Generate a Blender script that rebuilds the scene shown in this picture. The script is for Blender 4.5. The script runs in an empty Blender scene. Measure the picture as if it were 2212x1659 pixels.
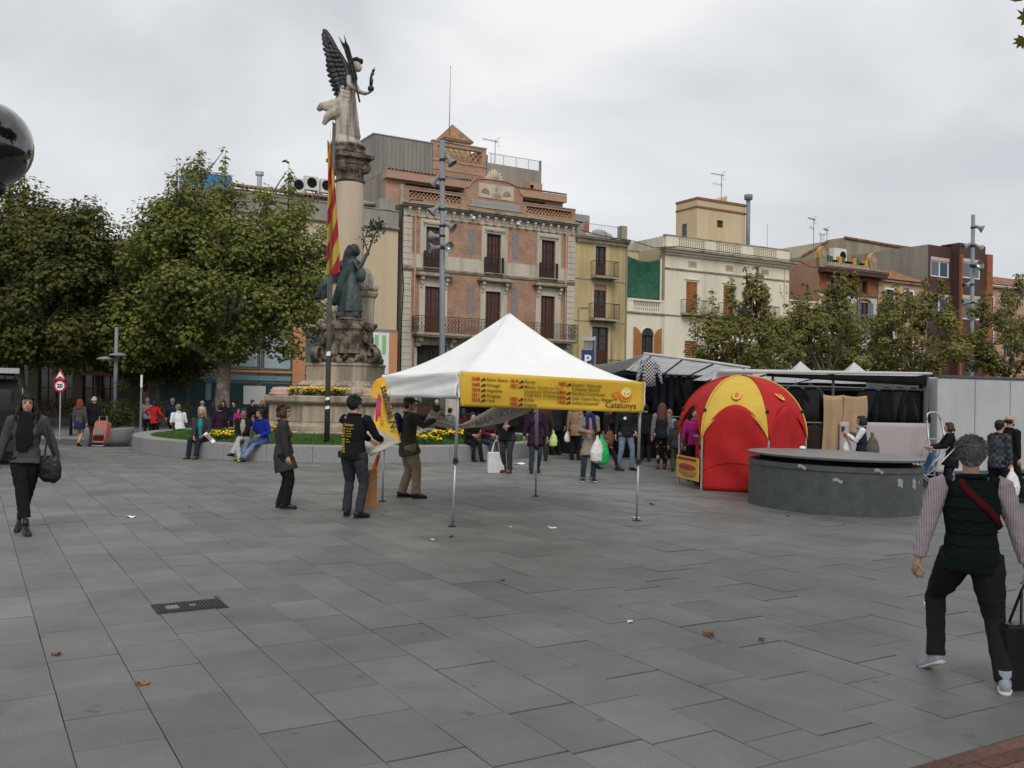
import bpy, bmesh, math, random
import numpy as np
from mathutils import Vector, Matrix, noise
RND = random.Random(7)
PI = math.pi
scene = bpy.context.scene
col = scene.collection
# ------------------------------------------------------------------ camera
FPX, CAMH = 2008.0, 1.83
pitch = math.atan(20.5 / FPX); roll = math.radians(1.0)
fw = Vector((0, math.cos(pitch), math.sin(pitch)))
r0 = Vector((1, 0, 0)); u0 = Vector((0, -math.sin(pitch), math.cos(pitch)))
cr = r0 * math.cos(roll) + u0 * math.sin(roll)
cu = u0 * math.cos(roll) - r0 * math.sin(roll)
cam_d = bpy.data.cameras.new('camera'); cam = bpy.data.objects.new('camera', cam_d); col.objects.link(cam)
M = Matrix((cr, cu, -fw)).transposed().to_4x4(); M.translation = (0, 0, CAMH); cam.matrix_world = M
cam_d.sensor_fit = 'HORIZONTAL'; cam_d.sensor_width = 36.0; cam_d.lens = 36.0 * FPX / 2212.0
cam_d.clip_start = 0.05; cam_d.clip_end = 4000
scene.camera = cam
# ------------------------------------------------------------------ sky
SUN_EL, SUN_AZ = math.radians(44), math.radians(172)     # azimuth clockwise from +Y
world = bpy.data.worlds.new('World'); scene.world = world; world.use_nodes = True
wn, wl = world.node_tree.nodes, world.node_tree.links
wn.clear()
out = wn.new('ShaderNodeOutputWorld'); bg = wn.new('ShaderNodeBackground'); bg.inputs[1].default_value = 0.12
sky = wn.new('ShaderNodeTexSky'); sky.sky_type = 'NISHITA'; sky.sun_disc = False
sky.sun_elevation = SUN_EL; sky.sun_rotation = SUN_AZ; sky.dust_density = 3.0
tc = wn.new('ShaderNodeTexCoord'); mp = wn.new('ShaderNodeMapping'); mp.inputs['Scale'].default_value = (1.0, 1.0, 1.9)
mp.inputs['Rotation'].default_value = (0.0, 0.25, 0.4)
n1 = wn.new('ShaderNodeTexNoise'); n1.inputs['Scale'].default_value = 2.3; n1.inputs['Detail'].default_value = 5.0; n1.inputs['Roughness'].default_value = 0.45; n1.inputs['Distortion'].default_value = 0.35
ra = wn.new('ShaderNodeValToRGB')
ra.color_ramp.elements[0].position = 0.36; ra.color_ramp.elements[0].color = (4.75, 4.95, 5.2, 1)
ra.color_ramp.elements[1].position = 0.62; ra.color_ramp.elements[1].color = (7.1, 7.15, 7.2, 1)
mx = wn.new('ShaderNodeMixRGB'); mx.inputs[0].default_value = 0.94
wl.new(tc.outputs['Generated'], mp.inputs[0]); wl.new(mp.outputs[0], n1.inputs['Vector'])
wl.new(n1.outputs['Fac'], ra.inputs[0]); wl.new(sky.outputs[0], mx.inputs[1]); wl.new(ra.outputs[0], mx.inputs[2])
wl.new(mx.outputs[0], bg.inputs[0]); wl.new(bg.outputs[0], out.inputs[0])
# ------------------------------------------------------------------ sun (veiled by cloud)
sd = bpy.data.lights.new('sun', 'SUN'); sd.energy = 1.7; sd.angle = math.radians(30); sd.color = (1.0, 0.97, 0.93)
so = bpy.data.objects.new('sun', sd); col.objects.link(so)
sdir = Vector((math.sin(SUN_AZ) * math.cos(SUN_EL), math.cos(SUN_AZ) * math.cos(SUN_EL), math.sin(SUN_EL)))
so.rotation_euler = (-sdir).to_track_quat('-Z', 'Y').to_euler(); so.location = (0, 0, 40)
# ------------------------------------------------------------------ exposure
vs = scene.view_settings
vs.view_transform = 'Standard'; vs.look = 'None'; vs.gamma = 1.0; vs.exposure = 0.13; vs.use_curve_mapping = False
scene.render.resolution_x = 1024; scene.render.resolution_y = 768
scene.render.engine = 'CYCLES'

# ================================================================== helpers
def lin(c):
    return tuple(((v / 255.0) / 12.92 if v / 255.0 <= 0.04045 else (((v / 255.0) + 0.055) / 1.055) ** 2.4) for v in c)
MATS = {}
def mat(name, base, rough=0.8, var=0.12, scale=6.0, bump=0.15, bscale=None, metal=0.0, alt=None, altpos=(0.45, 0.62), spec=0.3, streak=False, detail=5.0, coat=0.0, island=0.0, objrand=0.0, trans=0.0, wear=None):
    """procedural material: base colour broken up by noise, optional second colour, fine bump."""
    if name in MATS: return MATS[name]
    m = bpy.data.materials.new(name); m.use_nodes = True
    nt = m.node_tree; N, L = nt.nodes, nt.links
    b = N['Principled BSDF']
    b.inputs['Roughness'].default_value = rough; b.inputs['Metallic'].default_value = metal
    b.inputs['Specular IOR Level'].default_value = spec if rough < .9 else min(spec, .12)
    if coat: b.inputs['Coat Weight'].default_value = coat
    tcn = N.new('ShaderNodeTexCoord'); mpn = N.new('ShaderNodeMapping')
    L.new(tcn.outputs['Object'], mpn.inputs[0])
    if streak: mpn.inputs['Scale'].default_value = (1.0, 1.0, 0.12)
    nz = N.new('ShaderNodeTexNoise'); nz.inputs['Scale'].default_value = scale; nz.inputs['Detail'].default_value = detail; nz.inputs['Roughness'].default_value = 0.62
    L.new(mpn.outputs[0], nz.inputs['Vector'])
    rp = N.new('ShaderNodeValToRGB')
    lo = tuple(max(0, c * (1 - var)) for c in base) + (1,); hi = tuple(c * (1 + var) for c in base) + (1,)
    rp.color_ramp.elements[0].position = 0.3; rp.color_ramp.elements[0].color = lo
    rp.color_ramp.elements[1].position = 0.7; rp.color_ramp.elements[1].color = hi
    L.new(nz.outputs['Fac'], rp.inputs[0])
    cur = rp.outputs[0]
    if alt is not None:
        n2 = N.new('ShaderNodeTexNoise'); n2.inputs['Scale'].default_value = scale * 0.37; n2.inputs['Detail'].default_value = 6.0; n2.inputs['Roughness'].default_value = 0.68
        L.new(mpn.outputs[0], n2.inputs['Vector'])
        r2 = N.new('ShaderNodeValToRGB'); r2.color_ramp.elements[0].position = altpos[0]; r2.color_ramp.elements[1].position = altpos[1]
        L.new(n2.outputs['Fac'], r2.inputs[0])
        mm = N.new('ShaderNodeMixRGB'); L.new(r2.outputs[0], mm.inputs[0]); L.new(cur, mm.inputs[1]); mm.inputs[2].default_value = tuple(alt) + (1,)
        cur = mm.outputs[0]
    if island or objrand:
        if island:
            g = N.new('ShaderNodeNewGeometry'); src = g.outputs['Random Per Island']; amt = island
        else:
            g = N.new('ShaderNodeObjectInfo'); src = g.outputs['Random']; amt = objrand
        mr = N.new('ShaderNodeMapRange'); mr.inputs['To Min'].default_value = 1 - amt; mr.inputs['To Max'].default_value = 1 + amt
        L.new(src, mr.inputs['Value'])
        hs = N.new('ShaderNodeHueSaturation'); L.new(mr.outputs[0], hs.inputs['Value']); L.new(cur, hs.inputs['Color'])
        cur = hs.outputs[0]
    L.new(cur, b.inputs['Base Color'])
    if bump:
        n3 = N.new('ShaderNodeTexNoise'); n3.inputs['Scale'].default_value = bscale or scale * 6; n3.inputs['Detail'].default_value = 4.0
        L.new(tcn.outputs['Object'], n3.inputs['Vector'])
        bp = N.new('ShaderNodeBump'); bp.inputs['Strength'].default_value = bump; bp.inputs['Distance'].default_value = 0.02
        L.new(n3.outputs['Fac'], bp.inputs['Height']); L.new(bp.outputs[0], b.inputs['Normal'])
    if trans:
        tr = N.new('ShaderNodeBsdfTranslucent'); L.new(cur, tr.inputs[0])
        ms = N.new('ShaderNodeMixShader'); ms.inputs[0].default_value = trans
        L.new(b.outputs[0], ms.inputs[1]); L.new(tr.outputs[0], ms.inputs[2])
        L.new(ms.outputs[0], N['Material Output'].inputs[0])
    MATS[name] = m
    return m
def brick_mat(name, c1, c2, mortar, scale=1.0, bw=0.29, bh=0.075, rough=0.9):
    if name in MATS: return MATS[name]
    m = bpy.data.materials.new(name); m.use_nodes = True
    N, L = m.node_tree.nodes, m.node_tree.links; b = N['Principled BSDF']; b.inputs['Roughness'].default_value = rough; b.inputs['Specular IOR Level'].default_value = 0.2
    tcn = N.new('ShaderNodeTexCoord'); sp = N.new('ShaderNodeSeparateXYZ'); cb = N.new('ShaderNodeCombineXYZ'); ad = N.new('ShaderNodeMath')
    L.new(tcn.outputs['Object'], sp.inputs[0]); L.new(sp.outputs[0], ad.inputs[0]); L.new(sp.outputs[1], ad.inputs[1])
    L.new(ad.outputs[0], cb.inputs[0]); L.new(sp.outputs[2], cb.inputs[1])
    br = N.new('ShaderNodeTexBrick'); br.inputs['Scale'].default_value = scale; br.inputs['Brick Width'].default_value = bw; br.inputs['Row Height'].default_value = bh
    br.inputs['Mortar Size'].default_value = 0.008; br.inputs['Color1'].default_value = c1 + (1,); br.inputs['Color2'].default_value = c2 + (1,); br.inputs['Mortar'].default_value = mortar + (1,)
    L.new(cb.outputs[0], br.inputs['Vector'])
    nz = N.new('ShaderNodeTexNoise'); nz.inputs['Scale'].default_value = 1.3; nz.inputs['Detail'].default_value = 6; nz.inputs['Roughness'].default_value = 0.7; L.new(tcn.outputs['Object'], nz.inputs['Vector'])
    rp = N.new('ShaderNodeValToRGB'); rp.color_ramp.elements[0].position = 0.3; rp.color_ramp.elements[0].color = (0.62, 0.6, 0.6, 1); rp.color_ramp.elements[1].position = 0.72; rp.color_ramp.elements[1].color = (1.15, 1.12, 1.08, 1)
    L.new(nz.outputs['Fac'], rp.inputs[0])
    mu = N.new('ShaderNodeMixRGB'); mu.blend_type = 'MULTIPLY'; mu.inputs[0].default_value = 1.0; L.new(br.outputs[0], mu.inputs[1]); L.new(rp.outputs[0], mu.inputs[2])
    L.new(mu.outputs[0], b.inputs['Base Color'])
    bp = N.new('ShaderNodeBump'); bp.inputs['Strength'].default_value = 0.5; bp.inputs['Distance'].default_value = 0.01; bp.invert = True
    L.new(br.outputs['Fac'], bp.inputs['Height']); L.new(bp.outputs[0], b.inputs['Normal'])
    MATS[name] = m; return m
def glass_mat(name, tint, rough=0.08):
    if name in MATS: return MATS[name]
    m = bpy.data.materials.new(name); m.use_nodes = True
    N, L = m.node_tree.nodes, m.node_tree.links; b = N['Principled BSDF']
    b.inputs['Base Color'].default_value = tint + (1,); b.inputs['Roughness'].default_value = rough; b.inputs['Specular IOR Level'].default_value = 0.6
    tcn = N.new('ShaderNodeTexCoord'); nz = N.new('ShaderNodeTexNoise'); nz.inputs['Scale'].default_value = 0.8; L.new(tcn.outputs['Object'], nz.inputs['Vector'])
    bp = N.new('ShaderNodeBump'); bp.inputs['Strength'].default_value = 0.04; L.new(nz.outputs['Fac'], bp.inputs['Height']); L.new(bp.outputs[0], b.inputs['Normal'])
    MATS[name] = m; return m

class MB:
    """collects geometry for one mesh object"""
    def __init__(s): s.v = []; s.f = []; s.mi = []; s.cm = 0
    def add(s, vs, fs):
        o = len(s.v); s.v.extend([tuple(p) for p in vs])
        for f in fs: s.f.append(tuple(i + o for i in f)); s.mi.append(s.cm)
        return s
    def box(s, x0, x1, y0, y1, z0, z1, M=None):
        vs = [Vector((x, y, z)) for z in (z0, z1) for y in (y0, y1) for x in (x0, x1)]
        if M is not None: vs = [M @ p for p in vs]
        return s.add(vs, [(0, 2, 3, 1), (4, 5, 7, 6), (0, 1, 5, 4), (2, 6, 7, 3), (0, 4, 6, 2), (1, 3, 7, 5)])
    def bbox(s, x0, x1, y0, y1, z0, z1, b=0.01):
        """box with bevelled vertical+top edges (cheap chamfer)"""
        ring = lambda z, i: [(x0 + i, y0 + b), (x0 + b, y0 + i), (x1 - b, y0 + i), (x1 - i, y0 + b), (x1 - i, y1 - b), (x1 - b, y1 - i), (x0 + b, y1 - i), (x0 + i, y1 - b)]
        vs = []
        for z, i in ((z0, 0), (z1 - b, 0), (z1, b * 0.9)): vs += [(x, y, z) for x, y in ring(z, i)]
        fs = [tuple(range(7, -1, -1)), tuple(range(16, 24))]
        for k in (0, 8):
            for j in range(8): fs.append((k + j, k + (j + 1) % 8, k + 8 + (j + 1) % 8, k + 8 + j))
        return s.add(vs, fs)
    def tube(s, pts, rad, n=8, cap=True, side=None, flat=1.0):
        """swept tube; rad = list of r or (ra, rb); side = preferred direction of ra axis"""
        pts = [Vector(p) for p in pts]; m = len(pts)
        if not isinstance(rad, (list, tuple)): rad = [rad] * m
        rings = []; prev = None
        for i in range(m):
            d = (pts[min(i + 1, m - 1)] - pts[max(i - 1, 0)])
            if d.length < 1e-9: d = Vector((0, 0, 1))
            d.normalize()
            ref = Vector(side) if side is not None else (prev if prev is not None else (Vector((1, 0, 0)) if abs(d.x) < 0.9 else Vector((0, 1, 0))))
            a = ref - d * ref.dot(d)
            if a.length < 1e-6: a = d.orthogonal()
            a.normalize(); bb = d.cross(a); prev = a
            r = rad[i]; ra_, rb_ = (r if isinstance(r, (list, tuple)) else (r, r * flat))
            rings.append([pts[i] + a * (math.cos(2 * PI * k / n) * ra_) + bb * (math.sin(2 * PI * k / n) * rb_) for k in range(n)])
        vs = [p for r in rings for p in r]; fs = []
        for i in range(m - 1):
            for k in range(n): fs.append((i * n + k, i * n + (k + 1) % n, (i + 1) * n + (k + 1) % n, (i + 1) * n + k))
        if cap: fs.append(tuple(range(n - 1, -1, -1))); fs.append(tuple((m - 1) * n + k for k in range(n)))
        return s.add(vs, fs)
    def ell(s, c, r, n=12, m=8, M=None):
        c = Vector(c); vs = [(0, 0, -1)]
        for i in range(1, m):
            t = -PI / 2 + PI * i / m
            for k in range(n): vs.append((math.cos(t) * math.cos(2 * PI * k / n), math.cos(t) * math.sin(2 * PI * k / n), math.sin(t)))
        vs.append((0, 0, 1)); fs = []
        for k in range(n): fs.append((0, 1 + (k + 1) % n, 1 + k))
        for i in range(m - 2):
            for k in range(n): a = 1 + i * n; fs.append((a + k, a + (k + 1) % n, a + n + (k + 1) % n, a + n + k))
        l = len(vs) - 1; a = 1 + (m - 2) * n
        for k in range(n): fs.append((a + k, a + (k + 1) % n, l))
        P = [Vector((x * r[0], y * r[1], z * r[2])) for x, y, z in vs]
        if M is not None: P = [M @ p for p in P]
        return s.add([c + p for p in P], fs)
    def lathe(s, prof, n=24, c=(0, 0), a0=0.0, a1=2 * PI, cap=True):
        full = abs(a1 - a0 - 2 * PI) < 1e-6; cnt = n if full else n + 1
        vs = []
        for r, z in prof:
            for k in range(cnt): a = a0 + (a1 - a0) * k / n; vs.append((c[0] + r * math.cos(a), c[1] + r * math.sin(a), z))
        fs = []
        for i in range(len(prof) - 1):
            for k in range(n): k2 = (k + 1) % cnt; fs.append((i * cnt + k, i * cnt + k2, (i + 1) * cnt + k2, (i + 1) * cnt + k))
        if cap and full:
            if prof[0][0] > 1e-6: fs.append(tuple(range(cnt - 1, -1, -1)))
            if prof[-1][0] > 1e-6: fs.append(tuple((len(prof) - 1) * cnt + k for k in range(cnt)))
        return s.add(vs, fs)
    def prism(s, poly, y0, y1):
        """extrude an (x,z) polygon (counter-clockwise seen from -y) from y0 to y1"""
        n = len(poly); vs = [(x, y0, z) for x, z in poly] + [(x, y1, z) for x, z in poly]
        fs = [tuple(range(n)), tuple(range(2 * n - 1, n - 1, -1))]
        for k in range(n): fs.append(((k + 1) % n, k, n + k, n + (k + 1) % n))
        return s.add(vs, fs)
    def slab(s, poly, z0, z1):
        n = len(poly); vs = [(x, y, z0) for x, y in poly] + [(x, y, z1) for x, y in poly]
        fs = [tuple(range(n - 1, -1, -1)), tuple(range(n, 2 * n))]
        for k in range(n): fs.append((k, (k + 1) % n, n + (k + 1) % n, n + k))
        return s.add(vs, fs)
    def grid(s, fn, nu, nv, thick=0.0):
        P = [[Vector(fn(i / nu, j / nv)) for i in range(nu + 1)] for j in range(nv + 1)]
        w = nu + 1; vs = [p for r in P for p in r]
        fs = [(j * w + i, j * w + i + 1, (j + 1) * w + i + 1, (j + 1) * w + i) for j in range(nv) for i in range(nu)]
        if thick:
            # second ply along averaged normals
            nrm = []
            for j in range(nv + 1):
                for i in range(nu + 1):
                    a = P[j][min(i + 1, nu)] - P[j][max(i - 1, 0)]; b = P[min(j + 1, nv)][i] - P[max(j - 1, 0)][i]
                    q = a.cross(b); q = q.normalized() if q.length > 1e-9 else Vector((0, 0, 1)); nrm.append(q)
            o = len(vs); vs = vs + [vs[k] - nrm[k] * thick for k in range(o)]
            fs = fs + [tuple(reversed([i + o for i in f])) for f in fs]
            edge = [(j * w) for j in range(nv, -1, -1)] + [i for i in range(1, w)] + [j * w + nu for j in range(1, nv + 1)] + [nv * w + i for i in range(nu - 1, 0, -1)]
            for k in range(len(edge)):
                a, b = edge[k], edge[(k + 1) % len(edge)]; fs.append((b, a, a + o, b + o))
        return s.add(vs, fs)
    def mesh(s, name, mats, smooth=False):
        me = bpy.data.meshes.new(name); me.from_pydata(s.v, [], s.f)
        for m_ in (mats if isinstance(mats, (list, tuple)) else [mats]): me.materials.append(m_)
        if any(s.mi): me.polygons.foreach_set('material_index', s.mi)
        if smooth: me.polygons.foreach_set('use_smooth', [True] * len(me.polygons))
        me.update(); return me
    def build(s, name, mats, parent=None, smooth=False, loc=None, rz=0.0):
        return link(name, s.mesh(name, mats, smooth), parent, loc, rz)
def link(name, data, parent=None, loc=None, rz=0.0):
    o = bpy.data.objects.new(name, data); col.objects.link(o)
    if parent is not None: o.parent = parent
    if loc is not None: o.location = loc
    if rz: o.rotation_euler = (0, 0, rz)
    return o
LABELS = set()
def tag(o, label, cat, group=None, kind=None):
    o['label'] = label; o['category'] = cat
    if group: o['group'] = group
    if kind: o['kind'] = kind
    return o
def thing(name, label, cat, loc=(0, 0, 0), rz=0.0, group=None):
    o = link(name, None, None, loc, rz); o.empty_display_size = 0.2
    return tag(o, label, cat, group)
def struct(o): o['kind'] = 'structure'; return o
def stuff(o): o['kind'] = 'stuff'; return o
FONTS = []
def text(body, size, m, parent, Mloc, name='lettering', align='LEFT', ext=0.0015, bold=0.0):
    c = bpy.data.curves.new(name, 'FONT'); c.body = body; c.size = size; c.align_x = align; c.extrude = ext; c.resolution_u = 2
    c.offset = bold; c.materials.append(m)
    o = link(name, c, parent); o.matrix_local = Mloc; FONTS.append(o); return o
def frame_mat(origin, xdir, ydir):
    x = Vector(xdir).normalized(); y = Vector(ydir); y = (y - x * y.dot(x)).normalized(); z = x.cross(y)
    Mx = Matrix((x, y, z)).transposed().to_4x4(); Mx.translation = Vector(origin); return Mx
# layout helpers: where a sight line meets the ground or a vertical plane at depth Y
def ray(x, y): return fw * FPX + cr * (x - 1106) + cu * (829.5 - y)
def G(x, y, z=0.0):
    d = ray(x, y); return Vector((0, 0, CAMH)) + d * ((z - CAMH) / d.z)
def AT(x, y, Y):
    d = ray(x, y); return Vector((0, 0, CAMH)) + d * (Y / d.y)
AU = math.radians(59.7)
UD = Vector((math.sin(AU), math.cos(AU), 0)); VD = Vector((-math.cos(AU), math.sin(AU), 0))
RZ = math.atan2(UD.y, UD.x)
P0 = Vector((-6.6, 55, 0))
def FP(t, d=0.0, z=0.0): return P0 + UD * t + VD * d + Vector((0, 0, z))     # along the row of houses, d metres behind its front
# ================================================================== materials
def granite(name, island):
    m = bpy.data.materials.new(name); m.use_nodes = True; N, L = m.node_tree.nodes, m.node_tree.links; b = N['Principled BSDF']; b.inputs['Specular IOR Level'].default_value = 0.45
    g_ = N.new('ShaderNodeNewGeometry'); P = g_.outputs['Position']
    def nz(sc, det=5, rg=.6): n = N.new('ShaderNodeTexNoise'); n.inputs['Scale'].default_value = sc; n.inputs['Detail'].default_value = det; n.inputs['Roughness'].default_value = rg; L.new(P, n.inputs['Vector']); return n.outputs['Fac']
    def ramp(src, p0, c0, p1, c1): r = N.new('ShaderNodeValToRGB'); r.color_ramp.elements[0].position = p0; r.color_ramp.elements[0].color = c0 + (1,); r.color_ramp.elements[1].position = p1; r.color_ramp.elements[1].color = c1 + (1,); L.new(src, r.inputs[0]); return r.outputs[0]
    def mul(a, c): x = N.new('ShaderNodeMixRGB'); x.blend_type = 'MULTIPLY'; x.inputs[0].default_value = 1; L.new(a, x.inputs[1]); L.new(c, x.inputs[2]); return x.outputs[0]
    cur = ramp(nz(95, 3, .8), .32, (.124, .125, .119), .68, (.182, .182, .174))
    cur = mul(cur, ramp(nz(1.1, 8, .66), .3, (.72, .71, .69), .64, (1.08, 1.08, 1.07)))
    cur = mul(cur, ramp(nz(.33, 6, .6), .34, (.82, .82, .81), .6, (1.03, 1.03, 1.03)))
    cur = mul(cur, ramp(nz(3.3, 7, .7), .29, (.42, .4, .37), .37, (1, 1, 1)))
    v = N.new('ShaderNodeTexVoronoi'); v.inputs['Scale'].default_value = 2.1; v.inputs['Randomness'].default_value = 1.0; L.new(P, v.inputs['Vector']); cur = mul(cur, ramp(v.outputs['Distance'], .035, (.5, .49, .47), .06, (1, 1, 1)))
    if island: src = g_.outputs['Random Per Island']
    else: oi = N.new('ShaderNodeObjectInfo'); src = oi.outputs['Random']
    mr = N.new('ShaderNodeMapRange'); mr.inputs['To Min'].default_value = .87; mr.inputs['To Max'].default_value = 1.15; L.new(src, mr.inputs['Value']); hs = N.new('ShaderNodeHueSaturation'); L.new(mr.outputs[0], hs.inputs['Value']); L.new(cur, hs.inputs['Color']); L.new(hs.outputs[0], b.inputs['Base Color'])
    r2 = N.new('ShaderNodeMapRange'); r2.inputs['To Min'].default_value = .42; r2.inputs['To Max'].default_value = .66; L.new(nz(1.7, 5), r2.inputs['Value']); L.new(r2.outputs[0], b.inputs['Roughness'])
    bp = N.new('ShaderNodeBump'); bp.inputs['Strength'].default_value = .18; bp.inputs['Distance'].default_value = .004; L.new(nz(60, 4), bp.inputs['Height']); L.new(bp.outputs[0], b.inputs['Normal']); return m
C_GRAN = granite('granite_slab', False); C_GRANF = granite('granite_slab_field', True)
C_JOINT = mat('joint_sand', (0.045, 0.043, 0.04), rough=1.0, var=0.3, scale=9, bump=0.3)
C_ASPH = mat('asphalt', (0.075, 0.076, 0.078), rough=0.9, var=0.25, scale=30, bump=0.3, alt=(0.11, 0.11, 0.11))
C_PAVE = mat('footpath_concrete', (0.21, 0.2, 0.19), rough=0.9, var=0.15, scale=5, bump=0.1, alt=(0.14, 0.135, 0.13))
C_KERB = mat('kerb_stone', (0.2, 0.2, 0.195), rough=0.85, var=0.2, scale=12, bump=0.1)
C_WHITEP = mat('road_paint', (0.62, 0.62, 0.6), rough=0.7, var=0.2, scale=14, bump=0.05, alt=(0.3, 0.3, 0.3), altpos=(0.55, 0.75))
C_REDBR = mat('red_paver', (0.15, 0.085, 0.07), rough=0.9, var=0.3, scale=30, bump=0.2, objrand=0.25)
C_PLWALL = mat('planter_granite', (0.235, 0.235, 0.23), rough=0.75, var=0.14, scale=22, bump=0.1, alt=(0.2, 0.2, 0.195), altpos=(0.5, 0.72), objrand=0.06, detail=8)
C_SOIL = mat('lawn_soil', (0.035, 0.06, 0.018), rough=1.0, var=0.3, scale=20, bump=0.4)
C_GRASS = mat('grass_blades', (0.05, 0.115, 0.022), rough=0.7, var=0.25, scale=3, bump=0, island=0.35)
C_MARI = mat('marigold_petals', (0.82, 0.5, 0.01), rough=0.7, var=0.12, scale=20, bump=0, island=0.25)
C_MARL = mat('marigold_leaves', (0.035, 0.075, 0.02), rough=0.8, var=0.3, scale=8, bump=0, island=0.3)
C_STONE = mat('monument_stone', (0.36, 0.30, 0.225), rough=0.9, var=0.2, scale=3.5, bump=0.25, alt=(0.12, 0.105, 0.085), altpos=(0.47, 0.66), streak=True, detail=8)
C_STONED = mat('weathered_carving', (0.21, 0.17, 0.125), rough=0.95, var=0.3, scale=7, bump=0.5, alt=(0.045, 0.04, 0.034), altpos=(0.42, 0.58), detail=8)
C_SHAFT = mat('column_shaft_stone', (0.47, 0.38, 0.28), rough=0.85, var=0.12, scale=2.2, bump=0.12, alt=(0.33, 0.25, 0.18), altpos=(0.5, 0.72), streak=True, detail=8)
C_ANGEL = mat('statue_limestone', (0.42, 0.37, 0.31), rough=0.85, var=0.18, scale=6, bump=0.3, alt=(0.12, 0.1, 0.085), altpos=(0.48, 0.64), streak=True, detail=8)
C_BRONZE = mat('bronze_patina', (0.028, 0.038, 0.036), rough=0.55, var=0.3, scale=7, bump=0.3, alt=(0.07, 0.10, 0.092), altpos=(0.45, 0.65), metal=0.35, streak=True)
C_BRONZED = mat('dark_bronze', (0.022, 0.022, 0.024), rough=0.45, var=0.3, scale=8, bump=0.3, metal=0.3, alt=(0.05, 0.055, 0.055))
C_PINKST = mat('pink_stone', (0.45, 0.29, 0.24), rough=0.8, var=0.15, scale=9, bump=0.15)
C_STEELP = mat('painted_pole_steel', (0.17, 0.19, 0.205), rough=0.5, var=0.12, scale=6, bump=0.04, spec=0.4)
C_POLEB = mat('flagpole_metal', (0.10, 0.092, 0.082), rough=0.45, var=0.2, scale=5, bump=0.04, metal=0.4)
C_ALU = mat('brushed_aluminium', (0.42, 0.43, 0.44), rough=0.42, var=0.1, scale=12, bump=0.03, metal=0.6)
C_BLKP = mat('black_plastic', (0.015, 0.015, 0.016), rough=0.5, var=0.2, scale=12, bump=0.05)
C_RED = mat('flag_red', (0.40, 0.02, 0.035), rough=0.8, var=0.08, scale=8, bump=0.05, trans=0.15)
C_YEL = mat('flag_yellow', (0.50, 0.37, 0.045), rough=0.8, var=0.08, scale=8, bump=0.05, trans=0.15)
C_IRON = mat('cast_iron_cover', (0.045, 0.045, 0.047), rough=0.6, var=0.25, scale=14, bump=0.2, metal=0.4)
C_PAPER = mat('paper_scrap', (0.75, 0.75, 0.73), rough=0.9, var=0.06, scale=20, bump=0.05)
C_LEAFB = mat('fallen_leaf', (0.22, 0.1, 0.035), rough=0.8, var=0.3, scale=30, bump=0.1, objrand=0.4)

# ================================================================== ground
def sstep(t): t = max(0.0, min(1.0, t)); return t * t * (3 - 2 * t)
def gz(x, y):
    """fall of the square towards the street at the back left and towards the right"""
    return -0.30 * sstep((y - 26.0) / 8.0) * sstep((-8.5 - x) / 3.0) - 0.022 * max(0.0, min(x - 4.6, 7.0)) * sstep((y - 11.0) / 3.0)
g = MB(); g.add([(-900, -300, -0.7), (900, -300, -0.7), (900, 1600, -0.7), (-900, 1600, -0.7)], [(0, 1, 2, 3)])
struct(g.build('ground', C_PAVE))
# plaza bed: dark joint sand on which the granite slabs lie
pz = MB(); NX, NY = 56, 46
def pzp(a, c): x = -40 + a * 110; y = -6 + c * 86; return (x, y, gz(x, y) - 0.034)
pz.grid(pzp, NX, NY)
plaza = struct(pz.build('plaza', C_JOINT))
R2 = random.Random(3)
V_END = 3.36; ROW = 0.4425; SL = 0.66
slab_me = {}
def slab_mesh(L):
    k = round(L, 2)
    if k not in slab_me:
        b = MB(); b.bbox(-ROW / 2 + 0.0022, ROW / 2 - 0.0022, -k / 2 + 0.003, k / 2 - 0.003, -0.035, 0.0, 0.0025); slab_me[k] = b.mesh('slab', C_GRAN)
    return slab_me[k]
slabs = []
for i in range(-48, 60):
    u = 0.485 + ROW * (i + 0.5)
    v = V_END + R2.uniform(0.15, 0.62)
    first = True
    while v < 47:
        L = SL if R2.random() < 0.6 else R2.choice((0.5, 0.58, 0.82, 0.96))
        if first: L0 = v - V_END; first = False; segs = [(V_END, L0), (v, L)]
        else: segs = [(v, L)]
        for (vv, LL) in segs:
            p = UD * u + VD * (vv + LL / 2)
            slabs.append((p, round(LL, 2)))
        v += L
keep = []
for p, L in slabs:
    if p.y < 3.2 or p.y > 46 or p.y > 33.0 and p.x < -10.4: continue
    if abs(p.x) > p.y * 0.60 + 1.4: continue
    if (p - Vector((-5.2, 30, 0))).length < 6.2: continue
    keep.append((p, L))
# the slabs that show largest: nearest ones that project inside the frame
def inview(p):
    return p.y > 3.9 and abs(p.x) < p.y * 0.562 and not (p.x > 2.2 and p.y < 5.0)
keep.sort(key=lambda k: (0 if inview(k[0]) else 1, k[0].y))
far = MB()
for n, (p, L) in enumerate(keep):
    dz = R2.uniform(-0.0035, 0.0025) + gz(p.x, p.y); tx, ty = R2.gauss(0, 0.0022), R2.gauss(0, 0.0022)
    if n < 298:
        o = link('slab', slab_mesh(L), plaza, (p.x, p.y, dz)); o.rotation_euler = (tx, ty, RZ + R2.gauss(0, 0.0012)); o.scale = (1.0, R2.choice((1, 1, 1, .994, .988, .98)), 1.0)
    else:
        Mx = Matrix.Translation((p.x, p.y, dz)) @ Matrix.Rotation(RZ, 4, 'Z') @ Matrix.Rotation(tx, 4, 'X')
        h, w = L / 2 - 0.004, ROW / 2 - 0.003
        far.box(-w, w, -h, h, -0.03, 0, Mx)
stuff(far.build('slab_field', C_GRANF, plaza))
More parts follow.
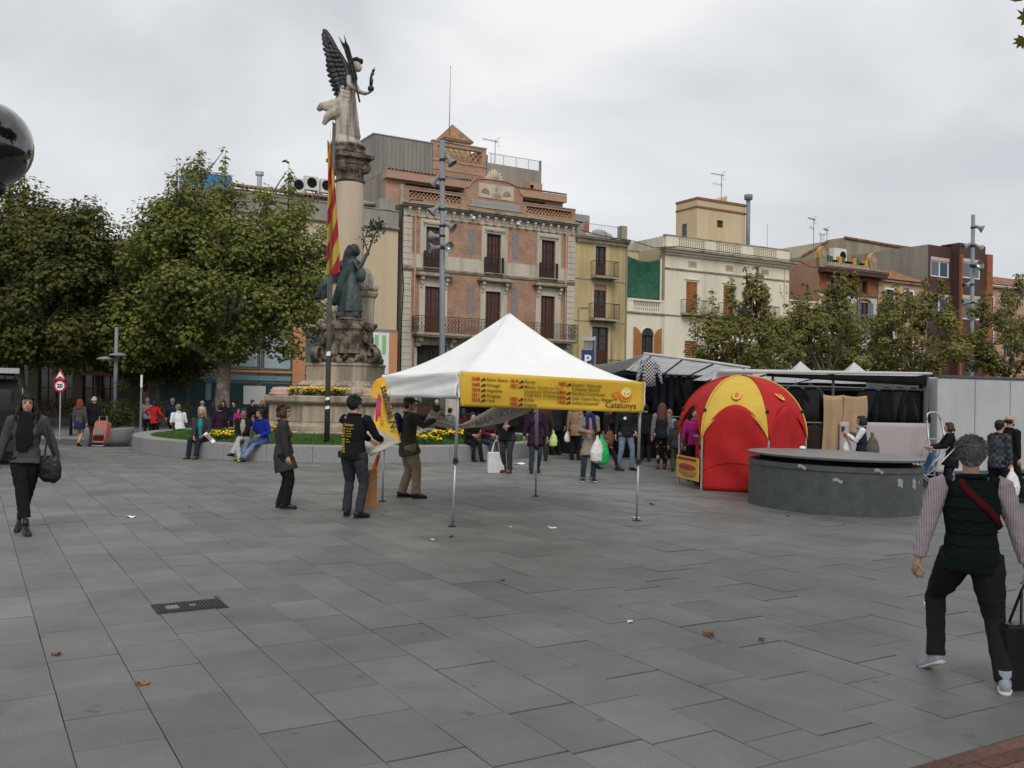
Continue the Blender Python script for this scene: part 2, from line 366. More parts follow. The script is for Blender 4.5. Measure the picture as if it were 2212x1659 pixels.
# border course and red pavers at the near right corner
bm_ = MB(); bm_.bbox(-0.44, 0.44, -0.175, 0.175, -0.035, 0, 0.003); bme = bm_.mesh('border_slab', C_GRAN)
for k in range(-3, 9):
    p = UD * (0.3 + k * 0.888) + VD * (V_END - 0.18); o = link('border_slab', bme, plaza, (p.x, p.y, R2.uniform(-0.002, 0.002)), RZ)
bk = MB(); bk.bbox(-0.098, 0.098, -0.048, 0.048, -0.05, 0, 0.004); bkm = bk.mesh('brick', C_REDBR)
for r in range(0, 12):
    for k in range(0, 24):
        uu = 2.2 + k * 0.205 + (0.1 if r % 2 else 0); vv = V_END - 0.41 - r * 0.103
        p = UD * uu + VD * vv
        if abs(p.x) > p.y * 0.57 or p.y < 4.0: continue
        link('brick', bkm, plaza, (p.x, p.y, R2.uniform(-0.004, 0)), RZ)
# ---- street at the left, kerb, footpath, crossing
rd = MB(); rd.add([(x, y, gz(x, y) - 0.012) for x, y in ((-120, 33.2), (-13.0, 33.2), (-11.8, 34.2), (-11.0, 36.9), (-120, 36.9))], [(0, 1, 2, 3, 4)])
struct(rd.build('road', C_ASPH))
fp = MB(); fp.add([(-120, 37.0, -.2), (-10.5, 37.0, -.2), (-10.0, 46.0, .08), (-10.0, 62, .1), (-120, 62, .1), (-120, 46, .08), (-120, 37.0, -.5), (-10.5, 37.0, -.5)], [(0, 1, 2, 5), (5, 2, 3, 4), (6, 7, 1, 0)]); struct(fp.build('footpath', C_PAVE))
kb = MB(); kb.bbox(-0.49, 0.49, -0.075, 0.075, -0.05, 0.115, 0.02); kme = kb.mesh('kerb_stone', C_KERB)
kerb = struct(link('kerb', None, None, (0, 36.95, -0.31)))
for k in range(0, 46): link('kerb_stone', kme, kerb, (-11.6 - k, 0, 0))
cw = MB()
for k in range(7):
    x = -18.6 + k * 1.0; cw.box(x, x + 0.5, 33.5, 36.6, -0.312, -0.303)
struct(cw.build('crossing_stripes', C_WHITEP))
# ---- drain cover set into the paving
t = thing('drain_cover', 'rectangular ribbed dark iron service cover let into the grey paving', 'drain cover', tuple(G(410, 1310)), RZ)
b = MB(); b.bbox(-0.285, 0.285, -0.185, 0.185, -0.03, 0.004, 0.004); b.build('frame', C_IRON, t)
b = MB()
for k in range(20):
    x = -0.27 + k * 0.0276; b.box(x, x + 0.014, -0.165, 0.165, 0.004, 0.012)
b.build('rib_panel', C_IRON, t)
b = MB(); b.bbox(-0.19, -0.09, -0.07, 0.05, 0.004, 0.0145, 0.003); b.bbox(0.0, 0.05, -0.02, 0.02, 0.004, 0.0145, 0.003); b.build('lift_plate', C_STEELP, t)
# ---- litter and fallen leaves
lf = MB()
pts = []
for k in range(11):
    a = 2 * PI * k / 11; r = 0.065 * (1.0 if k % 2 == 0 else 0.55); pts.append((r * math.cos(a), r * math.sin(a), 0.012 * math.sin(3 * a) + 0.014))
lf.add([(0, 0, 0.004)] + pts, [(0, 1 + k, 1 + (k + 1) % 11) for k in range(11)]); lfm = lf.mesh('fallen_leaf', C_LEAFB)
LEAF_SPOTS = [((1531, 1373), 'curled brown leaf lying alone mid-paving to the right', 1.0), ((309, 1478), 'small tan leaf lying on the slab joint at lower left', 0.8), ((1410, 1091), 'pale tan leaf lying right of the tent', 1.1), ((467, 1291), 'small reddish leaf at the corner of the drain cover', 0.5), ((1702, 1116), 'brown leaf lying against the foot of the round fountain', 0.9), ((975, 1160), 'beige leaf beside the tent foot nearest the viewer', 0.8), ((1645, 1383), 'thin ochre leaf right of the curled brown one', 0.7), ((122, 1415), 'dry twig-like leaf on the pale slab at far left', 0.7), ((835, 1104), 'orange leaf near the cardboard box', 0.5), ((412, 1096), 'dark curled leaf between the two women in dark coats', 0.6), ((1085, 1255), 'long dark leaf on the paving below the tent', 0.7)]
for (px, lab, sc) in LEAF_SPOTS:
    q = G(*px); o = link('fallen_leaf', lfm, None, (q.x, q.y, 0.002)); o.rotation_euler = (R2.uniform(-.2, .2), R2.uniform(-.2, .2), R2.uniform(0, 6)); o.scale = (sc, sc * R2.uniform(.6, 1), sc); tag(o, lab, 'leaf', 'fallen leaves on the paving')
pp = MB(); pp.grid(lambda a, b_: ((a - .5) * .16, (b_ - .5) * .09, 0.012 + 0.012 * math.sin(5 * a) * math.cos(4 * b_)), 4, 3, 0.002); ppm = pp.mesh('paper_scrap', C_PAPER)
for (px, lab, sc) in [((1193, 1141), 'white paper scrap under the front of the white tent', 0.8), ((283, 1117), 'crumpled pale wrapper on the paving right of the walking woman', 1.0), ((1361, 1343), 'tiny greenish white paper scrap mid-paving', 0.45), ((2003, 1305), 'white paper scrap left of the man in the vest', 0.7), ((1100, 1139), 'small white scrap near the tent leg shadow', 0.4), ((1122, 1003), 'white paper sheet lying beside the planter wall', 1.9), ((933, 1166), 'little white shred left of the front tent leg', 0.4), ((1372, 1119), 'thin white strip of paper at right tent foot', 0.8)]:
    q = G(*px); o = link('paper_scrap', ppm, None, (q.x, q.y, 0.0)); o.rotation_euler = (0, 0, R2.uniform(0, 6)); o.scale = (sc, sc, sc); tag(o, lab, 'paper', 'litter on the paving')

# ================================================================== round planter
PC = Vector((-5.2, 30.0, 0)); PR = 6.5
pl = thing('round_planter', 'low round grey granite planter wall ringing the monument lawn', 'planter', tuple(PC))
seg = MB(); NSEG = 34; da = 2 * PI / NSEG
prof = [(PR - 0.5, 0.0), (PR, 0.0), (PR, 0.40), (PR - 0.012, 0.42), (PR - 0.49, 0.42), (PR - 0.5, 0.405)]
n_ = 5; vs_ = []; fs_ = []
for k in range(n_ + 1):
    a = -da / 2 + 0.0008 + (da - 0.0016) * k / n_
    vs_ += [(r * math.cos(a), r * math.sin(a), z) for r, z in prof]
q = len(prof)
for k in range(n_):
    for j in range(q): fs_.append((k * q + j, (k + 1) * q + j, (k + 1) * q + (j + 1) % q, k * q + (j + 1) % q))
fs_ += [tuple(range(q)), tuple(n_ * q + j for j in range(q - 1, -1, -1))]
seg.add(vs_, fs_); sme = seg.mesh('wall_block', C_PLWALL)
for k in range(NSEG): link('wall_block', sme, pl, (0, 0, 0), k * da + 0.03)
lw = MB(); lw.lathe([(PR - 0.45, 0.30), (PR - 0.55, 0.36), (4.0, 0.46), (0.0, 0.56)], 48); lw.build('soil', C_SOIL, pl, True)
gr = MB(); R3 = random.Random(11)
def lawn_z(r): return 0.36 + (PR - 0.55 - r) / (PR - 0.55 - 4.0) * 0.10 if r > 4.0 else 0.46 + (4.0 - r) / 4.0 * 0.1
for k in range(30000):
    a = R3.uniform(PI * 0.95, PI * 2.05); r = math.sqrt(R3.uniform(2.3 ** 2, (PR - 0.5) ** 2))
    x, y = r * math.cos(a), r * math.sin(a); z = lawn_z(r); h = R3.uniform(0.05, 0.11); w = 0.012; d = R3.uniform(0, PI); lx, ly = R3.gauss(0, .03), R3.gauss(0, .03)
    gr.add([(x - w * math.cos(d), y - w * math.sin(d), z - 0.01), (x + w * math.cos(d), y + w * math.sin(d), z - 0.01), (x + lx, y + ly, z + h)], [(0, 1, 2)])
lawn = gr.build('grass', C_GRASS, None, loc=tuple(PC)); tag(lawn, 'short green lawn grass inside the round granite planter', 'grass', kind='stuff')
def marigolds(label, spots, seed, z0=None):
    """spots: list of (world point, radius x, radius y, count)"""
    rr = random.Random(seed); c0 = spots[0][0]
    t_ = thing('marigold_bed', label, 'flowers', tuple(c0), 0, 'yellow marigold beds of the monument')
    fl, lv = MB(), MB()
    for (c, rx, ry, cnt) in spots:
        for k in range(cnt):
            a = rr.uniform(0, 2 * PI); r = math.sqrt(rr.random()); x = c.x - c0.x + rx * r * math.cos(a); y = c.y - c0.y + ry * r * math.sin(a); h = rr.uniform(0.16, 0.27); zz = c.z - c0.z
            Mt = Matrix.Rotation(rr.uniform(-.5, .5), 3, 'X') @ Matrix.Rotation(rr.uniform(-.5, .5), 3, 'Y')
            s_ = rr.uniform(0.028, 0.048)
            fl.ell((x, y, zz + h), (s_, s_, s_ * 0.62), 7, 4, Mt)
            for j in range(9):
                hh = rr.uniform(0.0, h - 0.01); b_ = rr.uniform(0, 2 * PI); d = rr.uniform(0.03, 0.08); px, py = x + d * math.cos(b_), y + d * math.sin(b_)
                lv.add([(x, y, zz + hh), (px + .02 * math.sin(b_), py - .02 * math.cos(b_), zz + hh + .03), (px, py, zz + hh + rr.uniform(.0, .05)), (px - .02 * math.sin(b_), py + .02 * math.cos(b_), zz + hh + .03)], [(0, 1, 2, 3)])
    stuff(fl.build('flower_head', C_MARI, t_, True)); stuff(lv.build('foliage', C_MARL, t_))
def onlawn(x, y, Y): p = AT(x, y, Y); r = math.hypot(p.x - PC.x, p.y - PC.y); p.z = lawn_z(min(r, PR - .55)); return p
marigolds('yellow marigold clump on the lawn between the man in teal and the youth in black', [(onlawn(468, 948, 25.6), 0.5, 0.35, 70)], 1)
marigolds('yellow marigold clump on the lawn right of the man in the cap', [(onlawn(915, 950, 25.4), 0.5, 0.3, 45)], 2)
marigolds('long row of marigolds along the lawn behind the tent leg', [(onlawn(960, 945, 27.2), 0.6, 0.3, 60), (onlawn(1010, 945, 28.2), 0.6, 0.3, 60), (onlawn(1050, 945, 29.0), 0.5, 0.3, 40)], 3)
marigolds('small marigold tuft at the left foot of the monument plinth', [(onlawn(604, 938, 28.2), 0.25, 0.2, 22)], 4)
# ================================================================== monument
MC = Vector((-5.36, 30.0, 0))
mon = thing('monument_column', 'tall stone column on a carved stepped pedestal in the planter', 'monument', tuple(MC))
A8 = PI / 8 + 0.02
def octa(prof, parent, name, m, n=8, a=A8): 
    b = MB(); b.lathe(prof, n, (0, 0), a, a + 2 * PI); return b.build(name, m, parent)
octa([(2.75, 0.40), (2.75, 0.56), (2.62, 0.60), (2.5, 0.62)], mon, 'base_step', C_STONE)
octa([(2.56, 0.62), (2.56, 0.74), (2.42, 0.80), (2.40, 0.86), (2.40, 1.36), (2.46, 1.40), (2.56, 1.46), (2.58, 1.50), (2.58, 1.63), (2.5, 1.66), (0.6, 1.66)], mon, 'plinth', C_STONE)
# vertical joints of plinth blocks: raised panels with recessed joints, each one a block
for k in range(8):
    a = A8 + PI / 8 + k * PI / 4; ap = 2.40 * math.cos(PI / 8); hw = 2.40 * math.sin(PI / 8)
    for j in range(2):
        b = MB(); x0, x1 = (-hw + 0.03, -0.006) if j == 0 else (0.006, hw - 0.03)
        b.box(x0, x1, -ap - 0.02, -ap + 0.02, 0.88, 1.34); b.build('stone_block', C_STONE, mon, rz=a + PI / 2)
# sloping slabs carrying inscription scales
for (a, w) in ((-2.45, 0.8), (-1.62, 0.95), (-0.72, 0.85), (0.1, 0.8)):
    b = MB(); Mx = Matrix.Rotation(a + PI / 2, 4, 'Z')
    b.add([Mx @ Vector(p) for p in ((-w, -1.95, 1.66), (w, -1.95, 1.66), (w, -1.15, 1.66), (-w, -1.15, 1.66), (-w * .72, -1.25, 2.13), (w * .72, -1.25, 2.13), (w * .72, -1.1, 2.13), (-w * .72, -1.1, 2.13))],
          [(0, 1, 5, 4), (1, 2, 6, 5), (2, 3, 7, 6), (3, 0, 4, 7), (4, 5, 6, 7), (3, 2, 1, 0)])
    sl = b.build('sloping_slab', C_STONE, mon)
    wv = MB()
    for r in range(3):
        for k in range(6):
            pts = []
            for j in range(5):
                xx = (-w * .6 + (k + j / 4) * w * .2); tt = 0.2 + r * 0.25 - 0.1 * math.sin(PI * j / 4)
                pts.append(Mx @ Vector((xx, -1.95 + 0.7 * tt - 0.006, 1.66 + 0.47 * tt + 0.006)))
            wv.tube(pts, 0.012, 4)
    wv.build('scale_relief', C_STONED, sl)
# pink moulded bases on the plinth rim
for (a, rr_) in ((-2.62, 2.05), (-0.95, 2.0), (-1.62, 2.02)):
    if a == -1.62: continue
    b = MB(); b.lathe([(0.42, 1.66), (0.42, 1.72), (0.36, 1.75), (0.39, 1.8), (0.33, 1.86), (0.30, 1.9), (0.0, 1.92)], 20, (rr_ * math.cos(a), rr_ * math.sin(a))); b.build('moulded_base', C_PINKST, mon, True)
# upper block, carved drum, pedestal
b = MB(); b.lathe([(1.42, 1.66), (1.42, 2.06), (1.36, 2.10), (1.28, 2.12), (1.28, 2.58), (1.32, 2.62), (1.32, 2.68), (1.2, 2.70)], 8, (0, 0), A8, A8 + 2 * PI); b.build('upper_block', C_STONE, mon)
b = MB(); b.lathe([(1.12, 2.70), (1.05, 2.78), (0.98, 2.95), (0.86, 3.3), (0.84, 3.75), (0.92, 3.84), (0.98, 3.9), (0.98, 3.99), (0.8, 4.03), (0.72, 4.1), (0.66, 4.3), (0.6, 4.34)], 24); b.build('carved_drum', C_STONED, mon, True)
RS = random.Random(5)
# carved garland: leaf and fruit lumps round the drum foot, and scroll consoles
gl = MB()
for k in range(90):
    a = RS.uniform(0, 2 * PI); z = 2.72 + abs(RS.gauss(0, 0.13)); r = 1.16 - (z - 2.7) * 0.5
    s_ = RS.uniform(0.06, 0.13); gl.ell((r * math.cos(a), r * math.sin(a), z), (s_, s_, s_ * RS.uniform(.6, 1.1)), 7, 5, Matrix.Rotation(RS.uniform(0, 3), 3, 'X'))
gl.build('carved_garland', C_STONED, mon, True)
for k in range(4):
    a = -PI / 2 - 0.78 + k * PI / 2 + 0.15
    b = MB(); pts = []
    for j in range(26):
        t_ = j / 25; th = -1.2 + t_ * 5.2; rr_ = 0.30 * (1 - t_ * 0.75); pts.append((0.98 + 0.22 + rr_ * math.cos(th) * 0.8, 0, 3.0 + rr_ * math.sin(th)))
    b.tube(pts, [(0.16, 0.05)] * 26, 6, side=(0, 1, 0))
    b.tube([(0.86, 0, 3.75), (0.97, 0, 3.55), (1.05, 0, 3.3), (1.2, 0, 3.25)], [(0.14, 0.06)] * 4, 6, side=(0, 1, 0))
    b.ell((1.0, 0, 3.82), (0.14, 0.17, 0.13), 8, 6); b.ell((0.96, 0.12, 3.45), (0.1, 0.1, 0.16), 8, 6); b.ell((0.96, -0.12, 3.45), (0.1, 0.1, 0.16), 8, 6)
    b.build('scroll_console', C_STONED, mon, True, rz=a)
# console shelf on which the bronze woman stands (front right) and the one with the stone sheaf
b = MB(); b.lathe([(0.42, 3.0), (0.40, 3.7), (0.46, 3.78), (0.46, 3.86), (0.38, 3.9), (0.36, 4.02), (0.40, 4.06), (0.40, 4.12)], 8, (0.18, -0.78), PI / 8, PI / 8 + 2 * PI); b.build('statue_shelf', C_STONED, mon)
b = MB(); b.lathe([(0.26, 3.9), (0.28, 4.6), (0.30, 4.8), (0.36, 4.86), (0.40, 4.95), (0.40, 5.0)], 8, (0.62, -0.15), PI / 8, PI / 8 + 2 * PI); b.build('side_pier', C_STONE, mon)
b = MB()
for k in range(15):
    a = -2.9 + k * 0.32; b.tube([(0.62 + 0.05 * math.cos(a), -0.2 + 0.05 * math.sin(a), 5.75), (0.66 + 0.18 * math.cos(a), -0.2 + 0.18 * math.sin(a), 5.45), (0.72 + 0.27 * math.cos(a), -0.2 + 0.25 * math.sin(a), 5.15), (0.7 + 0.24 * math.cos(a), -0.2 + 0.22 * math.sin(a), 5.0)], [0.02, 0.04, 0.05, 0.035], 6)
b.tube([(.63, -.2, 5.7), (.68, -.2, 5.4), (.72, -.2, 5.1)], [.06, .17, .22], 10); b.build('stone_sheaf', C_ANGEL, mon, True)
# shaft
b = MB(); b.lathe([(0.62, 4.30), (0.62, 4.42), (0.56, 4.5), (0.535, 4.6), (0.53, 5.2), (0.50, 6.2), (0.475, 7.2), (0.45, 8.45), (0.45, 8.52)], 40); b.build('column_shaft', C_SHAFT, mon, True)
b = MB(); b.lathe([(0.45, 8.52), (0.49, 8.55), (0.50, 8.59), (0.46, 8.63)], 40); b.build('neck_ring', C_STONED, mon, True)
# capital: fluted bell, volutes, abacus
b = MB()
vs_, fs_ = [], []; n_ = 48
for (r, z) in ((0.44, 8.63), (0.44, 8.82), (0.47, 8.95), (0.52, 9.05)):
    for k in range(n_): rr_ = r * (1 - 0.05 * (k % 2)); vs_.append((rr_ * math.cos(2 * PI * k / n_), rr_ * math.sin(2 * PI * k / n_), z))
for i in range(3):
    for k in range(n_): fs_.append((i * n_ + k, i * n_ + (k + 1) % n_, (i + 1) * n_ + (k + 1) % n_, (i + 1) * n_ + k))
b.add(vs_, fs_); cap = b.build('capital', C_STONED, mon)
for k in range(4):
    a = RZ + PI / 4 + k * PI / 2; b = MB()
    pts = []
    for j in range(30):
        th = PI / 2 - j / 29 * 3.4 * PI; r = 0.21 * (1 - j / 29 * 0.8); pts.append((0.50 + r * math.cos(th) * 1.0, 0, 9.0 + r * math.sin(th)))
    b.tube(pts, [(0.12, 0.035)] * 30, 6, side=(0, 1, 0)); b.ell((0.5, 0, 9.0), (0.16, 0.10, 0.16), 10, 6)
    b.build('volute', C_STONED, cap, True, rz=a)
b = MB(); b.lathe([(0.60, 9.06), (0.66, 9.1), (0.70, 9.2), (0.86, 9.27), (0.86, 9.36), (0.80, 9.4), (0.5, 9.42)], 4, (0, 0), RZ + PI / 4, RZ + PI / 4 + 2 * PI); b.build('abacus', C_STONED, mon)
b = MB(); b.lathe([(0.52, 9.40), (0.56, 9.44), (0.58, 9.52), (0.52, 9.6), (0.58, 9.66), (0.60, 9.70), (0.56, 9.74), (0.5, 9.76)], 32, (-0.1, 0)); b.build('round_base', C_STONED, mon, True)
# bronze plaque and its scroll edge on the shaft
b = MB(); b.add([], []); 
b.grid(lambda a, c: (0.545 * math.cos(-PI + 0.55 + a * 0.75), 0.545 * math.sin(-PI + 0.55 + a * 0.75), 5.25 + c * 0.58 + 0.02 * math.sin(6 * a)), 8, 4, -0.03); b.build('plaque', C_BRONZED, mon)

# ---- sculpted figures: shells merged into one continuous surface
SCULPT = []
def sculpt(mb, name, mats, parent=None, voxel=0.03, smooth=4, disp=0.0, dsize=0.15, loc=None, rz=0.0, extra=None):
    o = mb.build(name, mats, parent, True, loc, rz)
    md = o.modifiers.new('remesh', 'REMESH'); md.mode = 'VOXEL'; md.voxel_size = voxel; md.use_smooth_shade = True
    if smooth: s_ = o.modifiers.new('smooth', 'SMOOTH'); s_.factor = 0.5; s_.iterations = smooth
    if disp:
        key = 'clouds%.3f' % dsize
        tx = bpy.data.textures.get(key) or bpy.data.textures.new(key, 'CLOUDS'); tx.noise_scale = dsize
        d_ = o.modifiers.new('disp', 'DISPLACE'); d_.texture = tx; d_.strength = disp; d_.mid_level = 0.5; d_.texture_coords = 'LOCAL'
    SCULPT.append((o, extra)); return o
ang = thing('winged_statue', 'winged stone woman with dark bronze wings atop the column', 'statue', (-5.42, 30, 9.74))
a_ = MB(); ox, oz = -5.42, 9.74
def W(x, z, dy=0.0): return (x - ox, dy, z - oz)
a_.lathe([(0.52, 0), (0.5, 0.1), (0.42, 0.22), (0.3, 0.3), (0.0, 0.32)], 16, (-0.08, 0))
a_.tube([W(-5.40, 9.95), W(-5.46, 10.3), W(-5.50, 10.7), W(-5.49, 11.1), W(-5.46, 11.4), W(-5.43, 11.6), W(-5.40, 11.8), W(-5.36, 11.98), W(-5.33, 12.08)], [(.34, .32), (.31, .32), (.3, .34), (.29, .33), (.23, .27), (.21, .25), (.23, .30), (.17, .27), (.09, .09)], 14, side=(1, 0, 0))
a_.tube([W(-5.33, 12.05), W(-5.27, 12.2)], [.085, .08], 10)
a_.ell(W(-5.22, 12.36), (0.165, 0.145, 0.19), 12, 9); a_.ell(W(-5.14, 12.27), (0.09, 0.09, 0.12)); a_.ell(W(-5.3, 12.43), (0.13, 0.13, 0.12)); a_.ell(W(-5.05, 12.3), (0.03, 0.03, 0.04))
# flying drapery
a_.tube([W(-5.55, 11.15, -.05), W(-5.8, 11.0, -.1), W(-6.08, 10.98, -.12), W(-6.32, 10.98, -.1), W(-6.42, 10.85, -.08)], [(.2, .28), (.24, .22), (.2, .16), (.13, .12), (.07, .07)], 10)
a_.tube([W(-5.6, 10.9, -.15), W(-5.85, 10.75, -.18), W(-6.1, 10.62, -.15), W(-6.22, 10.4, -.1)], [.22, .2, .14, .07], 9)
a_.tube([W(-5.62, 10.6), W(-5.78, 10.3), W(-5.85, 10.02)], [.24, .17, .1], 9)
# folds running down the robe
RS = random.Random(9)
for k in range(16):
    a = RS.uniform(-PI, 0.4); x0, y0 = math.cos(a), math.sin(a)
    a_.tube([W(-5.47 + .22 * x0, 11.35, .24 * y0), W(-5.5 + .3 * x0, 10.9, .33 * y0), W(-5.48 + .33 * x0, 10.4, .34 * y0), W(-5.44 + .36 * x0, 9.98, .35 * y0)], [.025, .05, .06, .055], 6)
for k in range(7):
    z = 11.5 - k * 0.13; a_.tube([W(-5.2 - .02 * k, z - .25, -.2), W(-5.4, z, -.31), W(-5.62, z + .08, -.26), W(-5.75, z + .02 - .1, -.12)], [.03, .05, .055, .04], 6)
# arms
a_.tube([W(-5.4, 11.92, -.24), W(-5.38, 11.62, -.36), W(-5.12, 11.42, -.33)], [.105, .085, .06], 9); a_.ell(W(-5.08, 11.41, -.33), (.07, .06, .06))
a_.tube([W(-5.33, 11.92, .2), W(-5.2, 11.62, .28), W(-4.95, 11.5, .16), W(-4.8, 11.5, .05)], [.1, .085, .065, .045], 9); a_.ell(W(-4.76, 11.52, .03), (.07, .05, .035))
sculpt(a_, 'stone_figure', C_ANGEL, ang, 0.028, 2, 0.03, 0.12)
hb = MB(); hb.tube([W(-5.36, 12.5, -.1), W(-5.2, 12.55, -.12), W(-5.09, 12.5, -.06), W(-5.06, 12.46, .06)], [.05, .06, .07, .05], 7); hb.ell(W(-5.07, 12.52), (.07, .1, .07)); hb.build('wreath', C_BRONZED, ang, True)
gb = MB(); gb.ell(W(-4.74, 11.63, .03), (.105, .105, .105), 14, 10); gb.tube([W(-4.74, 11.73, .03), W(-4.73, 11.9, .03), W(-4.74, 12.02, .03), W(-4.69, 12.12, .03), W(-4.69, 12.18, .03)], [.05, .065, .04, .06, .03], 8); gb.ell(W(-4.68, 12.22, .03), (.04, .04, .05)); gb.tube([W(-4.7, 12.1, .03), W(-4.63, 12.2, .0), W(-4.62, 12.32, .0)], [.02, .016, .012], 6)
gb.build('globe_figurine', C_BRONZED, ang, True)
pf = MB(); mid = [Vector(W(x, z, -.4)) for x, z in ((-5.02, 11.05), (-5.12, 11.45), (-5.2, 11.8), (-5.3, 12.2), (-5.42, 12.6), (-5.56, 12.95))]
pf.tube(mid, [.03, .03, .028, .022, .016, .008], 6)
for i in range(26):
    s_ = 0.3 + i / 26 * 0.68; k = min(int(s_ * 5), 4); f_ = s_ * 5 - k; p = mid[k].lerp(mid[k + 1], f_); d = (mid[k + 1] - mid[k]).normalized()
    for sg in (-1, 1):
        n_ = Vector((d.z, 0, -d.x)) * sg; e = p + d * 0.34 + n_ * (0.07 + .02 * RS.random()) + Vector((0, RS.gauss(0, .05), 0)); m_ = p.lerp(e, .5) + n_ * 0.03
        pf.tube([p, m_, e], [.012, .022, .004], 4, flat=.35)
pf.build('palm_frond', C_BRONZED, ang, True)
def wing(name, dy, off, m, rot):
    w_ = MB(); le = [Vector(p) for p in ((-5.5, 0, 11.5), (-5.44, 0, 11.8), (-5.45, 0, 12.05), (-5.54, 0, 12.32), (-5.7, 0, 12.6), (-5.84, 0, 12.82), (-5.92, 0, 12.95))]
    def L(s): k = min(int(s * 6), 5); return le[k].lerp(le[k + 1], s * 6 - k)
    def ang_(s): return math.radians(258 - 132 * min(1, s * 1.15))
    for row, (n_, l0, l1, wd, yy) in enumerate(((18, 0.42, 0.72, .088, 0.0), (16, 0.28, 0.44, .08, -0.035), (14, 0.17, 0.24, .07, -0.065))):
        for i in range(n_):
            s_ = 0.04 + 0.94 * i / (n_ - 1); a = ang_(s_) + RS.gauss(0, .03); l = (l0 + (l1 - l0) * s_) * (1 if s_ < .92 else .8); d = Vector((math.cos(a), 0, math.sin(a))); p = L(s_) + Vector((0, yy, 0))
            q_ = p + d * l * .55; e = p + d * l
            w_.tube([p, q_, p + d * l * .88, e], [(wd * .7, .012), (wd, .014), (wd * .85, .012), (wd * .3, .006)], 6, side=(-d.z, 0, d.x))
    w_.grid(lambda a, c: L(.03 + .95 * a) + Vector((math.cos(ang_(.03 + .95 * a)), 0, math.sin(ang_(.03 + .95 * a)))) * (c * .82 * (.42 + .3 * a)) + Vector((0, -.004, 0)), 20, 4, .012)
    w_.tube([l_ + Vector((0, -.03, 0)) for l_ in le], [.11, .12, .11, .09, .07, .05, .03], 8)
    o = MB(); Rm = Matrix.Rotation(rot, 3, 'Z')
    o.add([Rm @ (Vector((p[0] - ox + off[0], p[1], p[2] - oz + off[1])) - Vector((-.1, 0, 0))) + Vector((-.1, dy, 0)) for p in w_.v], w_.f); o.build(name, m, ang, True)
wing('wing', -.2, (0, 0), C_BRONZED, 0.18); wing('wing', .2, (-.06, -.42), C_BRONZE, -0.3)

# ---- bronze woman with branch on the shelf
bw = thing('bronze_statue', 'green bronze veiled woman holding up a leafy branch against the column', 'statue', (-5.18, 29.22, 4.12))
b_ = MB(); ox, oz = -5.18, 4.12
b_.box(-.36, .36, -.3, .3, 0.0, .14)
b_.tube([W(-5.12, 4.26), W(-5.14, 4.5), W(-5.14, 4.9), W(-5.12, 5.25), W(-5.1, 5.5), W(-5.08, 5.75), W(-5.06, 5.95), W(-5.04, 6.03)], [(.36, .3), (.34, .29), (.28, .26), (.22, .22), (.18, .18), (.2, .22), (.15, .2), (.08, .08)], 14, side=(1, 0, 0))
b_.ell(W(-5.0, 6.22), (.14, .13, .17)); b_.ell(W(-5.04, 6.26), (.17, .17, .2)); b_.ell(W(-4.9, 6.18), (.05, .06, .08))
b_.tube([W(-5.08, 6.35), W(-5.2, 6.15), W(-5.28, 5.9), W(-5.36, 5.8)], [.16, .17, .14, .1], 10)
b_.tube([W(-5.15, 5.9, -.1), W(-5.3, 5.4, -.12), W(-5.45, 4.95, -.1), W(-5.6, 4.6, -.05), W(-5.66, 4.5, 0)], [.15, .17, .16, .12, .05], 10)
b_.ell(W(-5.45, 5.75), (.16, .14, .16)); b_.ell(W(-5.32, 5.62), (.13, .12, .16))
b_.tube([W(-5.0, 5.9, -.18), W(-4.86, 5.62, -.25), W(-4.68, 5.95, -.2), W(-4.6, 6.12, -.15)], [.09, .085, .065, .045], 9)
b_.tube([W(-5.0, 5.9, .15), W(-4.8, 5.85, .15), W(-4.65, 6.15, .0)], [.085, .07, .05], 9); b_.ell(W(-4.6, 6.15, -.08), (.06, .1, .07))
b_.ell(W(-4.78, 5.45, -.18), (.16, .14, .24))
for k in range(14):
    a = -PI + k * 0.24; x0, y0 = math.cos(a), math.sin(a)
    b_.tube([W(-5.1 + .17 * x0, 5.5, .17 * y0), W(-5.13 + .27 * x0, 5.0, .25 * y0), W(-5.13 + .36 * x0, 4.3, .3 * y0)], [.02, .04, .05], 6)
sculpt(b_, 'figure', C_BRONZE, bw, 0.024, 2, 0.02, 0.1)
br = MB()
def twig(p0, p1, r): br.tube([p0, (Vector(p0) + Vector(p1)) / 2 + Vector((RS.gauss(0, .03), RS.gauss(0, .03), .03)), p1], [r, r * .8, r * .5], 5)
main = [W(-4.62, 6.05, -.1), W(-4.5, 6.45, -.1), W(-4.38, 6.75, -.1), W(-4.22, 7.05, -.1)]
br.tube(main, [.03, .028, .022, .012], 6)
m2 = [W(-4.58, 6.15, -.1), W(-4.72, 6.55, -.12), W(-4.62, 6.8, -.1), W(-4.35, 7.0, -.12)]
br.tube(m2, [.025, .022, .018, .01], 6)
for k in range(110):
    ch = main if RS.random() < .6 else m2; i = RS.randrange(1, 3) if RS.random() < .75 else 2; f_ = RS.random(); p = Vector(ch[i]).lerp(Vector(ch[i + 1]) if i < 3 else Vector(ch[i]), f_)
    d = Vector((RS.gauss(0, 1), RS.gauss(0, .7), RS.gauss(.2, 1))).normalized(); s_ = RS.uniform(.08, .2); e = p + d * s_
    if s_ > .13: br.tube([p, e], [.008, .005], 4)
    br.tube([e, e + d * .06, e + d * .12], [.004, .03, .004], 5, flat=.25)
br.build('leafy_branch', C_BRONZE, bw)
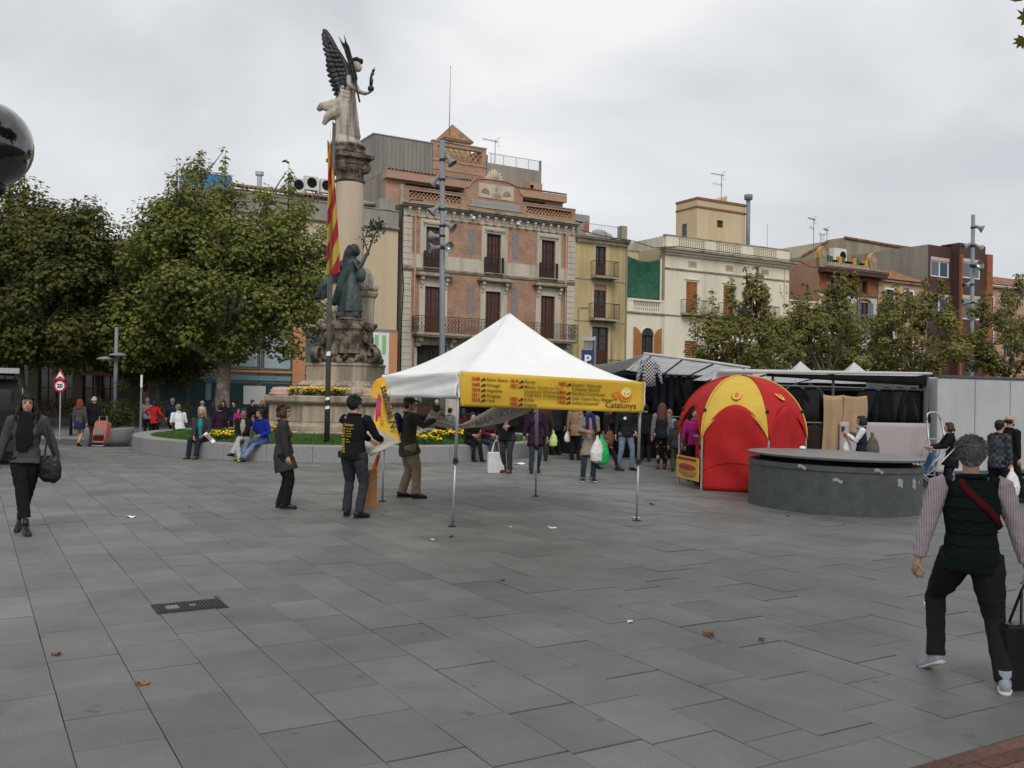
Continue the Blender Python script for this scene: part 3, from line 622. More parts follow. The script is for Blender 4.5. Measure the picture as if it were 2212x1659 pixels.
# bronze drapery of a second figure showing past the left of the shaft
bd = thing('bronze_drapery', 'fold of dark bronze drapery jutting out left behind the flagpole', 'statue', (-6.1, 29.9, 4.75))
d_ = MB(); d_.tube([(.3, 0, .75), (.1, 0, .55), (-.1, 0, .35), (-.22, -.02, .05), (-.27, 0, -.02)], [.16, .15, .13, .1, .04], 9); d_.tube([(.2, 0, .55), (.0, .05, .35), (-.05, 0, .0)], [.14, .13, .06], 8); d_.tube([(.3, .1, .9), (.32, .1, .2), (.3, .1, -.6)], [.2, .25, .25], 9)
sculpt(d_, 'figure', C_BRONZE, bd, 0.03, 2, 0.03, 0.1)
marigolds('yellow marigolds in the raised bed on the monument plinth', [(Vector((-6.35, 28.05, 1.64)), .45, .14, 55), (Vector((-5.6, 27.9, 1.64)), .45, .14, 55), (Vector((-5.1, 27.95, 1.64)), .25, .14, 25)], 6)

# ================================================================== flagpole and flag
FPt = AT(706, 955, 24.9); fx, fy = FPt.x, 24.9
fpole = thing('flagpole', 'slim tapering metal flagpole standing in the lawn before the column', 'flagpole', (fx, fy, 0.38))
b = MB(); b.tube([(0, 0, 0), (0, 0, 3.0), (0.02, 0, 6.5), (0.03, 0, 8.62)], [.075, .068, .055, .045], 14); b.build('pole', C_POLEB, fpole, True)
b = MB(); b.lathe([(.05, 8.6), (.06, 8.63), (.05, 8.68), (0, 8.7)], 12, (.03, 0)); b.tube([(-.05, -.03, 3.2), (-.06, -.03, 8.4)], .004, 4); b.build('halyard', C_ALU, fpole)
for (z, s_) in ((2.42, .07), (1.22, .05), (0.98, .05)):
    b = MB(); b.grid(lambda a, c: (.074 * math.sin((a - .4) * 1.6), -.077 * math.cos((a - .4) * 1.6), z + (c - .5) * s_ * 1.6 + .02 * a), 5, 2, -.002); b.build('sticker', C_PAPER, fpole)
fl = MB(); NU, NV = 16, 150; ztop, zbot = 8.1, 4.62
def flagp(a, c):
    zz = ztop + (zbot - ztop) * c; wdt = 0.05 + 0.27 * min(1, c * 1.15) ** 0.9
    if c > .93: wdt *= 1 + .06 * (c - .93) / .07
    x = -.12 + .05 * min(1, c * 3) + wdt * a; y = -.10 - .075 * math.sin(a * 9 + c * 2.5) * min(1, c * 2 + .2)
    return (x, y, zz - .12 * (1 - a) * c + .04 * math.sin(a * 7))
P_ = [[flagp(i / NU, j / NV) for i in range(NU + 1)] for j in range(NV + 1)]
fl.v = [p for r in P_ for p in r]
for j in range(NV):
    for i in range(NU):
        ph = (j / NV * 7.6 + i / NU * 1.5 - 0.9)
        k = math.floor(ph)
        fl.f.append((j * (NU + 1) + i, j * (NU + 1) + i + 1, (j + 1) * (NU + 1) + i + 1, (j + 1) * (NU + 1) + i)); fl.mi.append(1 if k % 2 == 1 else 0)
fo = fl.build('flag', [C_YEL, C_RED], None, True, (fx, fy, 0.38))
tag(fo, 'long red and yellow striped flag hanging limp from the flagpole', 'flag')
sm = fo.modifiers.new('thickness', 'SOLIDIFY'); sm.thickness = 0.004
# ================================================================== the row of houses
W_YEL = mat('ochre_render', (0.47, 0.37, 0.19), rough=0.95, var=0.1, scale=1.5, bump=0.15, alt=(0.23, 0.185, 0.11), altpos=(0.5, 0.7), streak=True, detail=8)
W_CREAM = mat('cream_render', (0.66, 0.61, 0.48), rough=0.95, var=0.06, scale=1.3, bump=0.1, alt=(0.40, 0.36, 0.27), altpos=(0.52, 0.76), streak=True, detail=8)
W_BUFF = mat('buff_render', (0.50, 0.41, 0.27), rough=0.95, var=0.08, scale=1.2, bump=0.12, alt=(0.38, 0.31, 0.21), altpos=(0.5, 0.78), streak=True, detail=8)
W_STONE = mat('house_stone', (0.47, 0.42, 0.345), rough=0.9, var=0.14, scale=2.5, bump=0.15, alt=(0.22, 0.19, 0.15), altpos=(0.52, 0.72), streak=True, detail=8)
W_DIRT = mat('weathered_cornice', (0.33, 0.29, 0.22), rough=0.95, var=0.2, scale=3, bump=0.3, alt=(0.1, 0.09, 0.07), altpos=(0.5, 0.68), detail=8)
W_PINK = mat('pink_render', (0.40, 0.24, 0.165), rough=0.95, var=0.08, scale=1.2, bump=0.12, alt=(0.3, 0.18, 0.13), altpos=(0.5, 0.8), streak=True)
W_PEACH = mat('peach_render', (0.5, 0.32, 0.2), rough=0.95, var=0.08, scale=1.2, bump=0.12, alt=(0.4, 0.26, 0.17), streak=True)
W_GREY = mat('grey_render', (0.27, 0.25, 0.215), rough=0.95, var=0.12, scale=1.6, bump=0.2, alt=(0.18, 0.165, 0.145), altpos=(0.48, 0.72), streak=True, detail=8)
W_OLIVE = mat('olive_grey_render', (0.27, 0.24, 0.17), rough=0.95, var=0.1, scale=1.2, bump=0.15, alt=(0.2, 0.18, 0.13), streak=True)
W_METAL = mat('grey_cladding', (0.22, 0.215, 0.195), rough=0.6, var=0.1, scale=2, bump=0.08, alt=(0.16, 0.155, 0.14), streak=True)
W_ORANGE = mat('orange_panel', (0.52, 0.25, 0.12), rough=0.7, var=0.06, scale=3, bump=0.05)
W_BROWN = mat('brown_cladding', (0.07, 0.035, 0.03), rough=0.7, var=0.15, scale=5, bump=0.1)
W_SALMON = mat('salmon_render', (0.41, 0.245, 0.175), rough=0.95, var=0.08, scale=1.4, bump=0.12, alt=(0.36, 0.25, 0.18))
W_BRICK = brick_mat('house_brick', (0.41, 0.235, 0.155), (0.35, 0.19, 0.125), (0.40, 0.325, 0.26))
W_BRICKO = brick_mat('orange_brick', (0.36, 0.115, 0.05), (0.29, 0.09, 0.04), (0.25, 0.15, 0.1))
W_TILE = mat('roof_tile', (0.30, 0.145, 0.085), rough=0.95, var=0.3, scale=4, bump=0.3, alt=(0.12, 0.085, 0.06), objrand=0.25)
W_TILEI = mat('roof_tile_field', (0.30, 0.16, 0.095), rough=0.95, var=0.3, scale=4, bump=0.3, alt=(0.17, 0.115, 0.08), island=0.3)
W_WOOD = mat('dark_shutter_wood', (0.06, 0.024, 0.015), rough=0.65, var=0.25, scale=8, bump=0.1)
W_WOODL = mat('orange_shutter_wood', (0.33, 0.145, 0.05), rough=0.7, var=0.2, scale=6, bump=0.1)
W_BLUESH = mat('blue_shutter', (0.16, 0.2, 0.27), rough=0.7, var=0.15, scale=6, bump=0.1)
W_GLASSD = glass_mat('dark_window_glass', (0.02, 0.022, 0.025))
W_GLASST = glass_mat('shop_glass', (0.05, 0.085, 0.09), 0.05)
W_GLASSB = glass_mat('reddish_shutter_glass', (0.05, 0.02, 0.017), 0.2)
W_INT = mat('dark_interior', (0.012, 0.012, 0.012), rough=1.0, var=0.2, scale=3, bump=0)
W_IRON = mat('wrought_iron', (0.03, 0.028, 0.028), rough=0.6, var=0.2, scale=9, bump=0.1)
W_TERRA = mat('terracotta_lattice', (0.36, 0.225, 0.145), rough=0.9, var=0.25, scale=7, bump=0.2)
W_BLUET = mat('blue_glazed_tile', (0.22, 0.27, 0.33), rough=0.35, var=0.35, scale=26, bump=0.1, alt=(0.36, 0.32, 0.27), altpos=(0.48, 0.55))
W_GREYT = mat('patterned_tile', (0.27, 0.21, 0.18), rough=0.6, var=0.4, scale=30, bump=0.1, alt=(0.16, 0.17, 0.2), altpos=(0.45, 0.55))
W_NET = mat('green_netting', (0.045, 0.14, 0.09), rough=0.9, var=0.3, scale=3, bump=0.1, trans=0.25)
W_WHITE = mat('white_paint', (0.7, 0.7, 0.68), rough=0.6, var=0.06, scale=4, bump=0.04)
W_TEAL = mat('teal_poster', (0.17, 0.30, 0.32), rough=0.5, var=0.15, scale=2, bump=0.02)
W_POST = mat('pale_poster', (0.36, 0.44, 0.47), rough=0.5, var=0.2, scale=1.4, bump=0.02)
W_BLUE = mat('blue_metal_panel', (0.03, 0.2, 0.42), rough=0.5, var=0.08, scale=2, bump=0.04)
W_GREEN = mat('green_print', (0.22, 0.5, 0.2), rough=0.6, var=0.06, scale=4, bump=0)
W_INK = mat('dark_print', (0.03, 0.03, 0.035), rough=0.6, var=0.1, scale=8, bump=0)
W_CONC = mat('raw_concrete', (0.27, 0.265, 0.25), rough=0.95, var=0.15, scale=3, bump=0.2)
W_GREENC = mat('green_ceramic', (0.03, 0.09, 0.05), rough=0.4, var=0.3, scale=8, bump=0.1)
W_OCHREC = mat('ochre_ceramic', (0.5, 0.26, 0.03), rough=0.45, var=0.2, scale=8, bump=0.1)
C_ACW = mat('air_conditioner_white', (0.55, 0.55, 0.53), rough=0.5, var=0.06, scale=5, bump=0.02)
C_ANT = mat('antenna_metal', (0.12, 0.12, 0.125), rough=0.5, var=0.1, scale=5, bump=0, metal=0.5)

def wall(parent, x0, x1, z0, z1, ops, m, y=0.0, rev=0.22, name='wall'):
    """front wall in the local x-z plane with real openings and their reveals"""
    xs = sorted(set([x0, x1] + [v for o in ops for v in o[:2]])); zs = sorted(set([z0, z1] + [v for o in ops for v in o[2:4]]))
    b = MB()
    inside = lambda cx, cz: any(o[0] < cx < o[1] and o[2] < cz < o[3] for o in ops)
    for i in range(len(xs) - 1):
        for j in range(len(zs) - 1):
            a, c, d, e = xs[i], xs[i + 1], zs[j], zs[j + 1]
            if inside((a + c) / 2, (d + e) / 2): continue
            b.add([(a, y, d), (c, y, d), (c, y, e), (a, y, e)], [(0, 1, 2, 3)])
    for (a, c, d, e) in [o[:4] for o in ops]:
        b.add([(a, y, d), (c, y, d), (c, y, e), (a, y, e), (a, y + rev, d), (c, y + rev, d), (c, y + rev, e), (a, y + rev, e)], [(0, 4, 5, 1), (3, 2, 6, 7), (0, 3, 7, 4), (1, 5, 6, 2)])
    return b.build(name, m, parent)
def shell(parent, x0, x1, y0, y1, z0, z1, m, name='side_wall', top=True):
    """left, right, back walls and flat top behind a front wall"""
    b = MB(); vs = [(x0, y0, z0), (x1, y0, z0), (x1, y1, z0), (x0, y1, z0), (x0, y0, z1), (x1, y0, z1), (x1, y1, z1), (x0, y1, z1)]
    b.add(vs, [(0, 4, 7, 3), (1, 2, 6, 5), (2, 3, 7, 6)] + ([(4, 5, 6, 7)] if top else [])); return b.build(name, m, parent)
def part(parent, name, m, *boxes, smooth=False):
    b = MB()
    for q in boxes: b.box(*q)
    return b.build(name, m, parent, smooth)
def french(parent, x0, x1, z0, z1, y, mf, mg, rows=3, cols=4, low=0.28, fw_=0.07):
    """pair of glazed shutter doors: frame with its panes and lower panels"""
    b = MB(); mid = (x0 + x1) / 2; zl = z0 + (z1 - z0) * low
    b.box(x0, x0 + fw_, y - .05, y + .03, z0, z1); b.box(x1 - fw_, x1, y - .05, y + .03, z0, z1); b.box(x0 + fw_, x1 - fw_, y - .05, y + .03, z1 - fw_, z1); b.box(mid - .05, mid + .05, y - .06, y + .03, z0, z1 - fw_)
    b.box(x0 + fw_, mid - .05, y - .04, y + .03, z0, zl); b.box(mid + .05, x1 - fw_, y - .04, y + .03, z0, zl)
    for r in range(1, rows): z = zl + (z1 - fw_ - zl) * r / rows; b.box(x0 + fw_, mid - .05, y - .04, y + .03, z - .03, z + .03); b.box(mid + .05, x1 - fw_, y - .04, y + .03, z - .03, z + .03)
    hc = cols // 2
    for a, c in ((x0 + fw_, mid - .05), (mid + .05, x1 - fw_)):
        for k in range(1, hc): x = a + (c - a) * k / hc; b.box(x - .025, x + .025, y - .038, y + .03, zl, z1 - fw_)
    f = b.build('door', mf, parent)
    for a, c in ((x0 + fw_, mid - .05), (mid + .05, x1 - fw_)):
        for k in range(hc):
            p = MB(); xa, xb = a + (c - a) * k / hc, a + (c - a) * (k + 1) / hc; p.box(xa + .02, xb - .02, y - .005, y + .005, zl + .02, z1 - fw_ - .02); p.build('pane', mg, f)
    return f
def shutter_blind(parent, x0, x1, z0, z1, y, m, n=None, name='shutter'):
    """louvred or roller shutter closed over an opening: every slat is geometry"""
    b = MB(); n = n or int((z1 - z0) / 0.12); mid = (x0 + x1) / 2
    for a, c in ((x0, mid - .015), (mid + .015, x1)):
        b.box(a, a + .06, y - .03, y + .03, z0, z1); b.box(c - .06, c, y - .03, y + .03, z0, z1); b.box(a + .06, c - .06, y - .03, y + .03, z0, z0 + .1); b.box(a + .06, c - .06, y - .03, y + .03, z1 - .1, z1)
        for k in range(n):
            z = z0 + .1 + (z1 - z0 - .2) * (k + .5) / n; h = (z1 - z0 - .2) / n * .62
            b.add([(a + .06, y - .02, z - h / 2), (c - .06, y - .02, z - h / 2), (c - .06, y + .015, z + h / 2), (a + .06, y + .015, z + h / 2)], [(0, 1, 2, 3)])
    return b.build(name, m, parent)
def railing(parent, x0, x1, y0, y1, z0, z1, sp=0.11, m=None, scroll=False):
    """three sided balcony railing with bars"""
    b = MB(); m = m or W_IRON
    path = [((x0, y1), (x0, y0)), ((x0, y0), (x1, y0)), ((x1, y0), (x1, y1))]
    for (a, c) in path:
        L = math.hypot(c[0] - a[0], c[1] - a[1])
        if L < .02: continue
        for z, r in ((z1, .022), (z0 + .06, .014)): b.tube([(a[0], a[1], z), (c[0], c[1], z)], r, 5)
        n = max(1, int(L / sp))
        for k in range(n + 1):
            x, y = a[0] + (c[0] - a[0]) * k / n, a[1] + (c[1] - a[1]) * k / n; b.tube([(x, y, z0), (x, y, z1)], .009 if k % 12 else .02, 4)
            if scroll and k < n:
                xm, ym = a[0] + (c[0] - a[0]) * (k + .5) / n, a[1] + (c[1] - a[1]) * (k + .5) / n; dx, dy = (c[0] - a[0]) / L, (c[1] - a[1]) / L
                for zc, rr in ((z0 + .25, .085), (z0 + .5, .10), (z0 + .78, .085)):
                    b.tube([(xm + dx * rr * math.cos(t_ * .9), ym + dy * rr * math.cos(t_ * .9), zc + rr * 1.2 * math.sin(t_ * .9)) for t_ in range(8)], .014, 4)
    return b.build('railing', m, parent)
def lattice(parent, x0, x1, z0, z1, y, m, step=0.24, r=0.032, name='lattice'):
    b = MB(); n = max(1, round((x1 - x0) / step)); st = (x1 - x0) / n; h = z1 - z0
    for k in range(n):
        cx = x0 + (k + .5) * st
        for sg in (-1, 1):
            b.tube([(cx + sg * st * .5, y, z0), (cx + sg * st * .42, y, z0 + h * .3), (cx + sg * st * .1, y, z0 + h * .5), (cx, y, z0 + h * .62)], r, 5)
            b.tube([(cx + sg * st * .5, y, z1), (cx + sg * st * .38, y, z0 + h * .75), (cx, y, z0 + h * .62)], r, 5)
            b.tube([(cx, y, z0), (cx + sg * st * .3, y, z0 + h * .3), (cx + sg * st * .5, y, z0 + h * .5)], r * .8, 5)
    return b.build(name, m, parent)
TILE_ME = {}
def tiles(parent, x0, x1, y0, z0, slope, length=0.5, step=0.24, field=0.0, m=None):
    """row of barrel tiles along an eave: each tile a part; further rows joined"""
    if 'barrel' not in TILE_ME:
        b = MB(); n = 6
        vs, fs = [], []
        for j, (yy, rr) in enumerate(((0, .105), (.5, .085))):
            for k in range(n + 1): a = PI * k / n; vs.append((rr * math.cos(a), yy, rr * math.sin(a)))
            for k in range(n + 1): a = PI * k / n; vs.append(((rr - .016) * math.cos(a), yy, (rr - .016) * math.sin(a)))
        w = 2 * (n + 1)
        for k in range(n): fs += [(k, w + k, w + k + 1, k + 1), (n + 1 + k, n + 2 + k, w + n + 2 + k, w + n + 1 + k), (k, k + 1, n + 2 + k, n + 1 + k)]
        b.add(vs, fs); TILE_ME['barrel'] = b.mesh('tile', W_TILE)
    n = int((x1 - x0) / step)
    for k in range(n):
        o = link('tile', TILE_ME['barrel'], parent, (x0 + (k + .5) * step, y0 - .06, z0)); o.rotation_euler = (slope, RND.gauss(0, .03), RND.gauss(0, .02))
    if field:
        b = MB(); rows = int(field / .42)
        for r in range(rows):
            for k in range(n):
                yy = y0 + r * .42 * math.cos(slope); zz = z0 + r * .42 * math.sin(slope); cx = x0 + (k + .5) * step; vs, fs = [], []
                for j, (d_, rr) in enumerate(((0, .11), (.46, .095))):
                    for q_ in range(5): a = PI * q_ / 4; vs.append((cx + rr * math.cos(a), yy + d_ * math.cos(slope) - rr * math.sin(a) * math.sin(slope), zz + d_ * math.sin(slope) + rr * math.sin(a) * math.cos(slope) + .012))
                fs = [(q_, 5 + q_, 6 + q_, q_ + 1) for q_ in range(4)]; b.add(vs, fs)
        L = field
        b.add([(x0, y0, z0 - .01), (x1, y0, z0 - .01), (x1, y0 + L * math.cos(slope), z0 + L * math.sin(slope) - .01), (x0, y0 + L * math.cos(slope), z0 + L * math.sin(slope) - .01)], [(0, 1, 2, 3)])
        stuff(b.build('tile_field', m or W_TILEI, parent))
def cable(name, label, pts, r=0.02, m=None):
    b = MB(); c0 = Vector(pts[0]); b.tube([Vector(p) - c0 for p in pts], r, 5); o = b.build(name, m or C_BLKP, None, True, tuple(c0)); return tag(o, label, 'cable')
def antenna(label, p, h, kind=0, yaw=0.0):
    t_ = thing('television_antenna', label, 'antenna', tuple(p), RZ + yaw, 'roof antennas')
    b = MB(); b.tube([(0, 0, 0), (0, 0, h)], .025, 6); b.build('mast', C_ANT, t_)
    b = MB(); z = h - .12
    b.tube([(-1.1, 0, z), (.35, 0, z)], .014, 4)
    for k in range(9): x = -1.05 + k * .15; b.tube([(x, -.18, z), (x, .18, z)], .008, 4); b.tube([(x, 0, z - .07), (x, 0, z + .07)], .008, 4)
    for s_ in (-1, 1): b.tube([(.05, 0, z), (.32, 0, z + s_ * .3)], .012, 4); b.tube([(.32, -.25, z + s_ * .3), (.32, .25, z + s_ * .3)], .008, 4)
    b.build('aerial', C_ANT, t_)
    if kind:
        b = MB(); z = h - .9; b.tube([(-.9, 0, z), (.2, 0, z)], .012, 4)
        for k in range(7): x = -.85 + k * .15; b.tube([(x, 0, z - .14), (x, 0, z + .14)], .008, 4)
        b.build('lower_aerial', C_ANT, t_)
def house(name, label, t0): return thing(name, label, 'building', tuple(FP(t0)), RZ)

# ------------------------------------------------------------------ brick house dated 1884
hb = house('brick_house', 'three storey brick house with stone window surrounds and a parapet dated 1884', 0.0)
WID = 12.25
wins2 = [(1.46, 2.5), (5.60, 6.63), (9.64, 10.68)]; wins1 = [(1.46, 2.52), (5.60, 6.68), (9.66, 10.72)]
ops = [(a, c, 9.32, 11.76) for a, c in wins2] + [(a, c, 5.42, 8.18) for a, c in wins1]
wall(hb, 0, WID, 5.3, 13.1, ops, W_BRICK)
shell(hb, 0, WID, 0, 13, 0, 13.1, W_GREY)
wall(hb, 0, WID, 0, 5.3, [(1.03, 3.0, 0.2, 4.66), (5.3, 7.1, 0.0, 4.66), (9.3, 11.2, 0.2, 4.66)], W_STONE, name='ground_floor_wall')
for a, c in ((1.03, 3.0), (5.3, 7.1), (9.3, 11.2)): french(hb, a, c, 0.1, 4.66, .16, W_WOOD, W_GLASSD, 3, 4, .2, .1)
# stone dressings
for (a, c, s0, s1) in [(1.46, 2.5, 1.08, 2.97), (5.60, 6.63, 5.26, 7.13), (9.64, 10.68, 9.27, 11.16)]:
    part(hb, 'window_surround', W_STONE, (s0, a, -.06, .06, 10.08, 12.22), (c, s1, -.06, .06, 10.08, 12.22), (a, c, -.06, .06, 11.76, 12.22), (s0 + .2, s1 - .2, -.1, -.06, 12.02, 12.1), (a - .1, a, -.085, .1, 9.32, 11.86), (c, c + .1, -.085, .1, 9.32, 11.86))
    part(hb, 'window_moulding', W_DIRT, (s0 + .22, s1 - .22, -.13, -.06, 11.93, 12.0), (a - .16, c + .16, -.1, -.06, 11.78, 11.84))
for (a, c, s0, s1) in [(1.46, 2.52, .97, 3.05), (5.60, 6.68, 5.14, 7.24), (9.66, 10.72, 9.18, 11.28)]:
    part(hb, 'window_surround', W_STONE, (s0 + .1, a, -.07, .06, 5.42, 8.72), (c, s1 - .1, -.07, .06, 5.42, 8.72), (a, c, -.07, .06, 8.18, 8.72))
    part(hb, 'window_hood', W_DIRT, (s0 - .1, s1 + .1, -.42, 0, 8.74, 8.80), (s0 - .16, s1 + .16, -.48, 0, 8.80, 8.9), (s0 + .05, s1 - .05, -.3, 0, 8.9, 9.0))
    for x in (s0 + .12, s1 - .32): part(hb, 'hood_bracket', W_STONE, (x, x + .2, -.36, -.07, 8.56, 8.74), (x + .02, x + .18, -.24, -.07, 8.3, 8.56), (x + .04, x + .16, -.15, -.07, 8.1, 8.3))
part(hb, 'stone_band', W_STONE, *[(a, c, -.045, .05, 9.3, 10.08) for a, c in ((.55, 1.36), (2.6, 5.50), (6.73, 9.54), (10.78, 11.68))])
part(hb, 'string_course', W_DIRT, (-.03, WID + .03, -.13, .03, 9.2, 9.29), (-.02, WID + .02, -.09, .03, 9.12, 9.2))
part(hb, 'frieze', W_STONE, (0, WID, -.04, .05, 12.3, 12.8))
for side, (xa, xb) in (('l', (0.0, .55)), ('r', (11.67, 12.25))):
    z = 5.32
    while z < 12.28:
        h = .365; top = min(z + h, 12.29)
        if not (9.08 < z + h / 2 < 9.32): part(hb, 'quoin', W_STONE, (xa - (.01 if side == 'l' else 0), xb + (.01 if side == 'r' else 0), -.05, .05, z + .012, top - .012))
        z += h
for k in range(4, 14):
    z = 5.32 - (k - 3) * .40
    for (xa, xb) in ((0.0, .62), (11.6, 12.25)): part(hb, 'quoin', W_STONE, (xa, xb, -.06, .05, z + .012, z + .388))
part(hb, 'cornice', W_DIRT, (-.06, WID + .06, -.2, .1, 12.8, 12.88), (-.1, WID + .1, -.34, .1, 12.88, 12.98), (-.14, WID + .14, -.46, .1, 12.98, 13.08), (-.1, WID + .1, -.36, .1, 13.08, 13.13))
cb = MB(); cb.box(-.06, .06, -.18, -.04, 12.34, 12.5); cb.box(-.065, .065, -.25, -.04, 12.5, 12.66); cb.box(-.07, .07, -.32, -.04, 12.66, 12.8); cbm = cb.mesh('corbel', W_STONE)
for k in range(21): link('corbel', cbm, hb, (.3 + k * .582, 0, 0))
for (z0, z1) in ((10.38, 11.96), (6.6, 8.55)):
    for xc in (4.58, 7.72):
        part(hb, 'tile_strip', W_GREYT, (xc - .24, xc - .09, -.02, .02, z0, z1), (xc + .09, xc + .24, -.02, .02, z0, z1), (xc - .085, xc + .085, -.016, .02, z0, z1)) if z0 > 9 else part(hb, 'tile_strip', W_GREYT, (xc - .26, xc - .12, -.02, .02, z0, z1), (xc + .12, xc + .26, -.02, .02, z0, z1), (xc - .05, xc + .05, -.02, .02, z0 + .2, z1 - .1))
for x in (.75, 11.52):
    b = MB(); b.tube([(x, -.1, .2), (x, -.1, 12.75)], .055, 8)
    b.build('drain_pipe', W_PINK, hb, True)
for a, c in wins2: french(hb, a, c, 9.32, 11.76, .14, W_WOOD, W_GLASSB, 3, 4, .25)
for a, c in wins1: french(hb, a, c, 5.42, 8.18, .14, mat('brown_shutter_wood', (0.085, 0.032, 0.018), rough=0.65, var=0.25, scale=8, bump=0.1), W_GLASSB, 3, 4, .3)
for a, c in wins2:
    railing(hb, a - .12, c + .12, -.24, 0, 9.32, 10.28, .1, scroll=False)
    part(hb, 'balcony_sill', W_DIRT, (a - .16, c + .16, -.27, .1, 9.26, 9.32))
    part(hb, 'rail_end', W_IRON, (a - .15, a - .06, -.25, -.05, 9.32, 10.27)); part(hb, 'rail_end', W_IRON, (c + .06, c + .15, -.25, -.05, 9.32, 10.27))
part(hb, 'balcony_slab', W_DIRT, (.6, 12.0, -.95, 0, 5.22, 5.36), (.66, 11.94, -.88, 0, 5.12, 5.22))
railing(hb, .68, 11.95, -.9, -.02, 5.36, 6.33, .22, scroll=True)
for x in (1.0, 3.2, 5.0, 7.3, 9.0, 11.5): part(hb, 'balcony_bracket', W_STONE, (x - .14, x + .14, -.62, 0, 4.86, 5.12), (x - .12, x + .12, -.35, 0, 4.56, 4.86))
# parapet
part(hb, 'parapet', W_BRICK, (0, 12.25, -.02, .28, 13.13, 13.36), (0, .33, -.02, .28, 13.36, 13.84), (3.8, 4.12, -.02, .28, 13.36, 13.84), (8.16, 8.5, -.02, .28, 13.36, 13.84), (11.95, 12.25, -.02, .28, 13.36, 13.84), (0, 4.12, -.02, .28, 13.84, 14.0), (8.16, 12.25, -.02, .28, 13.84, 14.0))
part(hb, 'parapet_coping', W_DIRT, (-.03, 4.12, -.06, .32, 14.0, 14.05), (8.16, 12.28, -.06, .32, 14.0, 14.05), (-.22, -.02, -.03, .3, 12.9, 14.1))
part(hb, 'lattice_backing', W_INT, (.3, 3.84, .24, .26, 13.34, 13.86)); part(hb, 'lattice_backing', W_INT, (8.46, 11.97, .24, .26, 13.34, 13.86))
lattice(hb, .33, 3.8, 13.36, 13.84, .1, W_TERRA); lattice(hb, 8.5, 11.95, 13.36, 13.84, .1, W_TERRA)
pd = [(4.12, 13.36), (8.16, 13.36), (8.16, 14.42), (8.0, 14.46), (7.9, 14.62), (7.75, 14.86), (7.5, 14.98), (7.1, 15.08), (6.8, 15.12), (5.5, 15.12), (5.2, 15.08), (4.8, 14.98), (4.55, 14.86), (4.38, 14.62), (4.28, 14.46), (4.12, 14.42)]
b = MB(); b.prism(pd, -.06, .3); b.build('pediment', W_BRICK, hb)
b = MB(); b.tube([(x, .1, z + .03) for x, z in pd[2:]], [(.22, .04)] * (len(pd) - 2), 6, side=(0, 1, 0)); b.build('pediment_coping', W_TERRA, hb)
part(hb, 'date_panel', W_STONE, (4.95, 7.47, -.1, -.06, 13.98, 14.86))
dp = hb.children[-1]
text('1884', .36, W_TERRA, dp, frame_mat((6.21, -.1, 14.06), (1, 0, 0), (0, 0, 1)), align='CENTER', ext=.02, bold=.012); text('S', .3, W_TERRA, dp, frame_mat((6.21, -.1, 14.46), (1, 0, 0), (0, 0, 1)), align='CENTER', ext=.02, bold=.008)
b = MB()
for sg in (-1, 1):
    for k in range(9): a = .15 + k * .12; b.tube([(6.21 + sg * .45, -.105, 14.22), (6.21 + sg * (.45 + .35 * math.cos(a)), -.12, 14.22 + .3 * math.sin(a)), (6.21 + sg * (.45 + .62 * math.cos(a * .8)), -.105, 14.22 + .45 * math.sin(a * .8))], [.02, .03, .012], 5)
b.build('branch_relief', W_TERRA, dp)
tb = MB(); tb.box(-.078, .078, -.012, .012, -.078, .078); tbm = tb.mesh('glazed_tile', W_BLUET)
for r in range(2):
    for k in range(21): link('glazed_tile', tbm, hb, (4.56 + k * .164, -.07, 13.49 + r * .164))
part(hb, 'tile_panel_frame', W_STONE, (4.44, 7.96, -.075, -.05, 13.36, 13.4), (4.44, 7.96, -.075, -.05, 13.745, 13.78))
b = MB()
for k in range(11): a = PI * k / 10; b.tube([(6.16, .1, 15.12), (6.16 + .45 * math.cos(a), .1, 15.14 + .4 * math.sin(a)), (6.16 + .7 * math.cos(a), .08, 15.16 + .72 * math.sin(a) ** 1.6)], [.12, .13, .05], 6)
b.build('shell_finial', W_STONE, hb, True)
# attic behind the parapet, roof boxes
def attic(x0, x1, wn, lab):
    wall(hb, x0, x1, 13.1, 14.72, [(wn[0], wn[1], 14.05, 14.62)], W_SALMON, y=1.6, name='attic_wall')
    w_ = part(hb, 'attic_window', W_BROWN, (wn[0], wn[1], 1.78, 1.8, 14.05, 14.62)); n = max(2, int((wn[1] - wn[0]) / 1.1))
    for k in range(1, n): x = wn[0] + (wn[1] - wn[0]) * k / n; part(w_, 'mullion', W_WOOD, (x - .03, x + .03, 1.7, 1.78, 14.05, 14.62))
    part(hb, 'attic_eave', W_SALMON, (x0 - .1, x1 + .1, 1.25, 1.95, 14.72, 15.18)); tiles(hb, x0 - .1, x1 + .1, 1.25, 15.2, .22)
attic(-.5, 5.2, (.75, 4.6), ''); attic(8.4, 12.3, (8.9, 10.9), '')
shell(hb, -.5, 12.3, 1.6, 12.5, 13.1, 15.1, W_GREY, 'attic_side')
b = MB(); b.box(-.5, 12.3, 1.96, 12.5, 15.1, 15.2); b.build('attic_roof', W_TILEI, hb)
part(hb, 'chimney', W_SALMON, (9.9, 10.9, 2.0, 2.8, 15.2, 15.95)); part(hb, 'chimney_vent', W_INT, (9.95, 10.2, 1.98, 2.0, 15.5, 15.75))
part(hb, 'stair_box', W_SALMON, (8.0, 8.9, 5.0, 6.0, 15.2, 16.7))
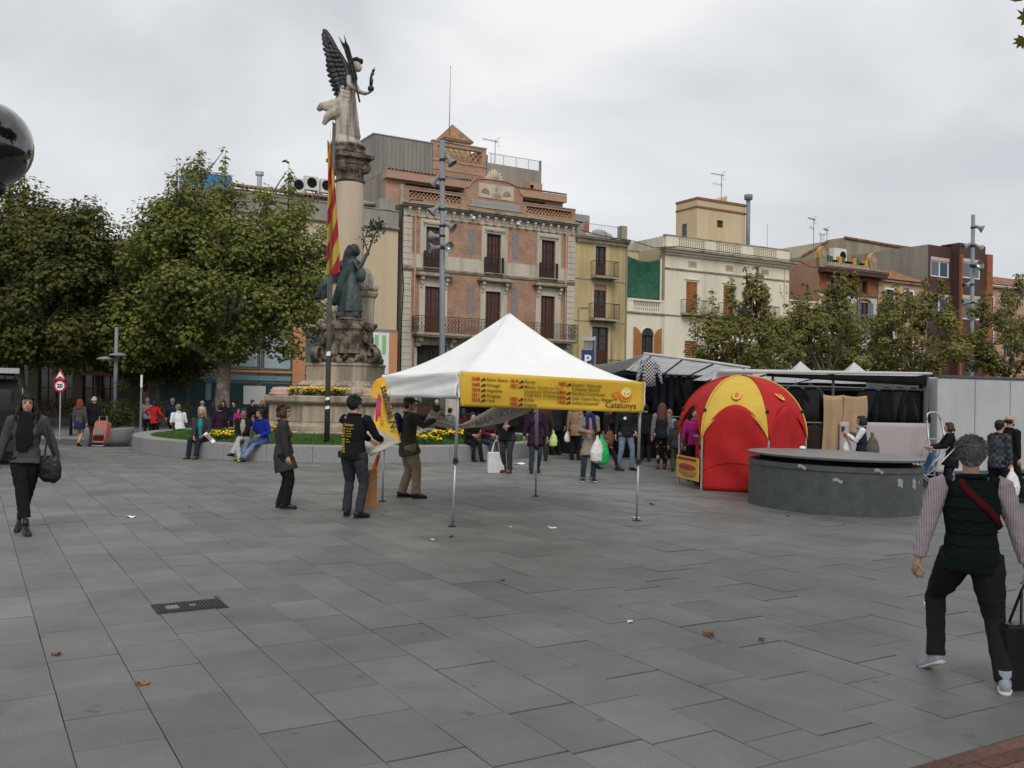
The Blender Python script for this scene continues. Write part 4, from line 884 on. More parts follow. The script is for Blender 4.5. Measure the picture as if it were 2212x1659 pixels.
# roof pavilion: clad box, brick tower with pyramid cap, mesh terrace
b = MB(); b.box(.4, 4.64, 6.02, 11, 15.2, 18.6)
rb = b.build('clad_roof_box', W_METAL, hb)
for k in range(14): part(rb, 'cladding_rib', W_METAL, (.45 + k * .3, .48 + k * .3, 5.99, 6.02, 15.2, 18.6))
part(rb, 'box_edge', C_ALU, (.36, 4.66, 5.96, 6.06, 18.6, 18.66), (.34, .42, 5.96, 11, 18.6, 18.66))
part(hb, 'brick_turret', W_BRICK, (4.66, 8.75, 6.0, 6.3, 15.2, 17.7), (4.66, 5.0, 6.0, 6.3, 17.7, 18.55), (8.4, 8.75, 6.0, 6.3, 17.7, 18.55), (4.66, 8.75, 6.0, 6.3, 18.55, 18.8))
part(hb, 'turret_side', W_BRICK, (4.66, 4.96, 6.3, 10, 15.2, 18.8), (8.45, 8.75, 6.3, 10, 15.2, 18.8))
part(hb, 'turret_band', W_DIRT, (4.62, 8.79, 5.95, 6.35, 18.8, 18.88), (4.62, 8.79, 5.95, 6.0, 17.5, 17.58), (4.64, 8.77, 5.96, 6.0, 16.9, 16.96), (4.64, 8.77, 5.96, 6.0, 16.25, 16.31))
lattice(hb, 5.0, 8.4, 17.7, 18.55, 6.12, W_TERRA, .42, .05)
part(hb, 'pavilion', W_BUFF, (6.1, 8.0, 7.0, 8.9, 18.0, 19.3)); part(hb, 'pavilion_eave', W_TERRA, (5.95, 8.15, 6.85, 9.05, 19.3, 19.4))
b = MB(); b.add([(5.9, 6.8, 19.4), (8.2, 6.8, 19.4), (8.2, 9.1, 19.4), (5.9, 9.1, 19.4), (7.05, 7.95, 20.75)], [(0, 1, 4), (1, 2, 4), (2, 3, 4), (3, 0, 4)]); b.build('pyramid_roof', W_TILEI, hb)
part(hb, 'terrace_wall', W_GREY, (8.8, 13.3, 6.0, 6.2, 15.2, 17.9), (8.8, 9.0, 6.2, 10, 15.2, 18.5), (13.1, 13.3, 6.2, 10, 15.2, 17.9), (13.2, 13.3, 6.0, 6.2, 17.9, 18.65))
b = MB()
for k in range(5): x = 9.2 + k * 1.02; b.tube([(x, 6.1, 17.9), (x, 6.1, 18.62)], .03, 5)
b.tube([(9.0, 6.1, 18.62), (13.25, 6.1, 18.62)], .025, 5); b.tube([(9.0, 9.9, 18.62), (13.25, 9.9, 18.62)], .025, 5)
for k in range(60): x = 9.05 + k * .07; b.tube([(x, 6.1, 17.9), (x, 6.1, 18.62)], .004, 3)
for k in range(11): z = 17.92 + k * .07; b.tube([(9.05, 6.1, z), (13.2, 6.1, z)], .004, 3)
b.build('mesh_screen', C_ALU, hb)
m_ = thing('roof_mast', 'thin tall bare mast rising beside the pyramid roof', 'mast', tuple(FP(6.35, 7, 18.8)), RZ); b = MB(); b.tube([(0, 0, 0), (0, 0, 3.2), (0, 0, 5.6)], [.035, .025, .012], 6); b.build('pole', C_ANT, m_); b = MB(); b.lathe([(.02, 5.55), (.05, 5.6), (0, 5.66)], 6); b.build('tip', C_ANT, m_)
antenna('yagi aerial on the mesh terrace right of the pyramid roof', FP(10.0, 7, 16.5), 3.4, 0, .1)
for (t_, z, lab) in ((4.55, 12.6, 'left'), (7.75, 12.6, 'right')): part(hb, 'camera_box', W_WHITE, (t_ - .09, t_ + .09, -.3, -.1, z - .08, z + .1))
cable('facade_cable', 'black cable looping down the left corner of the brick house', [FP(1.0, -.5, 13.2), FP(.2, -.5, 13.15), FP(-.1, -.2, 12.9), FP(-.18, -.12, 12), FP(-.12, -.1, 10), FP(.02, -.12, 8), FP(-.05, -.1, 6), FP(-.06, -.1, 3)], .035)

# ------------------------------------------------------------------ corner shop building on the left
hs = house('corner_shop_building', 'buff corner building with glazed shopfront and orange pillars behind the column', -14.3)
def T(t): return t + 14.3
up = [(T(-10.2), T(-8.9), 6.6, 9.4), (T(-7.2), T(-5.9), 6.6, 9.4)]
wall(hs, T(-12.2), T(-.32), 5.45, 12.45, up, W_BUFF); wall(hs, 0, T(-12.2), 5.45, 9.0, [], W_BUFF, name='low_wing_wall'); shell(hs, 0, T(-12.2), 0, 12, 0, 9.0, W_GREY, 'low_wing_side')
for o in up: french(hs, o[0], o[1], o[2], o[3], .14, W_WOOD, W_GLASSD, 2, 4, .1); railing(hs, o[0] - .2, o[1] + .2, -.45, 0, 6.6, 7.55, .12); part(hs, 'balcony_slab', W_STONE, (o[0] - .25, o[1] + .25, -.5, 0, 6.48, 6.6))
shell(hs, T(-12.2), T(-.32), 0, 12, 0, 12.45, W_GREY)
part(hs, 'cornice', W_DIRT, (T(-12.25), T(-.3), -.18, .02, 11.4, 11.48), (T(-12.23), T(-.3), -.1, .02, 11.32, 11.4)); part(hs, 'parapet_band', W_GREY, (T(-12.2), T(-.31), -.03, .02, 11.48, 12.45)); part(hs, 'coping', W_DIRT, (T(-12.23), T(-.3), -.08, .3, 12.45, 12.5))
part(hs, 'upper_wall', W_GREY, (T(-10), T(-1.5), 1.5, 5, 12.45, 12.95)); tiles(hs, T(-10), T(-1.4), 1.3, 12.98, .25, field=3.0)
part(hs, 'stair_head', W_GREY, (T(-1.4), T(-.4), .35, 3, 12.5, 13.2))
b = MB(); b.tube([(T(-3.4), 1.1, 12.95), (T(-1.35), 1.05, 12.95)], .14, 8); b.build('ridge_roll', W_DIRT, hs, True)
# shopfront
part(hs, 'lintel', W_METAL, (0, T(-.31), -.12, .1, 5.28, 5.45)); part(hs, 'orange_band', W_ORANGE, (0, T(-6.56), -.1, .05, 2.72, 2.86), (T(-5.86), T(-2.6), -.1, .05, 2.72, 2.86))
for (a, c) in ((-6.56, -5.86), (-.84, -.31), (-14.3, -14.0)): part(hs, 'orange_pillar', W_ORANGE, (T(a), T(c), -.16, .1, 0.1, 5.28))
part(hs, 'shop_interior', W_INT, (0.0, T(-.32), 1.6, 1.7, 0, 5.3))
for (a, c) in ((-13.98, -12.1), (-12.05, -10.1), (-10.05, -8.4), (-8.35, -6.6), (-5.82, -4.2), (-4.15, -2.6)):
    for z0, z1 in ((.12, 2.2), (2.22, 2.7), (2.9, 5.26)):
        f = part(hs, 'window_frame', W_METAL, (T(a), T(c), .0, .05, z0, z0 + .05), (T(a), T(c), .0, .05, z1 - .05, z1), (T(a), T(a) + .05, .0, .05, z0 + .05, z1 - .05), (T(c) - .05, T(c), .0, .05, z0 + .05, z1 - .05))
        part(f, 'pane', W_GLASST, (T(a) + .05, T(c) - .05, .02, .03, z0 + .05, z1 - .05))
part(hs, 'fascia', W_TEAL, (.1, T(-6.6), -.06, -.02, 2.3, 2.55))
part(hs, 'poster', W_POST, (T(-8.1), T(-6.66), -.04, -.01, 2.98, 4.75)); po = hs.children[-1]
b = MB(); b.ell((T(-7.1), -.05, 4.0), (.32, .03, .2)); b.ell((T(-7.45), -.05, 4.1), (.2, .03, .1)); b.build('printed_motif', mat('purple_print', (.05, .01, .035), rough=.4, var=.3, scale=4, bump=0), po)
part(hs, 'poster', W_POST, (T(-9.95), T(-8.5), -.04, -.01, 3.05, 4.3)); part(hs, 'poster', W_TEAL, (T(-14.2), T(-12.9), -.04, -.01, 2.95, 3.9)); part(hs, 'poster', W_TEAL, (T(-12.3), T(-11.6), -.04, -.01, 3.9, 4.8))
part(hs, 'sign_panel', W_WHITE, (T(-2.58), T(-.84), -.16, -.1, 2.84, 5.26)); sp = hs.children[-1]
b = MB()
for (x, z0, z1) in ((-1.15, 3.95, 5.1), (-1.62, 4.35, 5.1), (-2.1, 4.0, 5.1)):
    b.box(T(x) - .12, T(x) + .12, -.17, -.16, z0 + .12, z1); 
    b.prism([(T(x) + .12 * math.cos(PI + k * PI / 8), z0 + .12 + .12 * math.sin(PI + k * PI / 8)) for k in range(9)], -.17, -.16)
b.build('green_bar', W_GREEN, sp)
text('ILAR', .42, W_INK, sp, frame_mat((T(-2.1), -.165, 3.36), (1, 0, 0), (0, 0, 1)), bold=.018); text('RATÓ', .34, W_INK, sp, frame_mat((T(-1.9), -.165, 2.97), (1, 0, 0), (0, 0, 1)), bold=.015)
# awning over the shop door at the corner, street entrance posters
for (x0_, x1_, z0_, z1_, m_, nm) in ((-9.2, -8.0, 1.0, 2.0, W_WHITE, 'window_poster'), (-11.2, -10.9, 1.2, 2.1, W_TEAL, 'window_poster'), (-5.7, -4.6, 1.0, 2.0, W_METAL, 'window_poster')): part(hs, nm, m_, (T(x0_), T(x1_), -.02, -.005, z0_, z1_))
b = MB(); b.box(-3.0, .6, -1.2, -.1, 2.5, 2.58); b.box(-3.0, .6, -1.24, -1.2, 2.36, 2.58); b.build('awning', W_ORANGE, hs)
# side facade receding to the left
cdir = Vector((-.975, .222, 0)); so_ = FP(-14.3) + cdir * 26
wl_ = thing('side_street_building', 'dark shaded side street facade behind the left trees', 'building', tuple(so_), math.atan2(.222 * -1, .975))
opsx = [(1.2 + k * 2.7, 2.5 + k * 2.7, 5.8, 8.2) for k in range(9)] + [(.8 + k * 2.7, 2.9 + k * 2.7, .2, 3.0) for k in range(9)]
wall(wl_, 0, 25.9, 0, 9.4, opsx, mat('tree_shade_render', (.085, .075, .06), rough=.95, var=.15, scale=1.5, bump=.1))  # shade under the trees is put into this dark wall colour
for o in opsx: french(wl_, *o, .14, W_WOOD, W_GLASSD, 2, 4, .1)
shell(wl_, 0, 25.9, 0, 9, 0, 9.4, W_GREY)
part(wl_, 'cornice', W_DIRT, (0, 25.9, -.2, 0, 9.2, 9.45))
def roof_bits():
    for (t_, dd, z, w, lab) in ((-5.75, 2.0, 13.25, .75, 'white rooftop air conditioner left of the column, outermost'), (-5.0, 1.9, 13.45, .8, 'white rooftop air conditioner left of the column, tallest'), (-4.1, 1.9, 13.4, .7, 'white rooftop air conditioner nearest the column')):
        a = thing('air_conditioner', lab, 'air conditioner', tuple(FP(t_, dd, z)), RZ, 'rooftop air conditioners')
        part(a, 'casing', C_ACW, (-w / 2, w / 2, 0, .4, 0.05, .85)); part(a, 'foot', W_METAL, (-w / 2, -w / 2 + .1, .02, .38, -.1, .05), (w / 2 - .1, w / 2, .02, .38, -.1, .05))
        b = MB(); b.lathe([(.28, 0), (.30, .015), (.26, .02)], 20); o = b.build('fan_grille', W_INT, a); o.rotation_euler = (PI / 2, 0, 0); o.location = (.0, 0, .48)
    p = thing('roof_plinth', 'grey masonry plinth carrying the rooftop air conditioners', 'plinth', tuple(FP(-6.2, 1.6, 12.6)), RZ); part(p, 'block', W_GREY, (0, 2.6, 0, 1.2, .3, .62)); part(p, 'base', W_GREY, (-.05, 2.65, -.05, 1.25, 0, .3))
    c = thing('roof_flue', 'metal flue with cap above the tree on the tiled roof', 'chimney', tuple(FP(-7.9, 2.5, 13.3)), RZ); b = MB(); b.lathe([(.14, 0), (.14, .75), (.24, .78), (.24, .98), (.1, 1.0)], 14); b.build('pipe', C_ALU, c)
    bl = thing('blue_roof_panel', 'blue ribbed sheet enclosure on the roof behind the tree', 'panel', tuple(FP(-12.2, 1.0, 10.5)), RZ); part(bl, 'sheet', W_BLUE, (0, 2.4, 0, 2.0, 0, 2.95)); part(bl, 'edge', C_ALU, (-.03, 2.43, -.04, .04, 2.95, 3.05)); part(bl, 'seam', mat('dark_blue', (.015, .09, .2), rough=.6, var=.1, scale=3, bump=0), (0, 2.4, -.02, 0, 1.6, 1.66))
roof_bits()

# ------------------------------------------------------------------ narrow ochre house
hy = house('ochre_house', 'narrow ochre rendered house with two small iron balconies', 12.25)
def Y_(t): return t - 12.25
yo = [(Y_(13.93), Y_(14.8), 9.85, 11.8), (Y_(13.84), Y_(14.86), 7.0, 9.22), (Y_(13.75), Y_(15.08), 3.2, 6.38)]
wall(hy, .01, 4.36, 0, 12.2, yo, W_YEL); shell(hy, .01, 4.36, 0, 11, 0, 12.2, W_GREY)
for k, o in enumerate(yo): french(hy, *o, .14, W_WOOD, W_GLASSD, 2 if k < 2 else 3, 2, .35 if k < 2 else .5)
for k, o in enumerate(yo): part(hy, 'window_surround', W_BUFF, (o[0] - .17, o[0], -.03, .02, o[2], o[3] + .15), (o[1], o[1] + .17, -.03, .02, o[2], o[3] + .15), (o[0], o[1], -.03, .02, o[3], o[3] + .15))
part(hy, 'blind_box', W_PINK, (yo[1][0], yo[1][1], .02, .12, 8.85, 9.2))
for (a, c, z0, z1) in ((13.55, 15.42, 9.72, 10.74), (13.46, 15.53, 6.9, 7.92)):
    part(hy, 'balcony_slab', W_DIRT, (Y_(a), Y_(c), -.7, 0, z0 - .12, z0)); railing(hy, Y_(a) + .03, Y_(c) - .03, -.66, 0, z0, z1, .12)
railing(hy, Y_(15.1), Y_(16.0), -.25, 0, 3.2, 4.2, .1)
part(hy, 'string_course', W_DIRT, (.02, 4.35, -.04, .01, 9.5, 9.56)); part(hy, 'string_course', W_DIRT, (.02, 4.35, -.04, .01, 6.72, 6.78))
part(hy, 'cornice', W_DIRT, (-.02, 4.4, -.3, .1, 12.2, 12.3), (0, 4.38, -.15, .1, 12.05, 12.2), (0, 4.38, -.36, .1, 12.3, 12.42)); dn = MB(); dn.box(-.03, .03, -.22, 0, 11.92, 12.05); dnm = dn.mesh('dentil', W_DIRT)
for k in range(28): link('dentil', dnm, hy, (.12 + k * .152, 0, 0))
b = MB(); b.tube([(Y_(12.62), -.06, 1.5), (Y_(12.62), -.06, 7.6), (Y_(13.4), -.06, 7.62)], .03, 5); b.tube([(Y_(16.5), -.06, 1), (Y_(16.5), -.06, 12)], .04, 6); b.build('pipe', W_GREY, hy)
railing(hy, Y_(13.1), Y_(16.2), .3, .4, 12.5, 13.3, .12, C_ALU); part(hy, 'parapet_pier', W_GREY, (Y_(16.15), Y_(16.62), .1, .6, 12.42, 13.4), (Y_(12.4), Y_(13.0), .1, .5, 12.42, 13.2))
part(hy, 'concrete_slab', W_CONC, (Y_(15.0) - .8, Y_(17.0) - .8, 4, 8, 14.2, 14.7)); part(hy, 'red_pier', W_BRICKO, (Y_(16.4) - .8, Y_(17.0) - .8, 4.05, 4.6, 12.4, 14.2), (Y_(15.7) - .8, Y_(15.9) - .8, 4.05, 4.6, 12.4, 14.2)); part(hy, 'unfinished_room', W_INT, (Y_(15.1) - .8, Y_(16.9) - .8, 5, 5.2, 12.4, 14.2))
b = MB()
for k in range(6): b.tube([(Y_(14.4) + k * .36, 5, 14.7), (Y_(14.4) + k * .36, 5, 15.15)], .012, 4)
b.build('rebar', W_IRON, hy)
tp = MB(); tp.ell((0, 0, .3), (.75, .4, .42)); tp.ell((.7, .1, .25), (.4, .3, .3)); tp.ell((-.75, 0, .2), (.45, .3, .25))
t_ = thing('roof_bundle', 'grey tarpaulin bundle behind the roof railing of the ochre house', 'bundle', tuple(FP(15.0, 1.1, 12.45)), RZ); sculpt(tp, 'tarpaulin', mat('grey_tarp', (.3, .3, .29), rough=.7, var=.2, scale=5, bump=.2), t_, .06, 2, .2, .3)

# ------------------------------------------------------------------ low cream wing with balustrade and green net
hw = house('cream_wing', 'low cream wing with balustraded terrace and arched shuttered window', 16.62)
def X_(t): return t - 16.62
wall(hw, .01, X_(19.88), 0, 7.55, [(X_(17.88), X_(18.95), 3.2, 6.02)], W_CREAM); shell(hw, .01, X_(19.88), 0, 10, 0, 7.55, W_GREY)
arc = [(X_(18.415) + .535 * math.cos(PI * k / 12), 6.02 + .5 * math.sin(PI * k / 12)) for k in range(13)]
b = MB(); b.prism(arc, -.012, .05); b.build('arch_head', W_GLASSD, hw); b = MB(); b.tube([(x, -.03, z) for x, z in [(X_(18.95) + .03, 3.2)] + [(X_(18.415) + .57 * math.cos(PI * k / 12), 6.02 + .54 * math.sin(PI * k / 12)) for k in range(13)] + [(X_(17.85), 3.2)]], .05, 5); b.build('arch_moulding', W_CREAM, hw)
french(hw, X_(17.88), X_(18.95), 3.2, 6.02, .12, W_WOOD, W_GLASSD, 3, 4, .3)
for sg, x in ((-1, 17.86), (1, 18.97)):
    b = MB(); xx = X_(x); x1_ = xx + sg * .66
    z_ = lambda f: 6.0 + .5 * math.sqrt(max(0, 1 - (1 - f) ** 2)) * (1)
    poly = [(xx, 4.2), (x1_, 4.2)] + [(x1_ - sg * .66 * f, 6.55 - .5 * f ** 2) for f in (0, .25, .5, .75, 1)]
    if sg < 0: poly = poly[::-1]
    b.prism(poly, -.1, -.05); sh = b.build('shutter', W_WOODL, hw)
    sl = MB()
    for k in range(14): z = 4.35 + k * .13; sl.box(min(xx, x1_) + .1, max(xx, x1_) - .1, -.118, -.1, z, z + .075)
    sl.build('louvre_panel', W_WOODL, sh)
part(hw, 'string_course', W_DIRT, (0, X_(19.9), -.12, .01, 7.5, 7.6))
part(hw, 'balustrade_rail', W_CREAM, (0, X_(19.88), -.08, .2, 8.36, 8.5), (0, X_(19.88), -.05, .18, 7.6, 7.7), (0, .5, -.05, .18, 7.7, 8.36), (X_(19.5), X_(19.88), -.05, .18, 7.7, 8.36))
bl = MB(); bl.lathe([(.06, 7.7), (.06, 7.76), (.035, 7.8), (.075, 7.95), (.04, 8.15), (.06, 8.22), (.06, 8.36)], 8); blm = bl.mesh('baluster', W_CREAM, True)
for k in range(15): link('baluster', blm, hw, (.58 + k * .162, .06, 0))
part(hw, 'rear_wall', W_BUFF, (0.02, X_(19.9), 3.0, 3.3, 7.55, 12.3)); part(hw, 'wall_top', W_DIRT, (0, X_(19.9), 2.95, 3.35, 12.3, 12.4)); part(hw, 'wall_opening', W_INT, (.3, 1.6, 2.98, 3.0, 8.6, 10.6))
nt = MB(); nt.grid(lambda a, c: (.06 + a * 2.86, .12 + .22 * math.sin(PI * a) * math.sin(PI * c) + .03 * math.sin(a * 20), 8.55 + c * 2.85 - (.26 * math.sin(PI * a) if c > .999 else .26 * math.sin(PI * a) * c)), 26, 20, .006)
n_ = nt.build('green_net', W_NET, None, True, tuple(FP(16.62)), RZ); tag(n_, 'sagging dark green screening net strung above the balustrade', 'net')
part(hw, 'net_post', W_WHITE, (X_(19.52), X_(19.6), .0, .08, 8.5, 11.45))

# ------------------------------------------------------------------ large cream house with roof tower
hc = house('cream_house', 'large cream house with pierced parapet and square roof tower', 19.9)
def K(t): return t - 19.9
co = [(K(21.85), K(22.9), 7.72, 10.03), (K(25.4), K(26.4), 7.72, 10.03), (K(29.05), K(30.0), 7.72, 10.03)]
lo = [(K(21.8), K(23.0), .3, 5.8), (K(25.3), K(26.5), .3, 5.8), (K(28.95), K(30.1), .3, 5.8)]
wall(hc, 0, 12.2, 0, 11.8, co + lo, W_CREAM); shell(hc, 0, 12.2, 0, 13, 0, 12.3, W_BUFF)
for o in co: shutter_blind(hc, *o, .08, W_WOODL, 20); part(hc, 'window_cap', W_CREAM, (o[0] - .15, o[1] + .15, -.08, .01, o[3] + .12, o[3] + .2)); part(hc, 'balcony_slab', W_DIRT, (o[0] - .5, o[1] + .6, -.6, 0, 7.6, 7.72)); railing(hc, o[0] - .45, o[1] + .55, -.56, 0, 7.72, 8.68, .12)
for o in lo: shutter_blind(hc, *o, .08, W_WOODL, 30)
part(hc, 'string_course', W_DIRT, (-.03, 12.22, -.1, .01, 10.78, 10.86)); part(hc, 'string_course', W_DIRT, (0, 12.2, -.06, .01, 7.5, 7.58))
part(hc, 'cornice', W_CREAM, (-.05, 12.25, -.16, .01, 11.78, 11.95), (-.2, 12.4, -.38, .3, 11.95, 12.1)); part(hc, 'cornice_top', W_DIRT, (-.4, 12.6, -.56, .3, 12.1, 12.24))
for x0_ in (22.0, 25.55, 29.12):
    part(hc, 'vent_frame', W_STONE, (K(x0_), K(x0_ + .78), -.04, .01, 11.1, 11.16), (K(x0_), K(x0_ + .78), -.04, .01, 11.44, 11.5), (K(x0_), K(x0_ + .07), -.04, .01, 11.16, 11.44), (K(x0_ + .71), K(x0_ + .78), -.04, .01, 11.16, 11.44)); lattice(hc, K(x0_ + .07), K(x0_ + .71), 11.16, 11.44, -.01, W_TERRA, .16, .022)
def pierced(parent, x0, x1, z0, z1, y0, y1, nx, nz, m):
    """masonry screen with rows of real openings"""
    b = MB(); sx = (x1 - x0) / nx; sz = (z1 - z0) / nz
    for k in range(nx + 1): x = x0 + k * sx; b.box(x - sx * .19, x + sx * .19, y0, y1, z0, z1)
    for j in range(nz + 1):
        z = z0 + j * sz
        for k in range(nx): x = x0 + k * sx; b.box(x + sx * .19, x + sx * .81, y0 + .004, y1 - .004, z - sz * .15, z + sz * .15)
    return b.build('pierced_panel', m, parent)
xs_ = [(21.1, 23.55), (24.65, 27.05), (28.3, 30.7)]
for a, c in xs_: pierced(hc, K(a), K(c), 12.5, 12.98, .02, .2, 12, 4, W_CREAM)
prev = 19.95
for a, c in xs_ + [(32.12, 32.12)]:
    part(hc, 'parapet', W_CREAM, (K(prev), K(a - .05 if c > a else a), .0, .24, 12.24, 13.12)); prev = c + .05
part(hc, 'parapet_rail', W_DIRT, (-.02, 12.24, -.05, .3, 13.12, 13.2)); part(hc, 'parapet_foot', W_CREAM, *[(K(a - .05), K(c + .05), .0, .24, 12.24, 12.44) for a, c in xs_], *[(K(a - .05), K(c + .05), .0, .24, 13.02, 13.12) for a, c in xs_])
part(hc, 'parapet_return', W_CREAM, (0.0, .24, .24, 7, 12.3, 13.1))
tw = [(K(28.35), K(29.0), 15.15, 15.72)]
wall(hc, K(26.3), K(31.35), 12.3, 17.1, tw, W_BUFF, y=4.0, name='tower_front'); shell(hc, K(26.3), K(31.35), 4.0, 6.5, 12.3, 17.1, W_BUFF, 'tower_side'); part(hc, 'tower_window', W_WOOD, (tw[0][0], tw[0][1], 4.15, 4.2, 15.15, 15.72))
part(hc, 'tower_band', mat('red_brick_band', (.23, .1, .07), rough=.9, var=.2, scale=6, bump=.2), (K(26.26), K(31.39), 3.93, 6.54, 16.46, 16.6), (K(26.26), K(31.39), 3.93, 6.54, 17.1, 17.28))
part(hc, 'tower_slit', W_GLASSD, (K(26.27), K(26.3), 5.2, 5.7, 13.6, 15.4))
b = MB()
for k in range(7): a0_, a1_ = PI / 2 * k / 7, PI / 2 * (k + 1) / 7; b.add([(K(28.6) + 1.7 * math.sin(a0_), 5.0, 17.28 + .75 * (1 - math.cos(a0_)) * 1), (K(28.6) + 1.7 * math.sin(a1_), 5.0, 17.28 + .75 * (1 - math.cos(a1_))), (K(28.6) + 1.7 * math.sin(a1_), 6.4, 17.28 + .75 * (1 - math.cos(a1_))), (K(28.6) + 1.7 * math.sin(a0_), 6.4, 17.28 + .75 * (1 - math.cos(a0_)))], [(0, 1, 2, 3)])
b.prism([(K(28.6), 17.28), (K(30.3), 17.28), (K(30.3), 18.0), (K(29.8), 17.75), (K(29.2), 17.45)], 5.0, 6.4); b.build('vaulted_hatch', W_BUFF, hc)
b = MB(); b.tube([(K(31.45), 3.8, 12.3), (K(31.45), 3.8, 17.7)], .17, 10); b.lathe([(.17, 17.6), (.33, 17.65), (.35, 18.0), (.3, 18.05), (0, 18.1)], 12, (K(31.45), 3.8)); b.build('flue', C_STEELP, hc, True)
b = MB(); b.prism([(K(32.2) - 1.2, 13.0), (K(35.9) - 1.2, 13.0), (K(35.9) - 1.2, 13.2), (K(34.9) - 1.2, 13.9), (K(32.6) - 1.2, 13.4)], 4, 9); b.build('skylight_shed', C_ALU, hc)
antenna('double aerial on the square cream roof tower', FP(29.3, 4.6, 17.2), 2.4, 1, .0)
m_ = thing('roof_rod', 'plain thin rod standing on the cream house roof', 'mast', tuple(FP(33.8, 4, 12.9)), RZ); b = MB(); b.tube([(0, 0, 0), (0, 0, 3.1)], [.02, .012], 5); b.build('rod', C_ANT, m_); b = MB(); b.lathe([(.05, 0), (.03, .1), (.02, .12)], 6); b.build('foot', C_ANT, m_)
b = MB(); b.tube([(K(31.6), -.06, .5), (K(31.6), -.06, 11.7)], .05, 6); b.build('drain_pipe', W_CREAM, hc); b = MB(); b.box(K(31.1), K(31.3), -.1, 0, 9.9, 10.5); b.box(K(31.75), K(31.95), -.1, 0, 9.9, 10.5); b.tube([(K(31.2), -.08, 9.9), (K(31.35), -.08, 9.6), (K(31.5), -.08, 9.5)], .02, 4); b.tube([(K(31.85), -.08, 9.9), (K(31.7), -.08, 9.6), (K(31.5), -.08, 9.5)], .02, 4); b.build('meter_box', W_CREAM, hc)
cable('span_cable', 'black cable sagging across from ochre house to cream house', [FP(12.3, -.6, 12.6), FP(14, -.7, 12.35), FP(16.6, -.6, 12.3), FP(18.5, -.5, 12.02), FP(20.5, -.6, 12.3), FP(26, -.62, 12.3), FP(32.6, -.6, 12.3), FP(34, -.4, 12.0), FP(35.4, -.2, 12.1)], .03)

# ------------------------------------------------------------------ low cream link, modernist house, peach house, brown flats, far tiled house
hl = house('low_link_house', 'low cream house with balustrade half hidden by the trees', 32.12); 
wall(hl, 0, 3.25, 0, 8.5, [(.4, 1.3, 3.0, 5.8), (1.9, 2.8, 3.0, 5.8)], W_CREAM); shell(hl, 0, 3.25, 0, 10, 0, 8.5, W_GREY)
for o in ((.4, 1.3, 3.0, 5.8), (1.9, 2.8, 3.0, 5.8)): french(hl, *o, .1, W_WOODL, W_GLASSD, 3, 2, .2)
part(hl, 'balustrade_rail', W_CREAM, (0, 3.25, -.08, .18, 9.3, 9.42), (0, 3.25, -.1, .2, 8.5, 8.62))
for k in range(18):
    b = MB(); 
    if k == 0: b.lathe([(.06, 8.62), (.035, 8.75), (.08, 8.95), (.04, 9.15), (.06, 9.3)], 8); lbm = b.mesh('baluster', W_CREAM, True)
    link('baluster', lbm, hl, (.15 + k * .173, .05, 0))
hm = house('modernist_house', 'narrow modernist house with green and ochre ceramic crest and deep red eave', 35.38)
def Q(t): return t - 35.38
mo = [(Q(36.5) + k * 1.24, Q(37.25) + k * 1.24, 10.45, 11.45) for k in range(4)]
ml = [(Q(36.55), Q(37.65), 7.2, 9.72), (Q(40.1), Q(41.2), 7.2, 9.72), (Q(38.4), Q(39.4), 3.0, 5.6)]
wall(hm, 0, 6.9, 0, 10.3, ml, mat('pale_render', (.48, .45, .38), rough=.95, var=.08, scale=2, bump=.1)); wall(hm, 0, 6.9, 10.3, 11.75, mo, W_BRICKO, name='loggia_wall'); shell(hm, 0, 6.9, 0, 12, 0, 12.9, W_PINK)
for o in mo:
    part(hm, 'loggia_window', W_GLASSD, (o[0], o[1], .18, .2, o[2], o[3])); b = MB(); b.tube([(o[0] - .06, -.05, o[2]), (o[0] - .06, -.05, o[3])] + [((o[0] + o[1]) / 2 - (o[1] - o[0] + .12) / 2 * math.cos(PI * k / 8), -.05, o[3] + .18 * math.sin(PI * k / 8)) for k in range(9)] + [(o[1] + .06, -.05, o[2])], .07, 6); b.build('window_arch', W_BRICKO, hm)
part(hm, 'sill_band', W_GREENC, (0, 6.9, -.1, .02, 10.2, 10.32))
for o in ml:
    french(hm, *o, .1, W_WOOD, W_GLASSD, 3, 2, .2); b = MB(); b.tube([((o[0] + o[1]) / 2 - .7 * math.cos(PI * k / 8), -.06, o[3] + .02 + .25 * math.sin(PI * k / 8)) for k in range(9)], .1, 6); b.build('brick_arch', W_BRICKO, hm)
    shutter_blind(hm, o[1], o[1] + .5, o[2], o[3], -.06, W_BLUESH, 18); shutter_blind(hm, o[0] - .5, o[0], o[2], o[3], -.06, W_BLUESH, 18)
b = MB(); b.prism([(-.1, 11.75), (7.1, 11.75), (7.45, 12.1), (-.1, 12.1)], -.75, 0.02); b.build('eave', W_BROWN, hm); tiles(hm, 0, 7.3, -.85, 12.12, .15)
part(hm, 'crest_wall', W_OLIVE, (.9, 5.9, .0, .2, 12.2, 12.72))
b = MB()
for k in range(20): x = 1.1 + k * .24; b.tube([(x, -.02, 12.22), (x, -.02, 12.7)], .05, 5)
b.build('crest_ribs', W_STONE, hm)
for k, (x, m1, m2) in enumerate(((1.1, W_GREENC, W_GREENC), (2.5, W_OCHREC, W_GREENC), (4.2, W_OCHREC, W_GREENC), (5.6, W_OCHREC, W_GREENC))):
    part(hm, 'crest_block', m1, (x - .3, x + .05, -.05, .25, 12.7, 13.2)); part(hm, 'crest_block', m2, (x + .06, x + .42, -.03, .25, 12.68, 13.16))
